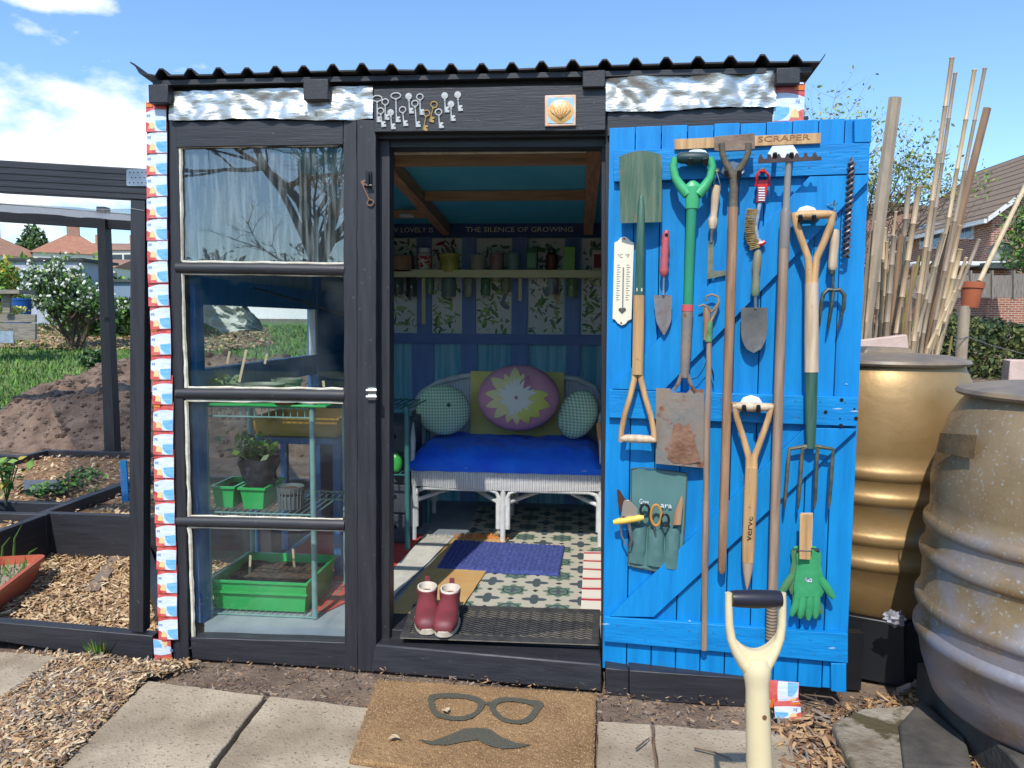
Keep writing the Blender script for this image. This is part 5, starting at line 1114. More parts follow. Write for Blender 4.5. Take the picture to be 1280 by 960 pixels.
oc, c_, M_ = cushion_round('flower_cushion', 'large round dusty pink cushion with a big yellow and white flower print', 648, 497, 1.50, .222, .182, .075, pinkm, 0, .22)
def onc(x, z, e=.0015):
    r = min(.999, math.hypot(x/.222, z/.182)); 
    pr_ = [(0, 1), (.25, .98), (.5, .9), (.72, .74), (.88, .5), (.97, .24), (1, 0)]
    for (r0, h0), (r1, h1) in zip(pr_, pr_[1:]):
        if r <= r1: h = h0+(h1-h0)*(r-r0)/(r1-r0); break
    return c_+M_ @ Vector((x, -(h*.075*1.07+e+.002), z))
def petal(cx, cz_, a, L0, L1, wd, m_, e, jag_=0):
    b.mat(m_); n = 10; P = []
    dx, dz = math.cos(a), math.sin(a)
    for i in range(n+1):
        v = i/n; r = L0+(L1-L0)*v; hw = wd*(math.sin(math.pi*min(1, v*.9+.08))**.8)*(1+jag_*(i % 2)); row = []
        for j in range(5):
            s_ = (2*j/4-1)*hw; row.append(onc(cx+dx*r-dz*s_, cz_+dz*r+dx*s_, e))
        P.append(row)
    b.grid(P)
b = MB(); b.open_ = True; fx_, fz_ = -.005, -.01
for k, (a, L_, wd, m_) in enumerate(((95, .15, .028, 0), (118, .13, .020, 0), (142, .155, .030, 0), (172, .15, .026, 0), (196, .15, .024, 0), (222, .14, .026, 0), (250, .125, .022, 0), (272, .125, .022, 0), (296, .13, .03, 1), (322, .14, .034, 1), (348, .16, .036, 1), (8, .15, .028, 1), (335, .12, .04, 1), (75, .12, .018, 0), (50, .10, .018, 3), (62, .12, .02, 3))):
    petal(fx_, fz_, R_(a), .03, L_*1.14, wd*1.1, m_, .001+k*.00008)
for k in range(26): petal(fx_, fz_, R_(k*13.8+rnd.uniform(-4, 4)), .01, rnd.uniform(.065, .115), .011, 2, .003+k*.00005)
b.out('flower_print', [mt('print_soft_yellow', c8(238, 226, 160, .9)), mt('print_lime', c8(222, 222, 110, .9)), mt('print_cream', c8(240, 236, 224, .85)), mt('print_rose', c8(206, 136, 156, .85))], oc)

# ================================================================== FLOOR THINGS
def mat_obj(name, label, cat, pts, z, th, m_, nx=1, amp=.0, group=None):
    P4 = [zp(x, y, z) for x, y in pts]; b = MB(); n = 40; P = []
    for j in range(n+1):
        v = j/n; row = []
        for i in range(n+1):
            u = i/n; p = (P4[0]*(1-u)+P4[1]*u)*(1-v)+(P4[3]*(1-u)+P4[2]*u)*v; p = p.copy(); p.y = max(p.y, .206); p.x = max(p.x, XL+.04); row.append(p+Vector((0, 0, amp*noise.noise(p*9))))
        P.append(row)
    b.solid(P, (0, 0, -th)); o = b.out(name, m_); return tag(o, label, cat)
def stripes(name, ax, cols, sc, rough=.95):
    m = bpy.data.materials.new(name); m.use_nodes = True; tt = m.node_tree; bs = tt.nodes['Principled BSDF']; bs.inputs['Roughness'].default_value = rough
    co = tt.nodes.new('ShaderNodeTexCoord'); s_ = tt.nodes.new('ShaderNodeSeparateXYZ'); tt.links.new(co.outputs['Object'], s_.inputs[0])
    mu = tt.nodes.new('ShaderNodeMath'); mu.operation = 'MULTIPLY'; mu.inputs[1].default_value = sc; tt.links.new(s_.outputs[ax], mu.inputs[0]); fr = tt.nodes.new('ShaderNodeMath'); fr.operation = 'FRACT'; tt.links.new(mu.outputs[0], fr.inputs[0])
    r = tt.nodes.new('ShaderNodeValToRGB'); r.color_ramp.interpolation = 'CONSTANT'; 
    while len(r.color_ramp.elements) < len(cols): r.color_ramp.elements.new(.5)
    for e, (p, c) in zip(r.color_ramp.elements, cols): e.position = p; e.color = c
    tt.links.new(fr.outputs[0], r.inputs[0]); tt.links.new(r.outputs[0], bs.inputs['Base Color'])
    n = tt.nodes.new('ShaderNodeTexNoise'); n.inputs['Scale'].default_value = 160; tt.links.new(co.outputs['Object'], n.inputs[0]); bu = tt.nodes.new('ShaderNodeBump'); bu.inputs['Strength'].default_value = .6; bu.inputs['Distance'].default_value = .003; tt.links.new(n.outputs[0], bu.inputs['Height']); tt.links.new(bu.outputs[0], bs.inputs['Normal'])
    return m
mat_obj('red_rug', 'red woven rug on the shed floor by the metal shelving', 'rug', [(380, 660), (529, 668), (480, 730), (330, 800)], FL+.003, .004, mt('rug_red', c8(196, 58, 50, .85), c8(212, 84, 72, .85), 14, rough=.95, bump=.7, bscale=150), amp=.004)
mat_obj('striped_runner', 'cream half of the cotton runner on the floor left of the boots', 'rug', [(530, 671), (566, 672), (485, 752), (405, 800)], FL+.006, .004, mt('runner_cream', c8(226, 218, 206, .85), c8(206, 196, 184, .85), 14, rough=.95, bump=.7, bscale=120), amp=.004)
ro = mat_obj('ochre_runner', 'ochre cotton runner with orange fringe lying under the boots', 'rug', [(567, 672), (634, 674), (557, 790), (446, 806)], FL+.008, .004, mt('runner_ochre', c8(206, 168, 112, .85), c8(196, 152, 92, .85), 5, rough=.95, bump=.7, bscale=120), amp=.004)
b = MB(); b.smooth = False
for k in range(260):
    u = rnd.random(); a = zp(568+66*u, 672+2*u, FL+.009); b.tube([a, a+Vector((rnd.gauss(0, .008), rnd.uniform(.01, .045), rnd.uniform(0, .02)))], .0015, 4, caps=False)
b.out('fringe', mt('orange_fringe', c8(226, 150, 84, .85), c8(206, 130, 66, .85), 20, rough=.95), ro)
b = MB(); b.smooth = False
for k in range(160):
    u = rnd.random(); a = zp(530+36*u, 671+1*u, FL+.007); b.tube([a, a+Vector((rnd.gauss(0, .005), rnd.uniform(.008, .025), rnd.uniform(0, .01)))], .0013, 4, caps=False)
b.out('fringe', mt('runner_cream', (1, 1, 1, 1)), [o for o in COL.objects if o.name == 'striped_runner'][0])
mat_obj('striped_rug', 'cream rug with thin red stripes at the right edge of the doorway', 'rug', [(730, 689), (790, 690), (800, 764), (726, 762)], FL+.006, .004, stripes('red_cream_stripes', 1, [(0, c8(232, 224, 208, .85)), (.72, c8(190, 50, 66, .85)), (.9, c8(226, 200, 190, .85))], 8.2), amp=.003)
# blue crocheted mat: real bumps
P4 = [zp(x, y, FL+.012) for x, y in ((568, 675), (706, 682), (699, 717), (545, 710))]
b = MB(); P = []; nx, ny = 150, 66
for j in range(ny+1):
    v = j/ny; row = []
    for i in range(nx+1):
        u = i/nx; p = (P4[0]*(1-u)+P4[1]*u)*(1-v)+(P4[3]*(1-u)+P4[2]*u)*v
        h = .006*abs(math.sin(u*math.pi*25))*abs(math.sin(v*math.pi*11))+.003*noise.noise(p*50); e = min(u, 1-u)*nx; e2 = min(v, 1-v)*ny
        if min(e, e2) < 1: h = -.006
        q = p+Vector((.003*math.sin(v*34*math.pi)*(u-.5), .003*math.sin(u*50*math.pi)*(v-.5), h)); row.append(q)
    P.append(row)
b.solid(P, (0, 0, -.008)); tag(b.out('crochet_mat', mt('navy_blue_yarn', c8(48, 58, 118, .9), c8(74, 88, 152, .9), 60, rough=.95, bump=.8, bscale=220), sharp=180), 'navy blue crocheted rectangular mat in front of the bench', 'mat')
# rubber mat
rub = thing('rubber_doormat', 'black rubber doormat with wavy cut-out pattern just inside the threshold', 'doormat', zp(640, 785, FL+.01))
P4 = [zp(x, y, FL+.006) for x, y in ((517, 757), (750, 764), (748, 806), (500, 797))]
def bil(u, v, z=0):
    p = (P4[0]*(1-u)+P4[1]*u)*(1-v)+(P4[3]*(1-u)+P4[2]*u)*v; return p+Vector((0, 0, z))
b = MB(); b.prism([bil(0, 0), bil(0, 1), bil(1, 1), bil(1, 0)], (0, 0, -.003)); b.out('dusty_base', mt('dusty_infill', c8(150, 140, 122, .8), c8(120, 112, 98, .8), 30, rough=.9), rub)
rubm = mt('black_rubber', c8(58, 58, 60, .7), c8(84, 82, 78, .7), 20, rough=.7, bump=.3)
b = MB()
for (u0, v0, u1, v1) in ((0, 0, 1, .09), (0, .91, 1, 1), (0, .09, .04, .91), (.965, .09, 1, .91)):
    b.hexa([bil(u0, v1), bil(u1, v1), bil(u1, v0), bil(u0, v0), bil(u0, v1, .007), bil(u1, v1, .007), bil(u1, v0, .007), bil(u0, v0, .007)])
b.out('border', rubm, rub)
b = MB()
for k in range(13):
    v = .12+.76*k/12; b.tube([bil(.04+.925*i/120, v+.022*math.sin(i*.85+(k % 2)*0), .003) for i in range(121)], .0028, 5)
b.out('wave_lattice', rubm, rub)
# boots
bm_ = mt('burgundy_rubber', c8(136, 54, 62, .85), c8(104, 50, 54, .85), 9, rough=.55, bump=.2); so_ = mt('cream_sole', c8(226, 214, 194, .85), c8(190, 176, 156, .85), 30, rough=.7); li = mt('cream_lining', c8(236, 226, 208), rough=.9)
def boot(label, cx, cy, rot):
    o = zp(cx, cy, FL+.0155); t = thing('ankle_boot', label, 'boot', o, 'pair of burgundy ankle wellington boots'); Mr = Matrix.Rotation(rot, 3, 'Z')
    def q(x, y, z): return o+Mr @ Vector((x, y, z))
    def sec(y, hw, z0, z1, n=18, p=2.4):
        r = []
        for k in range(n):
            a = 2*math.pi*k/n; c, s_ = math.cos(a), math.sin(a); r.append(q(hw*math.copysign(abs(c)**(2/p), c), y, (z0+z1)/2+(z1-z0)/2*math.copysign(abs(s_)**(2/p), s_)))
        return r
    # foot: y from toe (-) to heel
    S_ = [(-.128, .010, .018, .030), (-.122, .030, .010, .048), (-.105, .041, .008, .060), (-.08, .046, .008, .066), (-.05, .045, .008, .076), (-.02, .041, .008, .094), (.01, .037, .008, .104), (.05, .035, .008, .10), (.09, .034, .008, .09), (.108, .024, .012, .07)]
    b = MB(); n = 18; V = [p for s_ in S_ for p in sec(*s_)]; m_ = len(S_)
    b.add(V, [(i*n+k, i*n+(k+1) % n, (i+1)*n+(k+1) % n, (i+1)*n+k) for i in range(m_-1) for k in range(n)]+[list(range(n))[::-1], list(range((m_-1)*n, m_*n))])
    # shaft rings
    def ringz(z, cy_, hx, hy): return [q(math.cos(2*math.pi*k/20)*hx, cy_+math.sin(2*math.pi*k/20)*hy, z) for k in range(20)]
    RR = [(.045, .045, .037, .064), (.060, .046, .037, .060), (.074, .052, .037, .054), (.090, .056, .039, .052), (.104, .058, .040, .052), (.106, .058, .037, .049)]
    V = [p for r in RR for p in ringz(*r)]; b.add(V, [(i*20+k, i*20+(k+1) % 20, (i+1)*20+(k+1) % 20, (i+1)*20+k) for i in range(len(RR)-1) for k in range(20)])
    b.out('upper', bm_, t)
    b = MB(); V = ringz(.102, .058, .0365, .0485)+ringz(.112, .060, .0365, .0485)+ringz(.112, .060, .032, .044)+ringz(.06, .055, .03, .044); b.add(V, [(i*20+k, i*20+(k+1) % 20, (i+1)*20+(k+1) % 20, (i+1)*20+k) for i in range(3) for k in range(20)]); b.out('lining', li, t)
    ol = []
    for k in range(40):
        a = 2*math.pi*k/40; y = -.005+math.sin(a)*.125; wq = .047 if y < 0 else .038; ol.append(Vector((math.copysign(abs(math.cos(a))**.7, math.cos(a))*wq*(1 if y < .0 else 1), y, 0)))
    b = MB(); b.prism([q(p.x, p.y, 0) for p in ol], (0, 0, .024)); b.out('sole', so_, t, bevel=.003)
    b = MB(); b.hexa([q(-.022, -.001, .082), q(.022, -.001, .082), q(.022, .02, .082), q(-.022, .02, .082), q(-.022, .0, .092), q(.022, .0, .092), q(.022, .018, .092), q(-.022, .018, .092)]); b.out('badge', mt('boot_badge', c8(200, 160, 156), c8(150, 70, 78), 200, (1, 1, 3), rough=.5, lo=.45, hi=.5), t)
    b = MB(); b.prism([q(-.011, .108, .10), q(.011, .108, .10), q(.009, .110, .132), q(-.009, .110, .132)], (0, .004, 0)); b.out('pull_tab', bm_, t, bevel=.001)
boot('left boot of the burgundy ankle pair on the rubber mat', 534, 776, .20); boot('right boot of the burgundy ankle pair on the rubber mat', 560, 779, .04)
# coir mat with printed glasses and moustache
coir = bpy.data.materials.new('coir'); coir.use_nodes = True
coir = mt('coir_fibre', c8(178, 140, 96, .82), c8(146, 112, 74, .82), 5, rough=.97, bump=1, bscale=260, c3=c8(206, 170, 124, .82), s3=220, a3=.56, dist=.006)
cm_ = thing('coir_doormat', 'tan coir doormat printed with spectacles and a moustache in front of the step', 'doormat', zp(600, 920, .03))
Q4 = [zp(x, y, .040) for x, y in ((472, 846), (745, 864), (741, 990), (437, 951))]
Q4[3] = zp(437, 951, .030); 
def cb(u, v, z=0): p = (Q4[0]*(1-u)+Q4[1]*u)*(1-v)+(Q4[3]*(1-u)+Q4[2]*u)*v; p.z = .034+z; return p
P = []; nx, ny = 150, 110
for j in range(ny+1):
    P.append([cb(i/nx, j/ny)+Vector((rnd.gauss(0, .0008), rnd.gauss(0, .0008), rnd.gauss(0, .0012)-(.006 if i in (0, nx) or j in (0, ny) else 0)+.004*noise.noise(cb(i/nx, j/ny)*4))) for i in range(nx+1)])
b = MB(); b.solid(P, (0, 0, -.016)); b.out('coir_pile', coir, cm_, sharp=180)
fib = [coir, mt('fibre_light', c8(206, 170, 124, .82)), mt('fibre_dark', c8(130, 98, 64, .82))]
b = MB(); b.smooth = False
for k in range(9000):
    edge = k < 1800
    if edge: s_ = rnd.random(); e_ = rnd.choice(((s_, .0), (s_, .0), (0, s_), (1, s_), (s_, 1))); p = cb(e_[0], e_[1], -.006)
    else: p = cb(rnd.random(), rnd.random(), .0)
    d = Vector((rnd.gauss(0, 1), rnd.gauss(0, 1), 1.1)).normalized()*rnd.uniform(.004, .009); s_ = Vector((-d.y, d.x, 0)).normalized()*.0006 if abs(d.x)+abs(d.y) > 1e-6 else Vector((.0006, 0, 0)); b.mat(rnd.randrange(3)); b.add([p-s_, p+s_, p+d], [(0, 1, 2)])
b.open_ = True; b.out('loose_fibres', fib, cm_)
prm = mt('grey_green_print', c8(86, 84, 72, .82), c8(108, 102, 86, .82), 200, rough=.97, bump=1, bscale=260, dist=.006)
def mp_(x, y, z=.004):
    p = zp(x, y, .040); return Vector((p.x, p.y, .0372+z*.3+.004*noise.noise(Vector((p.x, p.y, .034))*4)))
def ringpoly(outer, inner, name):
    b = MB(); n = len(outer); b.open_ = True
    P = []
    for k in range(5):
        t_ = k/4; P.append([mp_(o[0]+(i_[0]-o[0])*t_, o[1]+(i_[1]-o[1])*t_)+Vector((0, 0, rnd.gauss(0, .0004))) for o, i_ in zip(outer+outer[:1], inner+inner[:1])])
    b.grid(P); b.out(name, prm, cm_)
def spl(pts, n=6):
    o = []; m_ = len(pts)
    for i in range(m_):
        p0, p1, p2, p3 = pts[i-1], pts[i], pts[(i+1) % m_], pts[(i+2) % m_]
        for k in range(n):
            t_ = k/n; o.append(tuple(.5*((2*p1[a])+(-p0[a]+p2[a])*t_+(2*p0[a]-5*p1[a]+4*p2[a]-p3[a])*t_*t_+(-p0[a]+3*p1[a]-3*p2[a]+p3[a])*t_**3) for a in (0, 1)))
    return o
Lo = spl([(538, 868), (570, 866), (597, 871), (606, 879), (600, 890), (585, 899), (562, 899), (543, 893), (536, 882)]); Li_ = spl([(545, 873), (570, 872), (590, 875), (597, 881), (593, 889), (581, 894), (564, 894), (549, 889), (544, 881)])
Ro = spl([(612, 880), (624, 872), (645, 872), (678, 877), (674, 888), (664, 901), (648, 905), (628, 901), (615, 891)]); Ri = spl([(620, 882), (629, 877), (645, 877), (666, 882), (665, 888), (658, 896), (647, 900), (632, 897), (622, 889)])
ringpoly(Lo, Li_, 'printed_spectacle_rim'); ringpoly(Ro, Ri, 'printed_spectacle_rim')
ms_top = [(522, 923), (540, 925), (560, 918), (580, 910), (597, 909), (612, 911), (628, 922), (645, 929), (664, 931)]; ms_bot = [(522, 923), (538, 930), (560, 930), (580, 926), (596, 924), (610, 931), (628, 936), (648, 935), (664, 931)]
b = MB(); b.open_ = True; b.grid([[mp_(a[0]+(c[0]-a[0])*k/5, a[1]+(c[1]-a[1])*k/5) for a, c in zip(ms_top, ms_bot)] for k in range(6)]); b.out('printed_moustache', prm, cm_)
b = MB(); b.open_ = True; b.grid([[mp_(602, 876+k), mp_(608, 876.5+k), mp_(616, 877+k)] for k in (0, 2, 4)]); b.out('printed_bridge', prm, cm_)
for (x, y, lb) in ((491, 922, 'dry pale leaf lying on the left of the coir mat'), (556, 888, 'tiny pale petal lying on the coir mat'), ):
    b = MB(); c = zp(x, y, .047); b.leaf(c, .03, Vector((0, .2, 1)).normalized(), 1.2); b.leaf(c+Vector((.008, .004, .002)), .02, Vector((.3, 0, 1)).normalized()); tag(b.out('dry_leaf', ch4), lb, 'leaf')

# ================================================================== FOREGROUND SPADE
cs = mt('cream_plastic', c8(238, 222, 180, .85), c8(226, 206, 160, .85), 5, rough=.4, bump=.1); 
dep = 1.5
def sp3(x, y, d=0): return dd(x, y, dep+d)
sc2 = FPX/dep
t = thing('standing_spade', 'cream handled spade with dark grip standing upright in front of the blue door', 'spade', Vector((sp3(952, 960).x, sp3(952, 960).y, 0)))
b = MB()
for s_, pts in ((-1, [(911, 741), (911, 760), (911.5, 780), (914, 798), (920, 813), (929, 828), (937, 838)]), (1, [(978, 741), (978, 760), (977.5, 780), (975, 797), (969, 812), (961, 826), (954, 838)])):
    b.tube([sp3(x, y) for x, y in pts], [r/sc2 for r in (4.6, 4.8, 5, 5.6, 6.5, 7.5, 8)], 12, flat=1.2)
P = []
for k in range(9):
    v = k/8; y0 = 793+0*v; row = []
    for j in range(13):
        u = 2*j/12-1; xx = 945.5+u*(30-4*v-14*v**2.2); y = (793+21*(1-u*u))*(1-v)+(848)*v; row.append(sp3(xx, y, -.006-.007*(1-u*u)*v))
    P.append(row)
b.solid(P, FW*.018); b.out('yoke', cs, t, sharp=60)
b = MB(); b.tube([sp3(914, 748), sp3(920, 748.3), sp3(945, 748.8), sp3(970, 748.6), sp3(976, 748.5)], [r/sc2 for r in (9.5, 10.5, 11.5, 10.5, 9.5)], 18); b.out('grip', mt('black_rubber_grip', c8(40, 38, 48, .8), rough=.38), t)
foot = sp3(949, 960); low = foot+(foot-sp3(946.5, 838))*(foot.z-.05)/(sp3(946.5, 838).z-foot.z)
b = MB(); b.tube([sp3(945.5, 822), sp3(945.6, 832), sp3(945.8, 842), sp3(946.2, 852), sp3(946.6, 862), sp3(947, 880), foot, low], [r/sc2 for r in (13, 17, 17, 15, 14.2, 14.6, 15.8, 16)], 20); b.out('shaft', cs, t)
b = MB(); b.lathe([(2.8/sc2, 0), (2.8/sc2, .001), (0, .001)], sp3(950.5, 890)-FW*(15.0/sc2+.0002), -FW, 12); b.out('rivet_hole', mt('rivet_hole_brown', c8(120, 80, 40), rough=.8), t)
b = MB(); P = []
for k in range(8):
    v = k/7; P.append([low+Vector((.095*(2*j/8-1), .012*(2*j/8-1)**2, .16-.24*v)) for j in range(9)])
b.solid(P, (0, .003, 0)); b.out('blade', darksteel, t)
# ================================================================== BEHIND THE WINDOW: METAL SHELVING
rackm = mt('pale_green_rack_metal', c8(150, 190, 186, .85), c8(130, 170, 166, .85), 20, rough=.4, metal=.3)
rack = thing('wire_shelving', 'tall pale green metal shelving with wire shelves behind the old windows', 'shelving', (-1.18, .3, FL))
RX0, RX1 = yp(256, 510, .14).x, yp(390, 510, .14).x; RYf, RYb = .14, .52
zs = [yp(300, 509, RYf).z, yp(300, 641, RYf).z, yp(300, 768, RYf).z]
posts = [(RX0, RYf), (RX1, RYf), (RX0, RYb), (RX1+.0, RYb)]
for x, y in posts:
    b = MB(); b.tube([(x, y, FL), (x, y, zs[0]+.04)], .011, 10); b.out('rack_post', rackm, rack)
for z in zs:
    b = MB(); 
    for y in (RYf, RYb):
        for dz in (0, -.035): b.tube([(RX0, y, z+dz), (RX1, y, z+dz)], .003, 6)
        for k in range(16): x = RX0+(RX1-RX0)*k/15; b.tube([(x, y, z), (x, y, z-.035)], .002, 5)
    for x in (RX0, RX1): b.tube([(x, RYf, z), (x, RYb, z)], .003, 6)
    for k in range(17): x = RX0+(RX1-RX0)*k/16; b.tube([(x, RYf, z+.002), (x, RYb, z+.002)], .0018, 5)
    b.out('wire_shelf', rackm, rack)
rack2 = thing('teal_shelving', 'teal metal shelving post and shelf beside the dark drawers, seen through the doorway', 'shelving', (-.95, 1.2, FL))
tm = mt('teal_rack_metal', c8(70, 134, 136, .85), c8(90, 150, 150, .85), 10, rough=.4, metal=.3)
PX = yp(509, 600, 1.0).x
for x, y in ((PX, 1.0), (PX-.30, 1.0), (PX, 1.5), (PX-.30, 1.5)):
    b = MB(); b.tube([(x, y, FL), (x, y, .83)], .013, 10); b.out('rack_post', tm, rack2)
for z, nm in ((.815, 1), (.50, 1)):
    b = MB()
    for k in range(9): x = PX-.30+.30*k/8; b.tube([(x, 1.0, z), (x, 1.5, z)], .004, 6)
    for y in (1.0, 1.25, 1.5): b.tube([(PX-.3, y, z-.006), (PX, y, z-.006)], .004, 6)
    b.out('wire_shelf', tm, rack2)
dr = thing('drawer_unit', 'dark grey drawer stack with black finger holes under the teal shelf', 'drawers', (-1.0, 1.3, FL)); dm = mt('charcoal_drawer', c8(84, 90, 98, .8), c8(74, 80, 88, .8), 6, rough=.5)
b = MB(); b.box((PX-.27, 1.10, FL), (PX-.022, 1.45, .74)); b.out('carcass', dm, dr, bevel=.003)
for k in range(4):
    z = FL+.01+k*.153; b = MB(); b.box((PX-.262, 1.088, z), (PX-.03, 1.098, z+.14)); d_ = b.out('drawer', dm, dr, bevel=.002); 
    b = MB(); b.lathe([(.011, 0), (.011, .002), (0, .002)], (PX-.085, 1.0875, z+.08), (0, -1, 0), 12); b.out('finger_hole', hole, d_)
def lump(name, label, cat, c, r, m_, n=120, lsz=.03):
    b = MB(); b.smooth = False
    for k in range(n):
        p = Vector(c)+Vector((rnd.gauss(0, r), rnd.gauss(0, r), rnd.gauss(0, r*.6))); b.mat(rnd.randrange(len(m_))); b.leaf(p, lsz*rnd.uniform(.6, 1.3))
    b.open_ = True; return tag(b.out(name, m_), label, cat)
gbag = MB(); gbag.ell(yp(495, 578, 1.05), (.035, .03, .05), 14, 10); tag(gbag.out('green_bag', mt('green_plastic_film', c8(60, 180, 70), c8(90, 200, 96), 20, rough=.3, bump=.6, bscale=30), wob=.012), 'bright green plastic bag on the lower teal shelf', 'bag')
# top shelf: pots
potm = mt('sage_pot_plastic', c8(128, 138, 118, .85), c8(140, 150, 130, .85), 8, rough=.5); compost = mt('compost', c8(58, 44, 36, .8), c8(96, 76, 60, .8), 30, rough=.95, bump=1, bscale=80)
grn = mt('tray_green', c8(42, 170, 84, .85), c8(56, 186, 98, .85), 8, rough=.35)
def pot(name, label, cx, cy, z, r, h, m_, cat='pot', soil_=True, leaves=0, lm=None):
    t = thing(name, label, cat, (cx, cy, z)); b = MB(); b.lathe([(0, 0), (r*.78, 0), (r*.94, h*.82), (r, h*.82), (r*1.03, h), (r*.96, h), (r*.9, h*.8), (0, h*.8)], (cx, cy, z), seg=28); b.out('pot_body', m_, t)
    if soil_: b = MB(); b.lathe([(r*.91, h*.84), (r*.5, h*.88), (0, h*.86)], (cx, cy, z), seg=24); b.open_ = True; b.out('compost', compost, t)
    if leaves:
        b = MB(); b.smooth = False
        for k in range(leaves):
            a = rnd.random()*6.28; rr = rnd.random()*r*.85; p = Vector((cx+math.cos(a)*rr, cy+math.sin(a)*rr, z+h*.85+rnd.random()*.05)); b.mat(rnd.randrange(3)); b.leaf(p, rnd.uniform(.012, .028))
            if k % 4 == 0: b.tube([(p.x, p.y, z+h*.8), p], .0012, 4)
        b.open_ = True; b.out('seedlings', [leafA, leafB, leafG], t)
    return t
zt = zs[0]+.006
tr = thing('seed_tray', 'flat green seed tray on the top shelf under the sage pots', 'tray', (-1.17, .3, zt)); b = MB(); b.box((RX0+.02, RYf-.02, zt), (RX1+.06, RYb-.03, zt+.008)); b.out('tray_base', grn, tr, bevel=.002)
def atop(px, Yv): return yp(px, 440, Yv).x
pot('plant_pot', 'wide sage green pot full of seedlings on the top shelf', atop(275, .2), .2, zt+.01, .075, .062, potm, leaves=70)
pot('plant_pot', 'wide sage green pot with flat soil right of the seedling pot', atop(326, .22), .22, zt+.01, .085, .066, potm)
pot('plant_pot', 'smaller sage pot behind the two wide pots', atop(358, .36), .36, zt+.01, .06, .075, potm)
pot('terracotta_saucer', 'low brown saucer with one bright green seedling on the top shelf', atop(357, .15), .15, zt+.008, .05, .014, mt('terracotta_dark', c8(150, 96, 72, .8), rough=.8), cat='saucer', leaves=8)
stick = wood('lolly_stick_wood', c8(206, 180, 140, .85), c8(226, 204, 166, .85))
for (x0, y0, x1, y1, Yv, lb) in ((284, 455, 287, 439, .2, 'short wooden plant label in the seedling pot'), (299, 478, 308, 437, .125, 'wooden stick label leaning against the front of the sage pots'), (331, 455, 336, 432, .24, 'pale curved-top label standing in the flat soil pot'), (312, 718, 313, 694, .24, 'wooden label standing at the left in the green propagator tray'), (368, 710, 366, 686, .34, 'wooden label standing at the right in the green propagator tray'), (405, 484, 404, 476, .2, 'tiny pale label at the right of the top shelf')):
    b = MB(); b.beam(yp(x0, y0, Yv), yp(x1, y1, Yv), .010, .002, (0, 1, 0)); tag(b.out('plant_label', stick, bevel=.001), lb, 'plant label')
# middle shelf: green deep pots, black bag, basket
zm = zs[1]+.005
def tray_box(name, label, cat, x0, x1, y0, y1, z, h, m_, taper=.012, th=.004, fill=True):
    t = thing(name, label, cat, ((x0+x1)/2, (y0+y1)/2, z)); b = MB()
    def ringp(dx, zz): return [Vector((x0+dx, y0+dx, zz)), Vector((x1-dx, y0+dx, zz)), Vector((x1-dx, y1-dx, zz)), Vector((x0+dx, y1-dx, zz))]
    R4 = ringp(taper, z)+ringp(0, z+h)+ringp(-.006, z+h)+ringp(-.006, z+h-.008)
    R5 = ringp(th, z+h)+ringp(taper+th, z+th)
    V = R4+R5; F = [(3, 2, 1, 0)]
    for a, c in ((0, 4), (4, 8), (8, 12)): F += [(a+k, a+(k+1) % 4, c+(k+1) % 4, c+k) for k in range(4)]
    F += [(4+k, 4+(k+1) % 4, 16+(k+1) % 4, 16+k) for k in range(4)]+[(16+k, 16+(k+1) % 4, 20+(k+1) % 4, 20+k) for k in range(4)]+[(20, 21, 22, 23)]
    b.smooth = False; b.add(V, F); b.open_ = True; b.out('tray_body', m_, t)
    if fill:
        P = [[Vector((x0+.01+(x1-x0-.02)*i/14, y0+.01+(y1-y0-.02)*j/10, z+h*.72+.01*noise.noise(Vector((i*.9, j*.9, x0*9))))) for i in range(15)] for j in range(11)]
        b = MB(); b.open_ = True; b.grid(P); b.out('compost', compost, t)
    return t
xa = lambda px, Yv, py=600: yp(px, py, Yv).x
tray_box('square_pot', 'bright green square pot at the left of the middle shelf', 'pot', xa(264, .18), xa(292, .18), .18, .36, zm, .085, grn)
tray_box('square_pot', 'bright green square pot beside the black bag on the middle shelf', 'pot', xa(299, .17), xa(330, .17), .17, .36, zm, .085, grn)
bb = thing('bagged_plant', 'leafy young plant growing out of a crumpled black plastic bag pot', 'bagged plant', (xa(322, .28), .28, zm+.08))
b = MB(); c = Vector((xa(324, .25), .25, zm)); P = []
for j in range(12):
    v = j/11; row = []
    for k in range(29):
        a = 2*math.pi*k/28; r = (.052+.016*v)*(1+.15*noise.noise(Vector((math.cos(a)*2.4, math.sin(a)*2.4, v*3))))+.004*noise.noise(Vector((a*6, v*8, 1))); row.append(c+Vector((math.cos(a)*r*1.15, math.sin(a)*r, .08+.11*v+.012*noise.noise(Vector((math.cos(a)*2, math.sin(a)*2, 9))))))
    P.append(row)
b.grid(P); b.open_ = True; b.lathe([(0, .09), (.05, .09)], c, seg=20); b.lathe([(.05, .09), (.062, .16), (0, .165)], c, seg=20); b.out('plastic_bag', mt('black_bin_bag', c8(34, 36, 44, .9), rough=.25, bump=.8, c2=c8(48, 50, 60, .9), scale=12, bscale=25, dist=.01), bb, sharp=180)
b = MB(); b.smooth = False
for k in range(80):
    p = c+Vector((rnd.gauss(-.01, .045), rnd.gauss(0, .04), .20+rnd.random()*.07)); b.mat(rnd.randrange(3)); b.leaf(p, rnd.uniform(.018, .04))
    if k % 5 == 0: b.tube([c+Vector((0, 0, .15)), p], .0015, 4)
b.open_ = True; b.out('leaves', [leafA, leafB, leafG], bb)
bk = thing('mesh_basket', 'small grey plastic basket of soil on the middle shelf', 'basket', (xa(363, .2), .2, zm)); c = Vector((xa(363, .22), .22, zm)); gm_ = mt('grey_mesh_plastic', c8(104, 110, 112, .85), rough=.5)
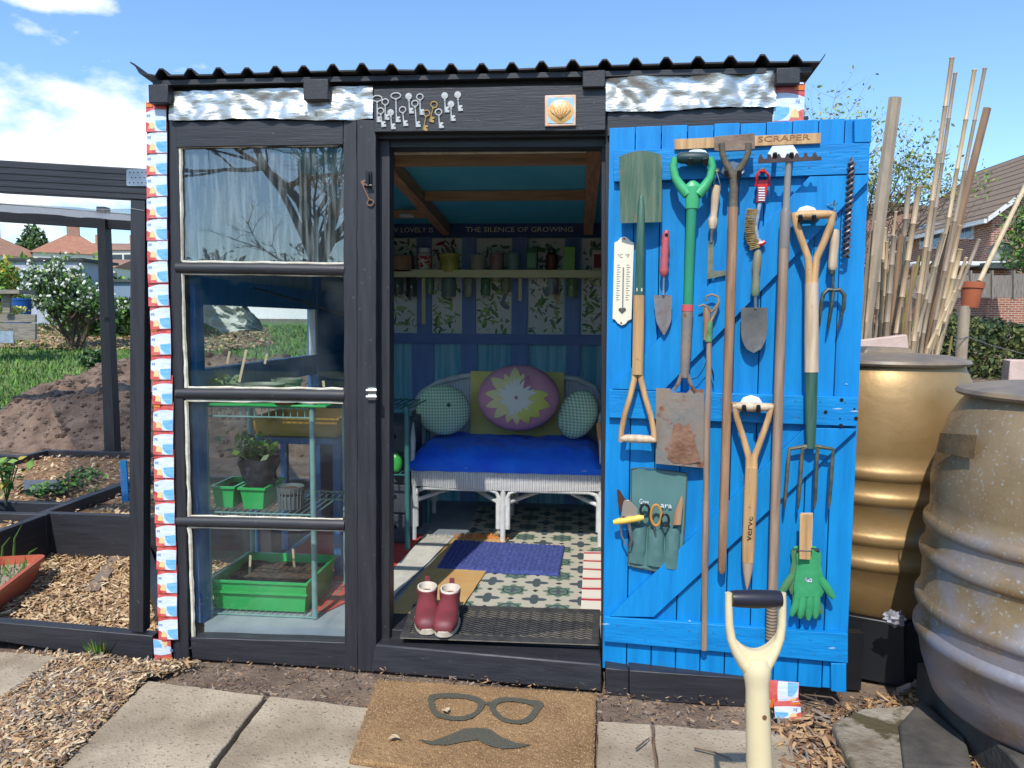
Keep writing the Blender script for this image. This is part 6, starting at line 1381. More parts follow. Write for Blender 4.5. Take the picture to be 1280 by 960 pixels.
b = MB(); b.lathe([(0, 0), (.040, 0), (.044, .05)], c, seg=20); b.lathe([(.046, .062), (.052, .085), (.050, .085), (.044, .062)], c, seg=20)
for k in range(20): a = 2*math.pi*k/20; b.tube([c+Vector((math.cos(a)*.044, math.sin(a)*.044, .0)), c+Vector((math.cos(a)*.050, math.sin(a)*.050, .08))], .0022, 5)
b.open_ = True; b.out('basket_shell', gm_, bk); b = MB(); b.lathe([(.045, .07), (.02, .08), (0, .078)], c, seg=16); b.open_ = True; b.out('compost', compost, bk)
# lower shelf: propagator
zl = zs[2]+.005
tray_box('propagator_tray', 'large bright green seed tray on the bottom wire shelf', 'tray', xa(262, .16, 720), xa(383, .16, 720), .16, .50, zl, .12, grn, taper=.015)
b = MB(); b.box((xa(262, .16, 720)-.003, .155, zl+.07), (xa(383, .16, 720)+.003, .158, zl+.08)); b.out('tray_rib', grn, [o for o in COL.objects if o.name == 'propagator_tray'][0])
# clear lid frame
lidm = mt('clear_plastic_edge', c8(160, 176, 170), rough=.2)
b = MB(); b.tube([yp(262, 720, .16), yp(318, 690, .5), yp(420, 700, .5)], .003, 6); tag(b.out('propagator_lid_rim', lidm), 'thin clear rim of a propagator lid resting over the lower tray', 'lid rim')
# yellow box farther back, second rack right
tray_box('yellow_crate', 'shallow amber yellow crate behind the pane, near the top of the third window', 'crate', xa(318, .62, 530), xa(424, .62, 530), .60, .95, yp(370, 545, .62).z, .085, mt('amber_crate', c8(206, 160, 40, .85), c8(190, 146, 40, .85), 8, rough=.5), fill=False)
cs_ = thing('crate_stand', 'dark table frame that holds the yellow crate inside the shed', 'table', (-1.1, .8, FL)); ztt = yp(370, 545, .62).z-.004
b = MB(); b.box((xa(312, .62, 530), .58, ztt-.025), (xa(428, .62, 530), .98, ztt)); b.out('table_top', inb, cs_, bevel=.002)
for x in (xa(318, .62, 530), xa(422, .62, 530)):
    for y in (.61, .95): b = MB(); b.box((x-.015, y-.015, FL), (x+.015, y+.015, ztt-.026)); b.out('leg', inb, cs_)
# white fleece draped behind second pane
fl = mt('white_fleece', c8(222, 228, 222, .85), c8(196, 206, 200, .85), 6, rough=.85, bump=.5, bscale=14, dist=.01)
P = []
ft = [(236, 360), (262, 362), (285, 368), (305, 380), (320, 395), (326, 412)]; fb = [(236, 382), (245, 396), (262, 408), (280, 416), (300, 414), (326, 414)]
for j in range(15):
    v = j/14; row = []
    for i in range(31):
        u = i/30*5; k = min(4, int(u)); f = u-k; a = [ft[k][q]*(1-f)+ft[k+1][q]*f for q in (0, 1)]; c = [fb[k][q]*(1-f)+fb[k+1][q]*f for q in (0, 1)]
        p = yp(a[0]*(1-v)+c[0]*v, a[1]*(1-v)+c[1]*v, .55); row.append(p+Vector((0, .05*noise.noise(Vector((u*1.2, v*6, 0)))+.02*noise.noise(Vector((u*3, v*14, 2))), 0)))
    P.append(row)
b = MB(); b.solid(P, (0, .004, 0)); tag(b.out('garden_fleece', fl), 'crumpled white garden fleece slung inside the second window pane', 'fleece')
b = MB(); b.tube([(XL+.03, .55, yp(250, 360, .55).z+.004), (-.95, .60, yp(326, 405, .55).z+.03)], .004, 6); tag(b.out('cord', blackp), 'thin cord that carries the white fleece', 'cord')
# roll and straw hat behind first pane
b = MB(); a = yp(243, 242, .5); c = yp(264, 246, .42); b.tube([a, c], .032, 18); b.tube([a+Vector((0, -.001, 0)), a.lerp(c, .05)], .034, 18); tag(b.out('paper_roll', mt('cream_roll', c8(216, 212, 180, .85), c8(196, 190, 160, .85), 10, rough=.8)), 'rolled cream paper on the ledge behind the top pane', 'roll')
b = MB(); b.box((XL+.02, .36, yp(243, 242, .5).z-.055), (XL+.16, .60, yp(243, 242, .5).z-.034)); b.out('corner_ledge', inb, shed)
hat = thing('hanging_basket_liner', 'tan fabric bucket hat shaped liner hanging by a pale hoop behind the top pane', 'liner', yp(290, 245, .35))
lm_ = mt('tan_liner', c8(164, 148, 112, .85), c8(140, 126, 96, .85), 8, rough=.9, bump=.6, bscale=60)
c = yp(266, 245, .38); b = MB(); P = []
for j in range(10):
    v = j/9; r = .13*(1-.25*v)
    P.append([c+Vector((.16*v, r*math.cos(2*math.pi*k/24)*.8, r*math.sin(2*math.pi*k/24)-.02*v)) for k in range(25)])
b.grid(P); b.open_ = True; b.prism(P[-1][:-1], (.004, 0, 0)); b.out('liner_bowl', lm_, hat)
b = MB(); b.tube([c+Vector((0, .134*math.cos(2*math.pi*k/32)*.8, .134*math.sin(2*math.pi*k/32))) for k in range(33)], .004, 6, caps=False); b.out('hoop', stick, hat)
b = MB(); b.tube([c+Vector((.08, 0, .12)), c+Vector((.08, 0, cz(.38)-c.z+0))], .0015, 5); b.out('hanging_wire', steel, hat)

# ================================================================== LEFT: FRUIT CAGE
cg = thing('fruit_cage', 'black painted timber fruit cage frame built onto the left side of the shed', 'cage', (-2.5, 1.5, 0))
b = MB(); A = fp(-900, 105, 0)
for pts, w0, w1, m_ in (([(-420, 172), (0, 200), (185, 211), (184, 250), (0, 240), (-420, 205)], -.045, .0, black_h), ([(-420, 745), (0, 778), (191, 795), (191, 831), (0, 802), (-420, 775)], -.045, .0, black_h)):
    b = MB(); plate(b, fp, pts, w0, w1)
    b.out('front_rail', m_, cg, bevel=.003)
b = MB(); b.smooth = False
for k in range(4):
    f = .2+.2*k
    for (xa_, ya, yb) in ((0, 200, 240), (-420, 172, 205)): pass
    pts = [(-420, 172+33*f), (0, 200+40*f), (184, 211+39*f)]
    for p, q in zip(pts, pts[1:]): plate(b, fp, [p, q, (q[0], q[1]+.9), (p[0], p[1]+.9)], -.001, .0012)
b.out('rail_groove', hole, cg)
b = MB(); plate(b, fp, [(163, 250), (181, 250), (179, 791), (161, 789)], -.05, -.004); b.out('post', black_v, cg, bevel=.002)
b = MB(); plate(b, fp, [(158, 213), (158, 231), (160, 232.5), (201, 232.5), (203, 231), (203, 213), (201, 211.5), (160, 211.5)], .0015, .0035); np_ = b.out('nail_plate', steel, cg)
b = MB(); b.smooth = False
for k in range(8):
    for j in range(3):
        b.lathe([(.0022, 0), (.0022, .0006), (0, .0006)], fp(162+k*5.2+(2.5 if j == 1 else 0), 215.5+j*6.5, .0035), (0, -1, 0), 8)
b.out('nail_hole', hole, np_)
YRr = 3.0
for pts, nm in (([(-300, 225), (0, 254), (170, 268), (170, 288), (0, 277), (-300, 252)], 'rear_rail'), ([(-300, 545), (0, 569), (146, 579), (146, 594), (0, 590), (-300, 565)], 'rear_rail')):
    b = MB(); b.prism([yp(x, y, YRr) for x, y in pts], (0, .05, 0)); b.out(nm, black_h, cg, bevel=.003)
b = MB(); b.prism([yp(x, y, YRr-.03) for x, y in ((120, 258), (130, 258), (145, 588), (131, 588))], (0, .08, 0)); b.out('post', black_v, cg, bevel=.003)
b = MB(); b.prism([yp(x, y, YRr-.06) for x, y in ((126.5, 380), (135, 380), (136, 397), (127, 397))], (0, .02, 0)); b.out('post_clamp', black_v, cg)
b = MB(); a = yp(170, 268, YRr); c_ = fp(178, 245, -.05); b.beam(a, c_, .05, .05); b.out('side_rail', black_y, cg)
b = MB(); a = yp(146, 585, YRr); b.beam((a.x, a.y, .06), (-1.52, .08, .06), .05, .09); b.out('side_rail', black_y, cg)
poly_m = bpy.data.materials.new('clear_polythene'); poly_m.use_nodes = True; tt = poly_m.node_tree; bs = tt.nodes['Principled BSDF']; bs.inputs['Base Color'].default_value = (.85, .88, .92, 1); bs.inputs['Alpha'].default_value = .35; bs.inputs['Roughness'].default_value = .25
P = []
for j in range(6):
    v = j/5; P.append([fp(-300+480*i/30, 218+24.5*(i/30)+(22+0*v)-1, 0)*(1-v)+yp(-150+320*i/30, 243+26*i/30, YRr)*v+Vector((0, 0, .012*noise.noise(Vector((i*.4, v*3, 0)))-.04*math.sin(v*3.1))) for i in range(31)])
b = MB(); b.solid(P, (0, 0, .0015)); b.out('polythene_roof', poly_m, cg)
# raised beds
def bed(label, x0, x1, y0, y1, h, t_=.04, front=True, fillz=.05, z0=0, n=900, plates=4):
    t = thing('raised_bed', label, 'raised bed', ((x0+x1)/2, (y0+y1)/2, z0))
    for (a, c, m_) in (((x0, y0, z0), (x1, y0+t_, z0+h), black_h), ((x0, y1-t_, z0), (x1, y1, z0+h), black_h), ((x0, y0+t_+.002, z0), (x0+t_, y1-t_-.002, z0+h), black_y), ((x1-t_, y0+t_+.002, z0), (x1, y1-t_-.002, z0+h), black_y)):
        b = MB(); b.box(a, c); b.out('bed_board', m_, t, bevel=.003)
    P = [[Vector((x0+t_+(x1-x0-2*t_)*i/30, y0+t_+(y1-y0-2*t_)*j/20, z0+h-fillz+.012*noise.noise(Vector((x0+i*.4, j*.4, 0))))) for i in range(31)] for j in range(21)]
    b = MB(); b.open_ = True; b.grid(P); b.out('bed_mulch', chipbase, t)
    b = MB(); b.smooth = False
    for k in range(n):
        x = rnd.uniform(x0+t_, x1-t_); y = rnd.uniform(y0+t_, y1-t_); s_ = rnd.uniform(.014, .04); a = rnd.random()*6.28; d = Vector((math.cos(a), math.sin(a), rnd.gauss(0, .4)))*s_*.5; u = Vector((-math.sin(a), math.cos(a), rnd.gauss(0, .4)))*s_*.25; c = Vector((x, y, z0+h-fillz+.012+rnd.random()*.012)); b.mat(rnd.randrange(4)); b.add([c-d, c-u, c+d, c+u], [(0, 1, 2, 3)])
    b.open_ = True; o = b.out('loose_chips', [ch1, ch2, ch4, ch3], t); o['kind'] = 'stuff'
    return t
bed('black timber raised bed at the far left edge behind the terracotta trough', -3.9, -2.665, -.15, .99, .25)
bed('black raised bed whose long plain front board runs behind the cage post', -2.74, -1.50, .98, 1.95, .25, fillz=.06)
q1, q2 = zp(23, 628, .25), zp(98, 628, .25)
bed('farther black raised bed with the row of dark green leaves and black sheeting', -4.1, -2.80, 1.28, 2.85, .22, n=1500)
# terracotta trough
tro = thing('terracotta_trough', 'orange terracotta coloured trough planter with sprouting bulbs on the wood chips', 'planter', (-2.45, .45, .02))
tm_ = mt('terracotta_plastic', c8(182, 86, 62, .85), c8(196, 100, 74, .85), 8, rough=.5)
a = zp(56, 700, .12); c = zp(-60, 790, .12); dv = (c-a); ln = dv.length; dv.normalize(); nv = Vector((dv.y, -dv.x, 0)); 
if nv.x > 0: nv = -nv
def trp(l, w_, z): return Vector((a.x, a.y, 0))+dv*l+nv*w_+Vector((0, 0, z))
W_ = .20
def rrect(l0, l1, w0, w1, z, r=.04):
    o = []
    for (cl, cw, a0) in ((l0+r, w0+r, 180), (l1-r, w0+r, 270), (l1-r, w1-r, 0), (l0+r, w1-r, 90)):
        for k in range(5): an_ = R_(a0+k*22.5); o.append(trp(cl+math.cos(an_)*r, cw+math.sin(an_)*r, z))
    return o
rings = [rrect(.03, ln-.03, .025, W_-.025, .02), rrect(0.0, ln, 0, W_, .125), rrect(-.008, ln+.008, -.008, W_+.008, .125), rrect(-.010, ln+.010, -.010, W_+.010, .145), rrect(.008, ln-.008, .008, W_-.008, .145), rrect(.012, ln-.012, .012, W_-.012, .11)]
b = MB(); n = 20; b.open_ = True; b.add([p for r in rings for p in r], [(i*n+k, i*n+(k+1) % n, (i+1)*n+(k+1) % n, (i+1)*n+k) for i in range(5) for k in range(n)]); b.out('trough_body', tm_, tro)
b = MB(); b.prism(rings[5], (0, 0, -.01)); b.out('compost', mt('gritty_compost', c8(150, 132, 112, .8), c8(190, 172, 150, .8), 60, rough=.95, bump=1, bscale=90), tro)
b = MB(); b.smooth = False
for k in range(150):
    p = trp(rnd.uniform(.03, ln-.03), rnd.uniform(.03, W_-.03), .118); l = Vector((rnd.gauss(0, .012), rnd.gauss(0, .012), rnd.uniform(.015, .05))); d = Vector((.003, .003, 0)); b.mat(rnd.randrange(3)); b.add([p-d, p+d, p+l], [(0, 1, 2)])
b.open_ = True; o_s = b.out('seedling_grass', [leafA, leafB, leafG], tro); o_s['kind'] = 'stuff'
for x, y, h in ((17, 700, .17), (2, 702, .12), (35, 700, .06)):
    p = zp(x, y, .12); b = MB(); b.tube([p, p+Vector((.01, 0, h*.6)), p+Vector((.05, 0, h))], [.007, .005, .001], 6); b.out('bulb_shoot', leafB, tro)
# plants
def leafy(name, label, cat, c, r, h, n, lsz, mats, stems=6):
    t = thing(name, label, cat, c); b = MB(); b.smooth = False
    for k in range(n):
        p = Vector(c)+Vector((rnd.gauss(0, r*.5), rnd.gauss(0, r*.5), h*(.2+.8*rnd.random()))); b.mat(rnd.randrange(len(mats))); nrm = Vector((rnd.gauss(0, .5), rnd.gauss(-.3, .5), 1)).normalized(); b.leaf(p, lsz*rnd.uniform(.6, 1.3), nrm, 1.3)
    b.open_ = True; b.out('foliage', mats, t); b = MB()
    for k in range(stems): b.tube([c, Vector(c)+Vector((rnd.gauss(0, r*.4), rnd.gauss(0, r*.4), h*.8))], .003, 5)
    b.out('stems', leafB, t); return t
leafy('currant_bush', 'young leafy currant plant with lime green leaves at the left edge', 'plant', zp(8, 628, .22), .10, .24, 60, .05, [leafA, leafY, leafB])
for i, (x, y) in enumerate(((50, 622), (66, 618), (82, 612), (98, 606), (112, 600))):
    leafy('strawberry_plant', ['strawberry plant nearest the front of the dark leaf row', 'second strawberry plant of the dark leaf row', 'middle strawberry plant of the dark leaf row', 'fourth strawberry plant of the dark leaf row', 'strawberry plant at the far end of the dark leaf row'][i], 'plant', zp(x, y, .19), .09, .07, 36, .04, [leafC, leafB, leafC, leafA], 4)
leafy('small_weed', 'small pale herb growing in the chips of the middle raised bed', 'plant', zp(117, 618, .2), .04, .05, 16, .02, [leafA, leafG], 3)
b = MB(); P = [[zp(30+50*i/10, 600+12*j/5, .215+.0)+Vector((0, 0, .02*noise.noise(Vector((i, j, 0))))) for i in range(11)] for j in range(6)]; b.solid(P, (0, 0, -.003)); tag(b.out('black_sheeting', mt('black_polythene', c8(52, 54, 62), rough=.25, bump=.5, c2=c8(70, 72, 84), scale=20)), 'crinkled black weed sheeting lying in the far raised bed', 'sheeting')
sgn = thing('plant_sign', 'narrow blue wooden marker with upright dark lettering stuck in the middle bed', 'plant marker', zp(158, 640, .15)); Ysg = 1.35
b = MB(); b.prism([yp(x, y, Ysg) for x, y in ((149.5, 576), (157.5, 575.5), (160.5, 627), (152.5, 628))], (0, .012, 0)); b.out('marker_board', mt('marker_blue', c8(28, 130, 196, .85), c8(40, 146, 210, .85), 8, rough=.6), sgn, bevel=.001)
o = yp(157, 620, Ysg-.001); text('GOOSEBERRY', .035, o, yp(153.5, 580, Ysg-.001)-o, (-1, 0, 0), navyh, sgn, fit=(yp(153.5, 584, Ysg)-o).length)
b = MB(); b.beam(zp(115, 740, .03)+Vector((0, 0, .008)), zp(150, 692, .03)+Vector((0, 0, .008)), .06, .006); tag(b.out('bark_piece', ch5, wob=.006), 'flat grey piece of wood lying on the pale chips', 'wood piece')
# ================================================================== BACKGROUND LEFT
def stemtree(t, base, height, spread, nst, mats, leaf_n, leafsz, trunk_r=.03, blossom_n=0, lean=0, levels=3, leafmats=None, zlo=.35, seed=1, name_s='stems', name_l='foliage', cl=.5):
    rr = random.Random(seed); b = MB(); tips = []
    def grow(p, d, L_, r, lv):
        n = 4; pts = [p]; rs = [r]
        for i in range(n):
            d = (d+Vector((rr.gauss(0, .16), rr.gauss(0, .16), rr.gauss(.03, .08)))).normalized(); p = p+d*(L_/n); pts.append(p); rs.append(r*(1-.66*(i+1)/n))
            if lv < levels-1 or i > 0: tips.append((p.copy(), lv))
        b.tube(pts, rs, 6 if lv < 2 else 4, caps=False)
        if lv < levels:
            for k in range(rr.randint(3, 4)):
                f = rr.uniform(.4, 1); q = pts[min(n, int(f*n))]; nd = (d+Vector((rr.gauss(0, .75), rr.gauss(0, .75), rr.gauss(.1, .4)))).normalized(); grow(q, nd, L_*rr.uniform(.5, .75), r*.5, lv+1)
    for k in range(nst):
        a = 2*math.pi*k/nst+rr.random(); d = Vector((math.cos(a)*spread*rr.uniform(.4, 1), math.sin(a)*spread*rr.uniform(.4, 1), 1)).normalized(); grow(Vector(base)+Vector((math.cos(a)*.1*spread, math.sin(a)*.1*spread, 0)), d, height*.45*rr.uniform(.8, 1.1), trunk_r*rr.uniform(.7, 1), 0)
    b.out(name_s, mats, t)
    lm = leafmats or [leafB, leafC, leafA]; L2 = MB(); L2.smooth = False; cand = [p for p, lv in tips if lv >= 1 and p.z > base[2]+height*zlo]
    for k in range(leaf_n):
        p = rr.choice(cand)+Vector((rr.gauss(0, .09), rr.gauss(0, .09), rr.gauss(0, .09)))*height*cl*.5; L2.mat(rr.randrange(len(lm))); L2.leaf(p, leafsz*rr.uniform(.6, 1.4))
    if leaf_n: L2.open_ = True; L2.out(name_l, lm, t)
    if blossom_n:
        B3 = MB(); B3.smooth = False
        for k in range(blossom_n):
            p = rr.choice(cand)+Vector((rr.gauss(0, .08), rr.gauss(0, .08), rr.gauss(.03, .08)))*height*cl*.5; B3.ell(p, (leafsz*.45,)*3, 5, 3)
        B3.open_ = True; B3.out('blossom', blossom, t)
def ground_at(px, depth):
    p = dd(px, 420, depth); return Vector((p.x, p.y, gz(p.x, p.y)))
t = thing('flowering_bush', 'large white blossomed shrub with bare twisted stems behind the soil heap', 'shrub', ground_at(92, 14.5)); stemtree(t, t.location, 2.35, .62, 7, twig, 4800, .06, .045, 700, levels=3, leafmats=[leafB, leafG, leafC, leafA], zlo=.34, seed=4, cl=.62)
t = thing('young_shrub', 'low green shrub right of the big flowering bush', 'shrub', ground_at(116, 11.5)); stemtree(t, t.location, .55, .7, 5, twig, 1500, .05, .015, 0, levels=2, leafmats=[leafC, leafG, leafB], zlo=.05, seed=9, cl=1)
t = thing('green_hedge', 'mixed green hedge plants beyond the lawn right of the bush', 'hedge', ground_at(172, 17))
def foliage_box(t, c, sx, sy, h, n, lsz, mats, name='foliage', seed=2, stemsn=10):
    rr = random.Random(seed); b = MB(); b.smooth = False
    for k in range(n):
        x = rr.uniform(-sx, sx); y = rr.uniform(-sy, sy); hh = h*(.85+.3*noise.noise(Vector((c[0]+x*1.1, c[1]+y, 0)))); z = hh*(rr.random()**.7); 
        p = Vector(c)+Vector((x+rr.gauss(0, .05), y, z)); m_ = noise.noise(p*1.7)*1.6+rr.gauss(0, .5); b.mat(0 if m_ > .35 else (1 if m_ > -.35 else 2) if len(mats) > 2 else 0); b.leaf(p, lsz*rr.uniform(.6, 1.4))
    b.open_ = True; b.out(name, mats, t)
    b = MB()
    for k in range(stemsn): x = rr.uniform(-sx, sx); b.tube([Vector(c)+Vector((x, 0, -.05)), Vector(c)+Vector((x+.05, 0, h*.6))], .02, 5)
    b.out('stems', twig, t)
foliage_box(t, t.location, 1.7, .6, .95, 3500, .11, [leafA, leafB, leafC])
t = thing('yellow_shrub', 'yellow green shrub at the far left edge beyond the low wall', 'shrub', ground_at(2, 19)); foliage_box(t, t.location, .5, .4, 1.75, 1500, .10, [leafY, leafA, leafB], seed=5)
t = thing('round_tree', 'rounded olive green tree between the two far bungalow roofs', 'tree', ground_at(44, 60))
rr_ = random.Random(3); c = dd(42, 318, 60); b = MB(); b.smooth = False
for k in range(2600):
    v = Vector((rr_.gauss(0, 1), rr_.gauss(0, 1), rr_.gauss(0, 1))).normalized()*rr_.uniform(.5, 1); q = Vector((v.x*1.25, v.y*1.1, v.z*2.3))*(1+.22*noise.noise(v*2.6)); b.mat(rr_.randrange(3)); b.leaf(c+q, .26*rr_.uniform(.6, 1.3))
b.open_ = True; b.out('crown', [leafG, leafB, leafC], t); b = MB(); b.tube([t.location, (c.x, c.y, c.z)], [.22, .1], 8); b.out('trunk', twig, t)
t = thing('distant_hedge', 'yellowish hedge in front of the far bungalows', 'hedge', ground_at(30, 45)); foliage_box(t, t.location, 5.5, .8, 4.0, 3200, .3, [leafY, leafA, leafG], seed=8)
t = thing('distant_hedge', 'green hedge seen between the cage posts below the white house', 'hedge', ground_at(155, 30)); foliage_box(t, t.location, 3.2, .6, 1.9, 2600, .2, [leafA, leafB, leafC], seed=12)
# low wall / boards, blue tub, shed
gw = wood('weathered_board', c8(112, 104, 94, .8), c8(150, 140, 126, .8), 'x'); 
t = thing('raised_border', 'weathered grey board edging stacked at the far left in front of the blue tubs', 'border', ground_at(10, 12.5)); 
def bx(b, px0, py0, px1, py1, depth, th=.05):
    P4 = [dd(px0, py1, depth), dd(px1, py1, depth), dd(px1, py0, depth), dd(px0, py0, depth)]; b.prism(P4, Vector((-math.sin(yaw), math.cos(yaw), 0))*th)
for (x0, y0, x1, y1) in ((-90, 393, 44, 403), (-90, 404, 44, 414), (-90, 410, 17, 429), (17.5, 414, 44, 425)):
    b = MB(); bx(b, x0, y0, x1, y1, 12.5); b.out('border_board', gw if x1 > 20 else steel, t, bevel=.004)
b = MB(); bx(b, 3, 367, 12, 392, 12.4); b.out('border_post', gw, t)
b = MB(); bx(b, -80, 362, 24, 367, 12.2, .4); b.out('border_top', gw, t)
for i, (x, r) in enumerate(((27, .16), (13, .12))):
    c = dd(x, 391, 13.4+i*.6); b = MB(); b.lathe([(0, -.2), (r*.85, -.2), (r, .22), (r*1.06, .22), (r*1.06, .26), (0, .24)], c, seg=18); tag(b.out('blue_tub', mt('blue_tub_plastic', c8(24, 84, 160), rough=.4)), ['bright blue round tub beside the big bush', 'darker small blue tub behind the grey post'][i], 'tub')
t = thing('yellow_flowers', 'low pale yellow flowering plant on the left border', 'plant', dd(12, 392, 12.9)); foliage_box(t, dd(14, 393, 12.9), .18, .12, .17, 300, .05, [mt('pale_yellow_flower', c8(232, 226, 130)), leafY, leafA], seed=3, stemsn=3)
t = thing('allotment_shed', 'pale grey plastic shed with a flat dark roof beyond the bush', 'shed', ground_at(30, 21)); gs = mt('pale_grey_cladding', c8(176, 180, 192, .85), c8(160, 164, 178, .85), 4, (4, 4, .5), .6)
b = MB(); bx(b, 14, 326, 100, 410, 21, 1.6); b.out('wall', gs, t); b = MB(); bx(b, 9, 322.5, 104, 326, 20.9, 1.9); b.out('roof', roof_m, t)
t = thing('allotment_shed', 'blue grey low shed half hidden right of the far hedge', 'shed', ground_at(150, 22)); b = MB(); bx(b, 132, 352, 185, 400, 22, 1.4); b.out('wall', mt('blue_grey_cladding', c8(120, 140, 160, .85), rough=.7), t); b = MB(); bx(b, 128, 349, 190, 352.5, 21.9, 1.7); b.out('roof', darksteel, t)
# far houses
tile = mt('terracotta_roof_tiles', c8(160, 120, 98, .8), c8(178, 134, 110, .8), 3, rough=.9); tile2 = mt('orange_roof_tiles', c8(186, 130, 104, .8), c8(168, 116, 92, .8), 3, rough=.9); rend = mt('cream_render', c8(226, 222, 210, .85), rough=.8); wpane = mt('dark_window_pane', c8(50, 60, 72), rough=.1)
brickr = bpy.data.materials.new('red_brick'); brickr.use_nodes = True; t = brickr.node_tree; bs = t.nodes['Principled BSDF']; bs.inputs['Roughness'].default_value = .9
co = N('ShaderNodeTexCoord'); br = N('ShaderNodeTexBrick'); br.inputs['Color1'].default_value = c8(178, 112, 84, .8); br.inputs['Color2'].default_value = c8(146, 84, 62, .8); br.inputs['Mortar'].default_value = c8(196, 184, 168, .8); br.inputs['Scale'].default_value = 1; br.inputs['Brick Width'].default_value = .225; br.inputs['Row Height'].default_value = .075; br.inputs['Mortar Size'].default_value = .01
cmb = N('ShaderNodeCombineXYZ'); sp = N('ShaderNodeSeparateXYZ'); t.links.new(co.outputs['Object'], sp.inputs[0]); t.links.new(math_('ADD', sp.outputs[0], sp.outputs[1]), cmb.inputs[0]); t.links.new(sp.outputs[2], cmb.inputs[1]); t.links.new(cmb.outputs[0], br.inputs[0]); t.links.new(br.outputs[0], bs.inputs['Base Color'])
def far_house(label, px, depth, wpx, eave_y, apex_y, wall, roofm, rotz=.3, hip=True, chim=True, nw=3, dp_=6):
    c = ground_at(px, depth); W = wpx/FPX*depth; ez = dd(px, eave_y, depth).z; az = dd(px, apex_y, depth).z; t = thing('far_house', label, 'house', c); M = Matrix.Rotation(rotz, 3, 'Z')
    def q(x, y, z): v = M @ Vector((x, y, 0)); return Vector((c.x+v.x, c.y+v.y, z))
    h = W/2; g = dp_/2
    b = MB(); b.hexa([q(-h*.93, -g*.93, c.z-.5), q(h*.93, -g*.93, c.z-.5), q(h*.93, g*.93, c.z-.5), q(-h*.93, g*.93, c.z-.5), q(-h*.93, -g*.93, ez), q(h*.93, -g*.93, ez), q(h*.93, g*.93, ez), q(-h*.93, g*.93, ez)]); b.out('wall', wall, t)
    b = MB(); b.smooth = False; rl = h*.12 if hip else h; V = [q(-h, -g, ez), q(h, -g, ez), q(h, g, ez), q(-h, g, ez), q(-rl, 0, az), q(rl, 0, az)]; b.add(V, [(0, 1, 5, 4), (1, 2, 5), (2, 3, 4, 5), (3, 0, 4), (3, 2, 1, 0)]); rf = b.out('roof', roofm, t)
    if chim:
        b = MB(); b.hexa([q(-.45, -.4, az-1), q(.45, -.4, az-1), q(.45, .4, az-1), q(-.45, .4, az-1), q(-.45, -.4, az+.8), q(.45, -.4, az+.8), q(.45, .4, az+.8), q(-.45, .4, az+.8)])
        for s_ in (-.2, .2): b.tube([q(s_, 0, az+.8), q(s_, 0, az+1.15)], .12, 8)
        b.out('chimney', brickr, rf)
    for k in range(nw):
        x = -h*.6+1.2*h*k/max(1, nw-1); b = MB(); b.hexa([q(x-.6, -g*.93-.04, ez-1.7), q(x+.6, -g*.93-.04, ez-1.7), q(x+.6, -g*.93+.02, ez-1.7), q(x-.6, -g*.93+.02, ez-1.7), q(x-.6, -g*.93-.04, ez-.4), q(x+.6, -g*.93-.04, ez-.4), q(x+.6, -g*.93+.02, ez-.4), q(x-.6, -g*.93+.02, ez-.4)]); b.out('window', wpane, t)
far_house('far house with hipped terracotta roof and brick chimney above the flowering bush', 97, 62, 84, 321, 293.5, rend, tile2, .55)
far_house('far bungalow at the left edge with greyish tiled hipped roof', -4, 58, 78, 322, 295, rend, tile, -.4)
far_house('far house behind the cage posts with plain brown tiled ridge roof', 132, 75, 70, 317, 305, rend, tile, .1, hip=False)
far_house('white rendered far house with brown roof right of the cage rear post', 175, 70, 62, 317, 306, rend, tile, -.1, hip=False)
far_house('lower white house with brown roof under the cage rail', 150, 60, 40, 338, 325, rend, tile, .1, hip=False, chim=False)
# ================================================================== BACKGROUND RIGHT: BRICK HOUSE
roofgrey = bpy.data.materials.new('brown_grey_roof_tiles'); roofgrey.use_nodes = True; t = roofgrey.node_tree; bs = t.nodes['Principled BSDF']; bs.inputs['Roughness'].default_value = .9
co = N('ShaderNodeTexCoord'); wv = N('ShaderNodeTexWave'); wv.bands_direction = 'Z'; wv.wave_profile = 'SAW'; wv.inputs['Scale'].default_value = 1.1; wv.inputs['Distortion'].default_value = .15; t.links.new(co.outputs['Object'], wv.inputs[0]); nn_ = N('ShaderNodeTexNoise'); nn_.inputs['Scale'].default_value = 9; t.links.new(co.outputs['Object'], nn_.inputs[0])
q = mixc(nn_.outputs[0], c8(120, 100, 84, .8), c8(158, 134, 112, .8)); q2 = mixc(math_('GREATER_THAN', wv.outputs['Fac'], .82), q, c8(70, 58, 50, .8)); t.links.new(q2, bs.inputs['Base Color'])
hs = thing('brick_house', 'two storey red brick house with brown tiled gable roof behind the bamboo canes', 'house', ground_at(1228, 25))
def lat(px, depth, z): p = dd(px, 400, depth); return Vector((p.x, p.y, z))
C0 = lat(1232, 25, 0); C1 = lat(1108, 32.5, 0); wd_ = (C1-C0); Lw = wd_.length; wdn = wd_.normalized(); gd_ = Vector((wdn.y, -wdn.x, 0)); 
if gd_.dot(RT) < 0: gd_ = -gd_
EZ = dd(1232, 270, 25).z; GW = 7.2; RZ = EZ+2.75
def hq(a, g, z): return C0+wdn*a+gd_*g+Vector((0, 0, z))
b = MB(); b.smooth = False; b.add([hq(0, 0, .5), hq(0, GW, .5), hq(Lw, GW, .5), hq(Lw, 0, .5), hq(0, 0, EZ), hq(0, GW, EZ), hq(Lw, GW, EZ), hq(Lw, 0, EZ), hq(0, GW/2, RZ), hq(Lw, GW/2, RZ)], [(0, 1, 5, 8, 4), (3, 7, 9, 6, 2), (0, 4, 7, 3), (1, 2, 6, 5), (0, 3, 2, 1), (4, 8, 9, 7), (5, 6, 9, 8)]); b.out('wall', brickr, hs)
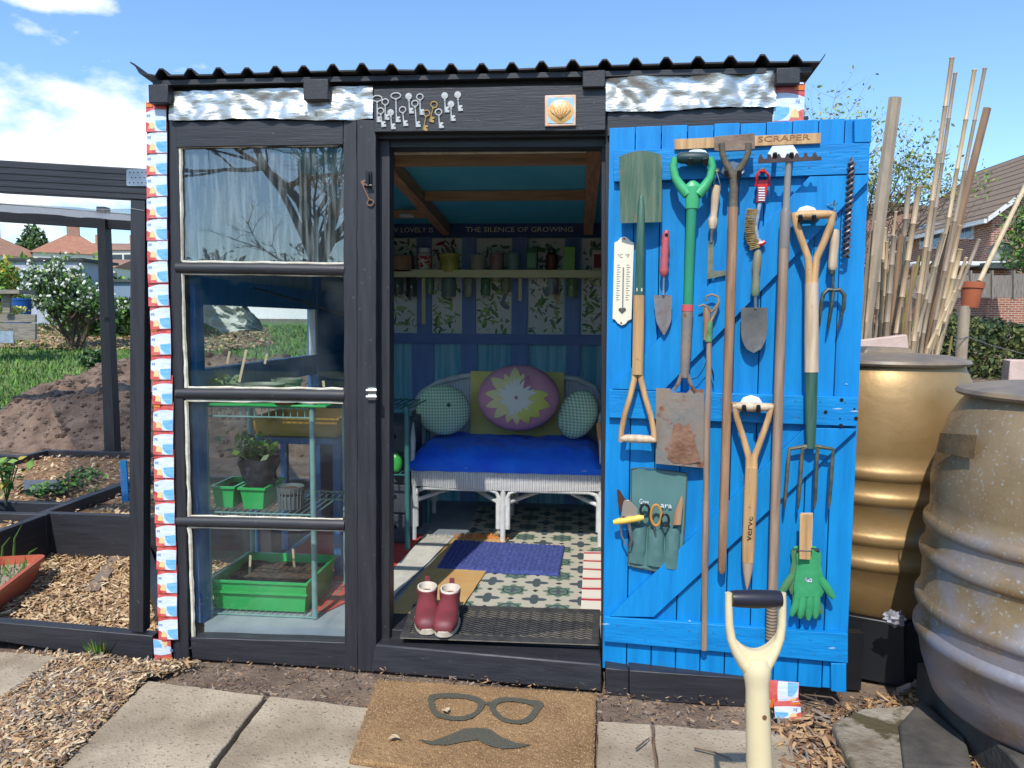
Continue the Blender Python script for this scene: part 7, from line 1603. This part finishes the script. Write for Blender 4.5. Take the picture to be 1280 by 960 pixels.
b = MB(); b.smooth = False; e = .35; sl_ = (RZ-EZ)/(GW/2)
for s_ in (0, 1):
    g0 = -e if s_ == 0 else GW+e; z0 = EZ-e*sl_+.08; P4 = [hq(-e, g0, z0), hq(Lw+e, g0, z0), hq(Lw+e, GW/2, RZ+.1), hq(-e, GW/2, RZ+.1)]; b.prism(P4, (0, 0, .09))
rf = b.out('roof', roofgrey, hs)
b = MB(); b.smooth = False
for s_ in (0, 1):
    g0 = -e if s_ == 0 else GW+e; a = hq(-e-.03, g0, EZ-e*sl_-.02); c = hq(-e-.03, GW/2, RZ+.0); b.prism([a, c, c+Vector((0, 0, .17)), a+Vector((0, 0, .17))], -wdn*.05)
b.out('barge_board', whitep, rf)
b = MB(); b.beam(hq(-e, -e-.04, EZ-e*sl_+.02), hq(Lw+e, -e-.04, EZ-e*sl_+.02), .12, .14); b.out('gutter', whitep, rf)
b = MB(); c = hq(Lw*.35, GW/2, RZ-.2); b.box((c.x-.35, c.y-.35, c.z), (c.x+.35, c.y+.35, c.z+1.0)); b.tube([c+Vector((0, 0, 1)), c+Vector((0, 0, 1.4))], .13, 8); b.out('chimney', brickr, rf)
b = MB(); c = hq(0.2, GW*.42, RZ-.3); b.tube([c, c+Vector((0, 0, 3.2))], .025, 6); 
for k in range(6): b.tube([c+Vector((-.6+k*.05, 0, 2.0+k*.05)), c+Vector((.2+k*.1, .3, 2.0+k*.05))], .012, 4)
b.out('aerial', darksteel, rf)
def wnd(px0, px1, py0, py1):
    # on the window wall: intersect rays with wall plane
    n = Vector((gd_.x, gd_.y, 0)); P4 = [hit(x, y, C0, n) for x, y in ((px0, py1), (px1, py1+ (px0-px1)*0), (px1, py0), (px0, py0))]; n_ = -gd_
    fo = MB(); fo.prism([p+n_*.06 for p in P4], -n_*.1); f = fo.out('window', whitep, hs); 
    c = sum(P4, Vector())/4; 
    for a0, a1 in ((.08, .47), (.53, .92)):
        pb = MB(); pb.prism([P4[0].lerp(P4[1], a0).lerp(P4[3].lerp(P4[2], a0), .08)+n_*.07, P4[0].lerp(P4[1], a1).lerp(P4[3].lerp(P4[2], a1), .08)+n_*.07, P4[0].lerp(P4[1], a1).lerp(P4[3].lerp(P4[2], a1), .92)+n_*.07, P4[0].lerp(P4[1], a0).lerp(P4[3].lerp(P4[2], a0), .92)+n_*.07], -n_*.02); pb.out('pane', mt('sky_lit_pane', c8(110, 140, 176), rough=.08), f)
wnd(1151, 1179, 279, 311); wnd(1198, 1218, 275, 299)
ex = thing('lean_to', 'low white roofed extension along the foot of the brick house', 'extension', ground_at(1200, 23)); b = MB(); bx(b, 1150, 332, 1275, 362, 23.5, 1.2); b.out('wall', brickr, ex); b = MB(); bx(b, 1146, 326.5, 1268, 333, 22.9, 2.2); b.out('roof', whitep, ex, bevel=.05); b = MB(); bx(b, 1235, 328, 1290, 335, 22.5, 2.0); b.out('roof_edge', darksteel, ex)
b = MB(); c = dd(1250, 317, 24.2); b.lathe([(0, 0), (.2, .02), (.36, .10), (.35, .12), (.18, .05), (0, .03)], c, (-.5, -1, .3), 16); b.tube([c, c+Vector((0, .3, -.25))], .03, 6); tag(b.out('satellite_dish', darksteel), 'dark satellite dish on the brick gable wall', 'dish')
far_house('far house with grey tiled roof glimpsed between the blue door and the canes', 1104, 40, 62, 272, 257, brickr, roofgrey, .9, hip=False, chim=False)
# fence, hedge
fz = thing('panel_fence', 'grey weathered board fence behind the hedge on the right', 'fence', ground_at(1200, 15)); gw2 = wood('grey_fence_board', c8(116, 106, 96, .8), c8(146, 136, 124, .8), 'z')
for i in range(9):
    x0 = 1080+i*27; b = MB(); bx(b, x0, 344+(-2 if i % 2 else 0), x0+25.5, 372, 15); b.out('fence_panel', gw2, fz)
    b = MB(); bx(b, x0+25.2, 338, x0+27.3, 374, 14.95, .09); b.out('fence_post', gw2, fz)
hd = thing('clipped_hedge', 'dense dark green hedge in front of the grey fence on the right', 'hedge', ground_at(1250, 11.5)); hp = dd(1262, 440, 11.3); foliage_box(hd, (hp.x, hp.y, gz(hp.x, hp.y)-.05), 1.45, .45, .98, 9000, .055, [mt('hedge_light', c8(120, 126, 66, .7), rough=.7), mt('hedge_mid', c8(74, 96, 46, .7), rough=.7), mt('hedge_dark', c8(40, 60, 32, .7), rough=.7)], seed=6)
hd = thing('garden_shrub', 'leafy green bush in front of the brick gable at the right edge', 'shrub', ground_at(1285, 19)); c = dd(1290, 300, 19); b = MB(); b.smooth = False
for k in range(2400):
    v = Vector((rr_.gauss(0, 1), rr_.gauss(0, 1), rr_.gauss(0, 1))).normalized()*rr_.uniform(.4, 1); q = Vector((v.x*.75, v.y*.7, v.z*1.35))*(1+.3*noise.noise(v*2.6)); b.mat(rr_.randrange(3)); b.leaf(c+q, .085*rr_.uniform(.6, 1.3))
b.open_ = True; b.out('crown', [leafA, leafG, leafB], hd); b = MB(); b.tube([hd.location, c], [.08, .03], 7); b.out('trunk', twig, hd)
# bare tree behind the door
t = thing('budding_tree', 'thin twiggy tree just coming into leaf behind the top right corner of the door', 'tree', ground_at(1052, 13)); stemtree(t, t.location, 6.0, .26, 8, twig, 3200, .045, .045, 0, levels=4, leafmats=[leafY, leafA, leafG], zlo=.45, seed=21, cl=.25)
for i, (x, d_) in enumerate(((1130, 12), )):
    t = thing('leafless_shrub', 'thin leafless shrub between the door edge and the canes', 'shrub', ground_at(1092, 11)); stemtree(t, t.location, 2.5, .16, 5, twig, 260, .05, .03, 0, levels=3, leafmats=[leafG, leafB], zlo=.3, seed=33, cl=.2)
# ================================================================== CANES
bam = [mt('bamboo_tan', c8(204, 178, 142, .85), c8(176, 150, 118, .85), 5, (5, 5, 1.2), .5, bump=.3, bscale=20), mt('bamboo_grey', c8(176, 158, 134, .85), c8(150, 134, 114, .85), 5, (5, 5, 1.2), .6, bump=.3, bscale=20), mt('bamboo_straw', c8(218, 194, 154, .85), c8(196, 170, 130, .85), 5, (5, 5, 1.2), .5, bump=.3, bscale=20), mt('stake_brown', c8(160, 128, 98, .85), c8(134, 106, 82, .85), 5, (5, 5, 1), .8, bump=.4, bscale=20), mt('stake_olive', c8(160, 146, 84, .8), c8(130, 118, 70, .8), 5, (5, 5, 1), .7, bump=.3, bscale=20)]
def Zc(x, y): return (1040+x/4, 220+y/4)
cl_ = [((165, 810), (215, 230), 12, 0), ((200, 805), (220, 240), 12, 2), ((225, 800), (248, 258), 20, 1), ((240, 800), (264, 262), 18, 2), ((245, 800), (320, 180), 13, 0), ((270, 800), (310, 300), 22, 1), ((296, 795), (345, 290), 24, 3), ((312, 790), (385, 50), 22, 1), ((322, 785), (435, 55), 24, 0), ((345, 780), (440, 400), 18, 4), ((405, 860), (560, 290), 18, 1), ((430, 870), (600, 250), 22, 3), ((470, 880), (655, 200), 20, 3), ((500, 880), (640, 250), 18, 0), ((520, 870), (640, 370), 22, 2), ((545, 780), (670, 410), 14, 0), ((560, 750), (735, 320), 16, 1), ((480, 860), (610, 580), 14, 2), ((585, 890), (600, 800), 10, 4), ((180, 800), (190, 420), 14, 3), ((215, 800), (300, 420), 12, 1), ((290, 800), (330, 460), 14, 2), ((365, 790), (410, 440), 14, 3), ((385, 850), (400, 470), 12, 1), ((420, 860), (470, 360), 12, 0), ((445, 860), (540, 330), 16, 1), ((375, 790), (372, 480), 10, 4), ((255, 800), (275, 330), 15, 0), ((338, 800), (365, 300), 14, 2), ((395, 850), (470, 440), 16, 0), ((425, 870), (520, 400), 18, 1), ((455, 870), (575, 340), 16, 2), ((190, 800), (205, 300), 16, 1), ((305, 800), (318, 380), 14, 0)]
tall = [((1145, 395), (1190, 73), 5, 0), ((1150, 395), (1194, 92), 4, 1), ((1160, 420), (1218, 88), 4.6, 2), ((1163, 430), (1231, 86), 4, 1), ((1157, 440), (1234, 135), 9, 3), ((1082, 400), (1119, 122), 15, 1)]
C_ = [(Zc(*a), Zc(*c), w_/4, m_) for a, c, w_, m_ in cl_]+tall
order = sorted(range(len(C_)), key=lambda i: C_[i][1][0])
ordw = ['', 'second', 'third', 'fourth', 'fifth', 'sixth', 'seventh', 'eighth', 'ninth', 'tenth', 'eleventh', 'twelfth', 'thirteenth', 'fourteenth', 'fifteenth', 'sixteenth', 'seventeenth', 'eighteenth', 'nineteenth', 'twentieth', 'twenty-first', 'twenty-second', 'twenty-third', 'twenty-fourth', 'twenty-fifth', 'twenty-sixth', 'twenty-seventh', 'twenty-eighth', 'twenty-ninth', 'thirtieth', 'thirty-first', 'thirty-second', 'thirty-third', 'thirty-fourth', 'thirty-fifth', 'thirty-sixth', 'thirty-seventh', 'thirty-eighth', 'thirty-ninth', 'fortieth', 'forty-first', 'forty-second', 'forty-third']
for rank, i in enumerate(order):
    (x0, y0), (x1, y1), wpx, m_ = C_[i]; Yv = 1.15+.045*((i*7) % 17)
    a = yp(x0, y0, Yv); c = yp(x1, y1, Yv); d = (c-a).normalized(); L_ = (a.z-.0)/max(.3, d.z); foot = a-d*L_
    foot.x = foot.x+(a.x-foot.x)*.5; foot.z = 0
    r = wpx/2/FPX*(a-CAMP).length; n = max(3, int((c-foot).length/.22)); pts = []; rs = []
    isb = m_ in (0, 1, 2) and wpx < 6.5
    for k in range(n+1):
        v = k/n; p = foot*(1-v)**1*(1) + c*v if False else (foot.lerp(a, min(1, v*2)) if v < .5 else a.lerp(c, v*2-1)); 
        if isb: pts += [p-d*.004, p, p+d*.004]; rs += [r, r*1.22, r]
        else: pts.append(p); rs.append(r*(1.0 if v < .9 else .92))
    b = MB(); b.tube(pts, rs, 8 if isb else 7, flat=1 if isb else .7)
    kindn = 'pole' if i == len(C_)-1 else ('bamboo cane' if isb else 'wooden stake')
    hgt = 'tall' if y1 < 170 else ('middling' if y1 < 275 else 'short'); col = ['tan', 'grey', 'straw coloured', 'brown', 'olive'][m_]
    lb = ('thick notched grey pole leaning right beside the blue door' if i == len(C_)-1 else '%s %s %s, %s from the left by its tip in the bundle' % (hgt, col, kindn, ordw[rank] if rank else 'first'))
    tag(b.out(kindn.replace(' ', '_'), bam[m_]), lb, 'cane' if isb else ('pole' if kindn == 'pole' else 'stake'), 'canes and stakes stood on end behind the water butts')
b = MB(); a = zp(1198, 700, 0); b.tube([dd(1224, 352, 4.6), dd(1290, 215, 4.9), dd(1300, 190, 4.95)], .014, 9); tag(b.out('bamboo_cane', bam[2]), 'single cane leaning right, its foot in the terracotta pot', 'cane')
pst = thing('pot_topped_post', 'sturdy weathered post right of the canes, wired near its middle', 'post', Vector((dd(1200, 440, 4.5).x, dd(1200, 440, 4.5).y, 0)))
b = MB(); b.tube([Vector((dd(1199, 600, 4.5).x, dd(1199, 600, 4.5).y, 0)), dd(1201, 450, 4.5), dd(1206, 383, 4.5)], [.033, .033, .032], 10); b.out('post_shaft', bam[1], pst)
b = MB(); b.tube([dd(1193, 421, 4.47), dd(1201, 424, 4.44), dd(1210, 421, 4.47), dd(1240, 432, 5.4), dd(1290, 445, 6.5)], .003, 5); b.out('tie_wire', steel, pst)
b = MB(); c = dd(1214, 367.5, 4.5); b.lathe([(.046, -.083), (.060, .035), (.066, .035), (.068, .072), (0, .072)], c+Vector((0, 0, 0)), (.05, 0, 1), 22); tag(b.out('terracotta_pot', mt('terracotta_clay', c8(186, 104, 66, .85), c8(168, 88, 56, .85), 8, rough=.85), sharp=50), 'terracotta flower pot upturned on top of the weathered post', 'flower pot')
# breeze blocks
blk = mt('pinkish_block', c8(206, 178, 164, .85), c8(222, 198, 186, .85), 12, rough=.95, bump=.6, bscale=120)
b = MB(); b.prism([dd(x, y, 3.3) for x, y in ((1060, 450), (1137, 446), (1134, 418), (1060, 427))], Vector((.05, .14, 0))); tag(b.out('concrete_block', blk, bevel=.006), 'pinkish concrete block lying behind the left gold barrel', 'block')
b = MB(); b.prism([dd(x, y, 3.6) for x, y in ((1260, 480), (1300, 480), (1300, 451), (1263, 450))], Vector((.03, .12, 0))); tag(b.out('concrete_block', blk, bevel=.006), 'pinkish concrete block at the right edge behind the near gold barrel', 'block')
b = MB(); b.box((.95, .75, 0), (1.75, 1.1, .98)); tag(b.out('block_plinth', mt('old_timber_crate', c8(96, 84, 70, .8), c8(120, 104, 88, .8), 6, rough=.9), bevel=.01), 'dark timber staging hidden behind the gold barrels that carries the blocks', 'staging')

# ================================================================== WATER BUTTS
gold = mt('gold_sprayed_plastic', c8(164, 132, 86, .9), c8(180, 150, 104, .9), 3, rough=.42, metal=.45, bump=.25, bscale=40, rough2=.58, c3=c8(160, 146, 122, .9), s3=5, a3=.58)
gold2 = mt('worn_gold_spray', c8(150, 120, 82, .9), c8(172, 148, 114, .9), 4.5, rough=.38, metal=.5, bump=.3, bscale=60, c3=c8(186, 178, 164, .9), s3=90, a3=.60, rough2=.55)
_t = gold2.node_tree; _b = _t.nodes['Principled BSDF']; _src = _b.inputs['Base Color'].links[0].from_socket
_co = _t.nodes.new('ShaderNodeTexCoord'); _sp = _t.nodes.new('ShaderNodeSeparateXYZ'); _t.links.new(_co.outputs['Object'], _sp.inputs[0]); _n = _t.nodes.new('ShaderNodeTexNoise'); _n.inputs['Scale'].default_value = 5; _n.inputs['Detail'].default_value = 9; _t.links.new(_co.outputs['Object'], _n.inputs[0])
_a = _t.nodes.new('ShaderNodeMath'); _a.operation = 'MULTIPLY_ADD'; _t.links.new(_sp.outputs[2], _a.inputs[0]); _a.inputs[1].default_value = -.55; _t.links.new(_n.outputs[0], _a.inputs[2])
_r = _t.nodes.new('ShaderNodeMapRange'); _r.inputs['From Min'].default_value = .28; _r.inputs['From Max'].default_value = .46; _r.inputs['To Max'].default_value = .85; _t.links.new(_a.outputs[0], _r.inputs[0])
_x = _t.nodes.new('ShaderNodeMix'); _x.data_type = 'RGBA'; _t.links.new(_r.outputs[0], _x.inputs[0]); _t.links.new(_src, _x.inputs[6]); _x.inputs[7].default_value = c8(158, 156, 166, .9); _t.links.new(_x.outputs[2], _b.inputs['Base Color'])
lidm_ = mt('dark_butt_lid', c8(150, 130, 102, .85), c8(112, 102, 94, .85), 8, rough=.45, bump=.2)
def butt(label, cx, cy, z0, R, H, m_, lidh=.03, seed=0, worn=False):
    t = thing('water_butt', label, 'water butt', (cx, cy, z0)); pr_ = [(0, 0), (R*.82, 0), (R*.86, H*.02), (R*.93, H*.12)]
    def band(z): return [(R*.962, z-.036), (R*.984, z-.030), (R*.992, z-.020), (R*.992, z-.008), (R*.980, z+.002), (R*.958, z+.010)]
    for z in (H*.24, H*.34, H*.50, H*.60): pr_ += band(z)
    pr_ += [(R*.965, H*.66), (R*.985, H*.72), (R*.975, H*.82), (R*.94, H*.92), (R*.88, H*.975), (R*.84, H), (R*.84, H*1.005)]
    if worn: pr_ = [(r*(1.05-.13*max(0, (z/H-.3)/.7)**1.6), z) for r, z in pr_]
    b = MB(); b.lathe(pr_+[(0, H*1.005)], (cx, cy, z0), seg=72); b.out('barrel_body', m_, t, sharp=50)
    RL = R*(.93 if worn else 1); R = RL; b = MB(); zt_ = z0+H*1.0; b.lathe([(R*.80, .004), (R*.90, .004), (R*.915, .012), (R*.90, .022), (R*.70, .036), (R*.2, .046), (0, .046)], (cx, cy, zt_), seg=60); ld = b.out('lid', lidm_, t, sharp=50)
    b = MB(); b.hexa([Vector((cx, cy, zt_))+Vector(v) for v in ((-.10, -.06, .034), (.10, -.05, .034), (.10, .05, .034), (-.10, .05, .034), (-.075, -.045, .066), (.08, -.04, .062), (.08, .04, .062), (-.075, .04, .066))]); b.out('lid_handle', lidm_, ld, bevel=.006)
    return t
c = dd(1112, 455, 2.72); butt('clean gold sprayed water butt beside the blue door edge', c.x, c.y+.06, .215, .315, .885, gold)
c2b = dd(1374, 470, 2.04); nb_ = butt('near water butt with patchy worn gold paint at the right edge of the frame', c2b.x, c2b.y, .14, .40, .905, gold2, worn=True)
b = MB(); pp = [Vector((c2b.x, c2b.y, 0))]
# tape patch on near butt
def on_butt(px, py, R=.402):
    d = ray(px, py); o = CAMP-Vector((c2b.x, c2b.y, 0)); A_ = d.x**2+d.y**2; B_ = 2*(o.x*d.x+o.y*d.y); Cc = o.x**2+o.y**2-R*R; D_ = B_*B_-4*A_*Cc
    if D_ < 0: D_ = 0
    tt_ = (-B_-math.sqrt(D_))/(2*A_); return CAMP+d*tt_
P = [[on_butt(1175+46*i/10+(-4*j/6), 541+3*i/10+ (30-6*(1-i/10))*j/6, .394+.002*noise.noise(Vector((i*.8, j*.8, 0)))) for i in range(11)] for j in range(7)]
b = MB(); b.solid(P, (0.001, .003, 0)); b.out('tape_patch', mt('gold_tape', c8(166, 136, 96, .85), c8(140, 112, 76, .85), 30, rough=.4, metal=.5, bump=.4), nb_)
stn = thing('butt_stand', 'black plastic stand under the clean gold water butt', 'stand', (1.15, .27, 0)); 
b = MB(); cS = dd(1112, 455, 2.72); b.lathe([(.33, 0), (.30, .19), (.30, .213), (0, .213)], (cS.x, cS.y+.06, 0), seg=8); b.out('stand_body', blackp, stn, bevel=.004)
b = MB(); b.box((cS.x-.24, cS.y-.30, 0), (cS.x-.16, cS.y-.262, .2)); b.out('stand_rib', blackp, stn)
b = MB(); c = dd(1118, 774, 2.45); b.ell(c, (.030, .02, .024), 14, 10); b.v = [p+(p-c)*(.9*noise.noise((p-c)*110)) for p in b.v]; tag(b.out('crumpled_ball', mt('crumpled_foil_ball', c8(190, 188, 196), c8(150, 148, 158), 40, rough=.4, metal=.3), sharp=10), 'crumpled silvery wrap round the tap of the clean gold butt', 'wrap')
dkb = mt('dark_slab', c8(62, 58, 54, .8), c8(96, 90, 82, .8), 8, rough=.9, bump=.8, bscale=50)
b = MB(); b.prism([zp(1128, 985, .0), zp(1122, 930, 0), zp(1150, 898, 0), zp(1205, 948, 0), zp(1215, 990, 0)], (0, 0, .065)); tag(b.out('dark_block', dkb, bevel=.008), 'dark upright slab propped under the front of the near gold butt', 'block')
b = MB(); b.box((c2b.x-.30, c2b.y-.28, .0), (c2b.x+.30, c2b.y+.30, .137)); tag(b.out('dark_block', dkb, bevel=.008), 'black plinth slab that the near gold butt stands on', 'block')
b = MB(); b.tube([zp(1005, 868, .03), zp(1040, 872, .05), zp(1060, 888, .03), zp(1080, 893, .02)], .003, 5); tag(b.out('bent_stem', twig), 'curved dry stem on the bark below the door corner', 'stem')
# ================================================================== TREE BEHIND THE CAMERA (mirrored in the panes)
t = thing('bare_tree', 'large bare spreading tree standing across the path, mirrored in the top window pane', 'tree', (-6.0, -13.5, 0)); stemtree(t, Vector((-6.0, -13.5, 0)), 12.5, .28, 3, twig, 0, .1, .20, 0, levels=5, seed=15)
t = thing('boundary_hedge', 'long green hedge across the path behind the viewer', 'hedge', (-1, -16, 0)); foliage_box(t, (-1, -17, 0), 14, .8, 3.3, 16000, .15, [leafB, leafC, leafC], seed=77)
b = MB(); b.box((-15, -17.6, 0), (13, -16.9, 2.75)); b.out('inner_growth', leafC, t, wob=.1)
terrain_patch('lawn_behind', [(-20, -50), (20, -50), (20, -6), (-20, -6)], .005, grm, 2)
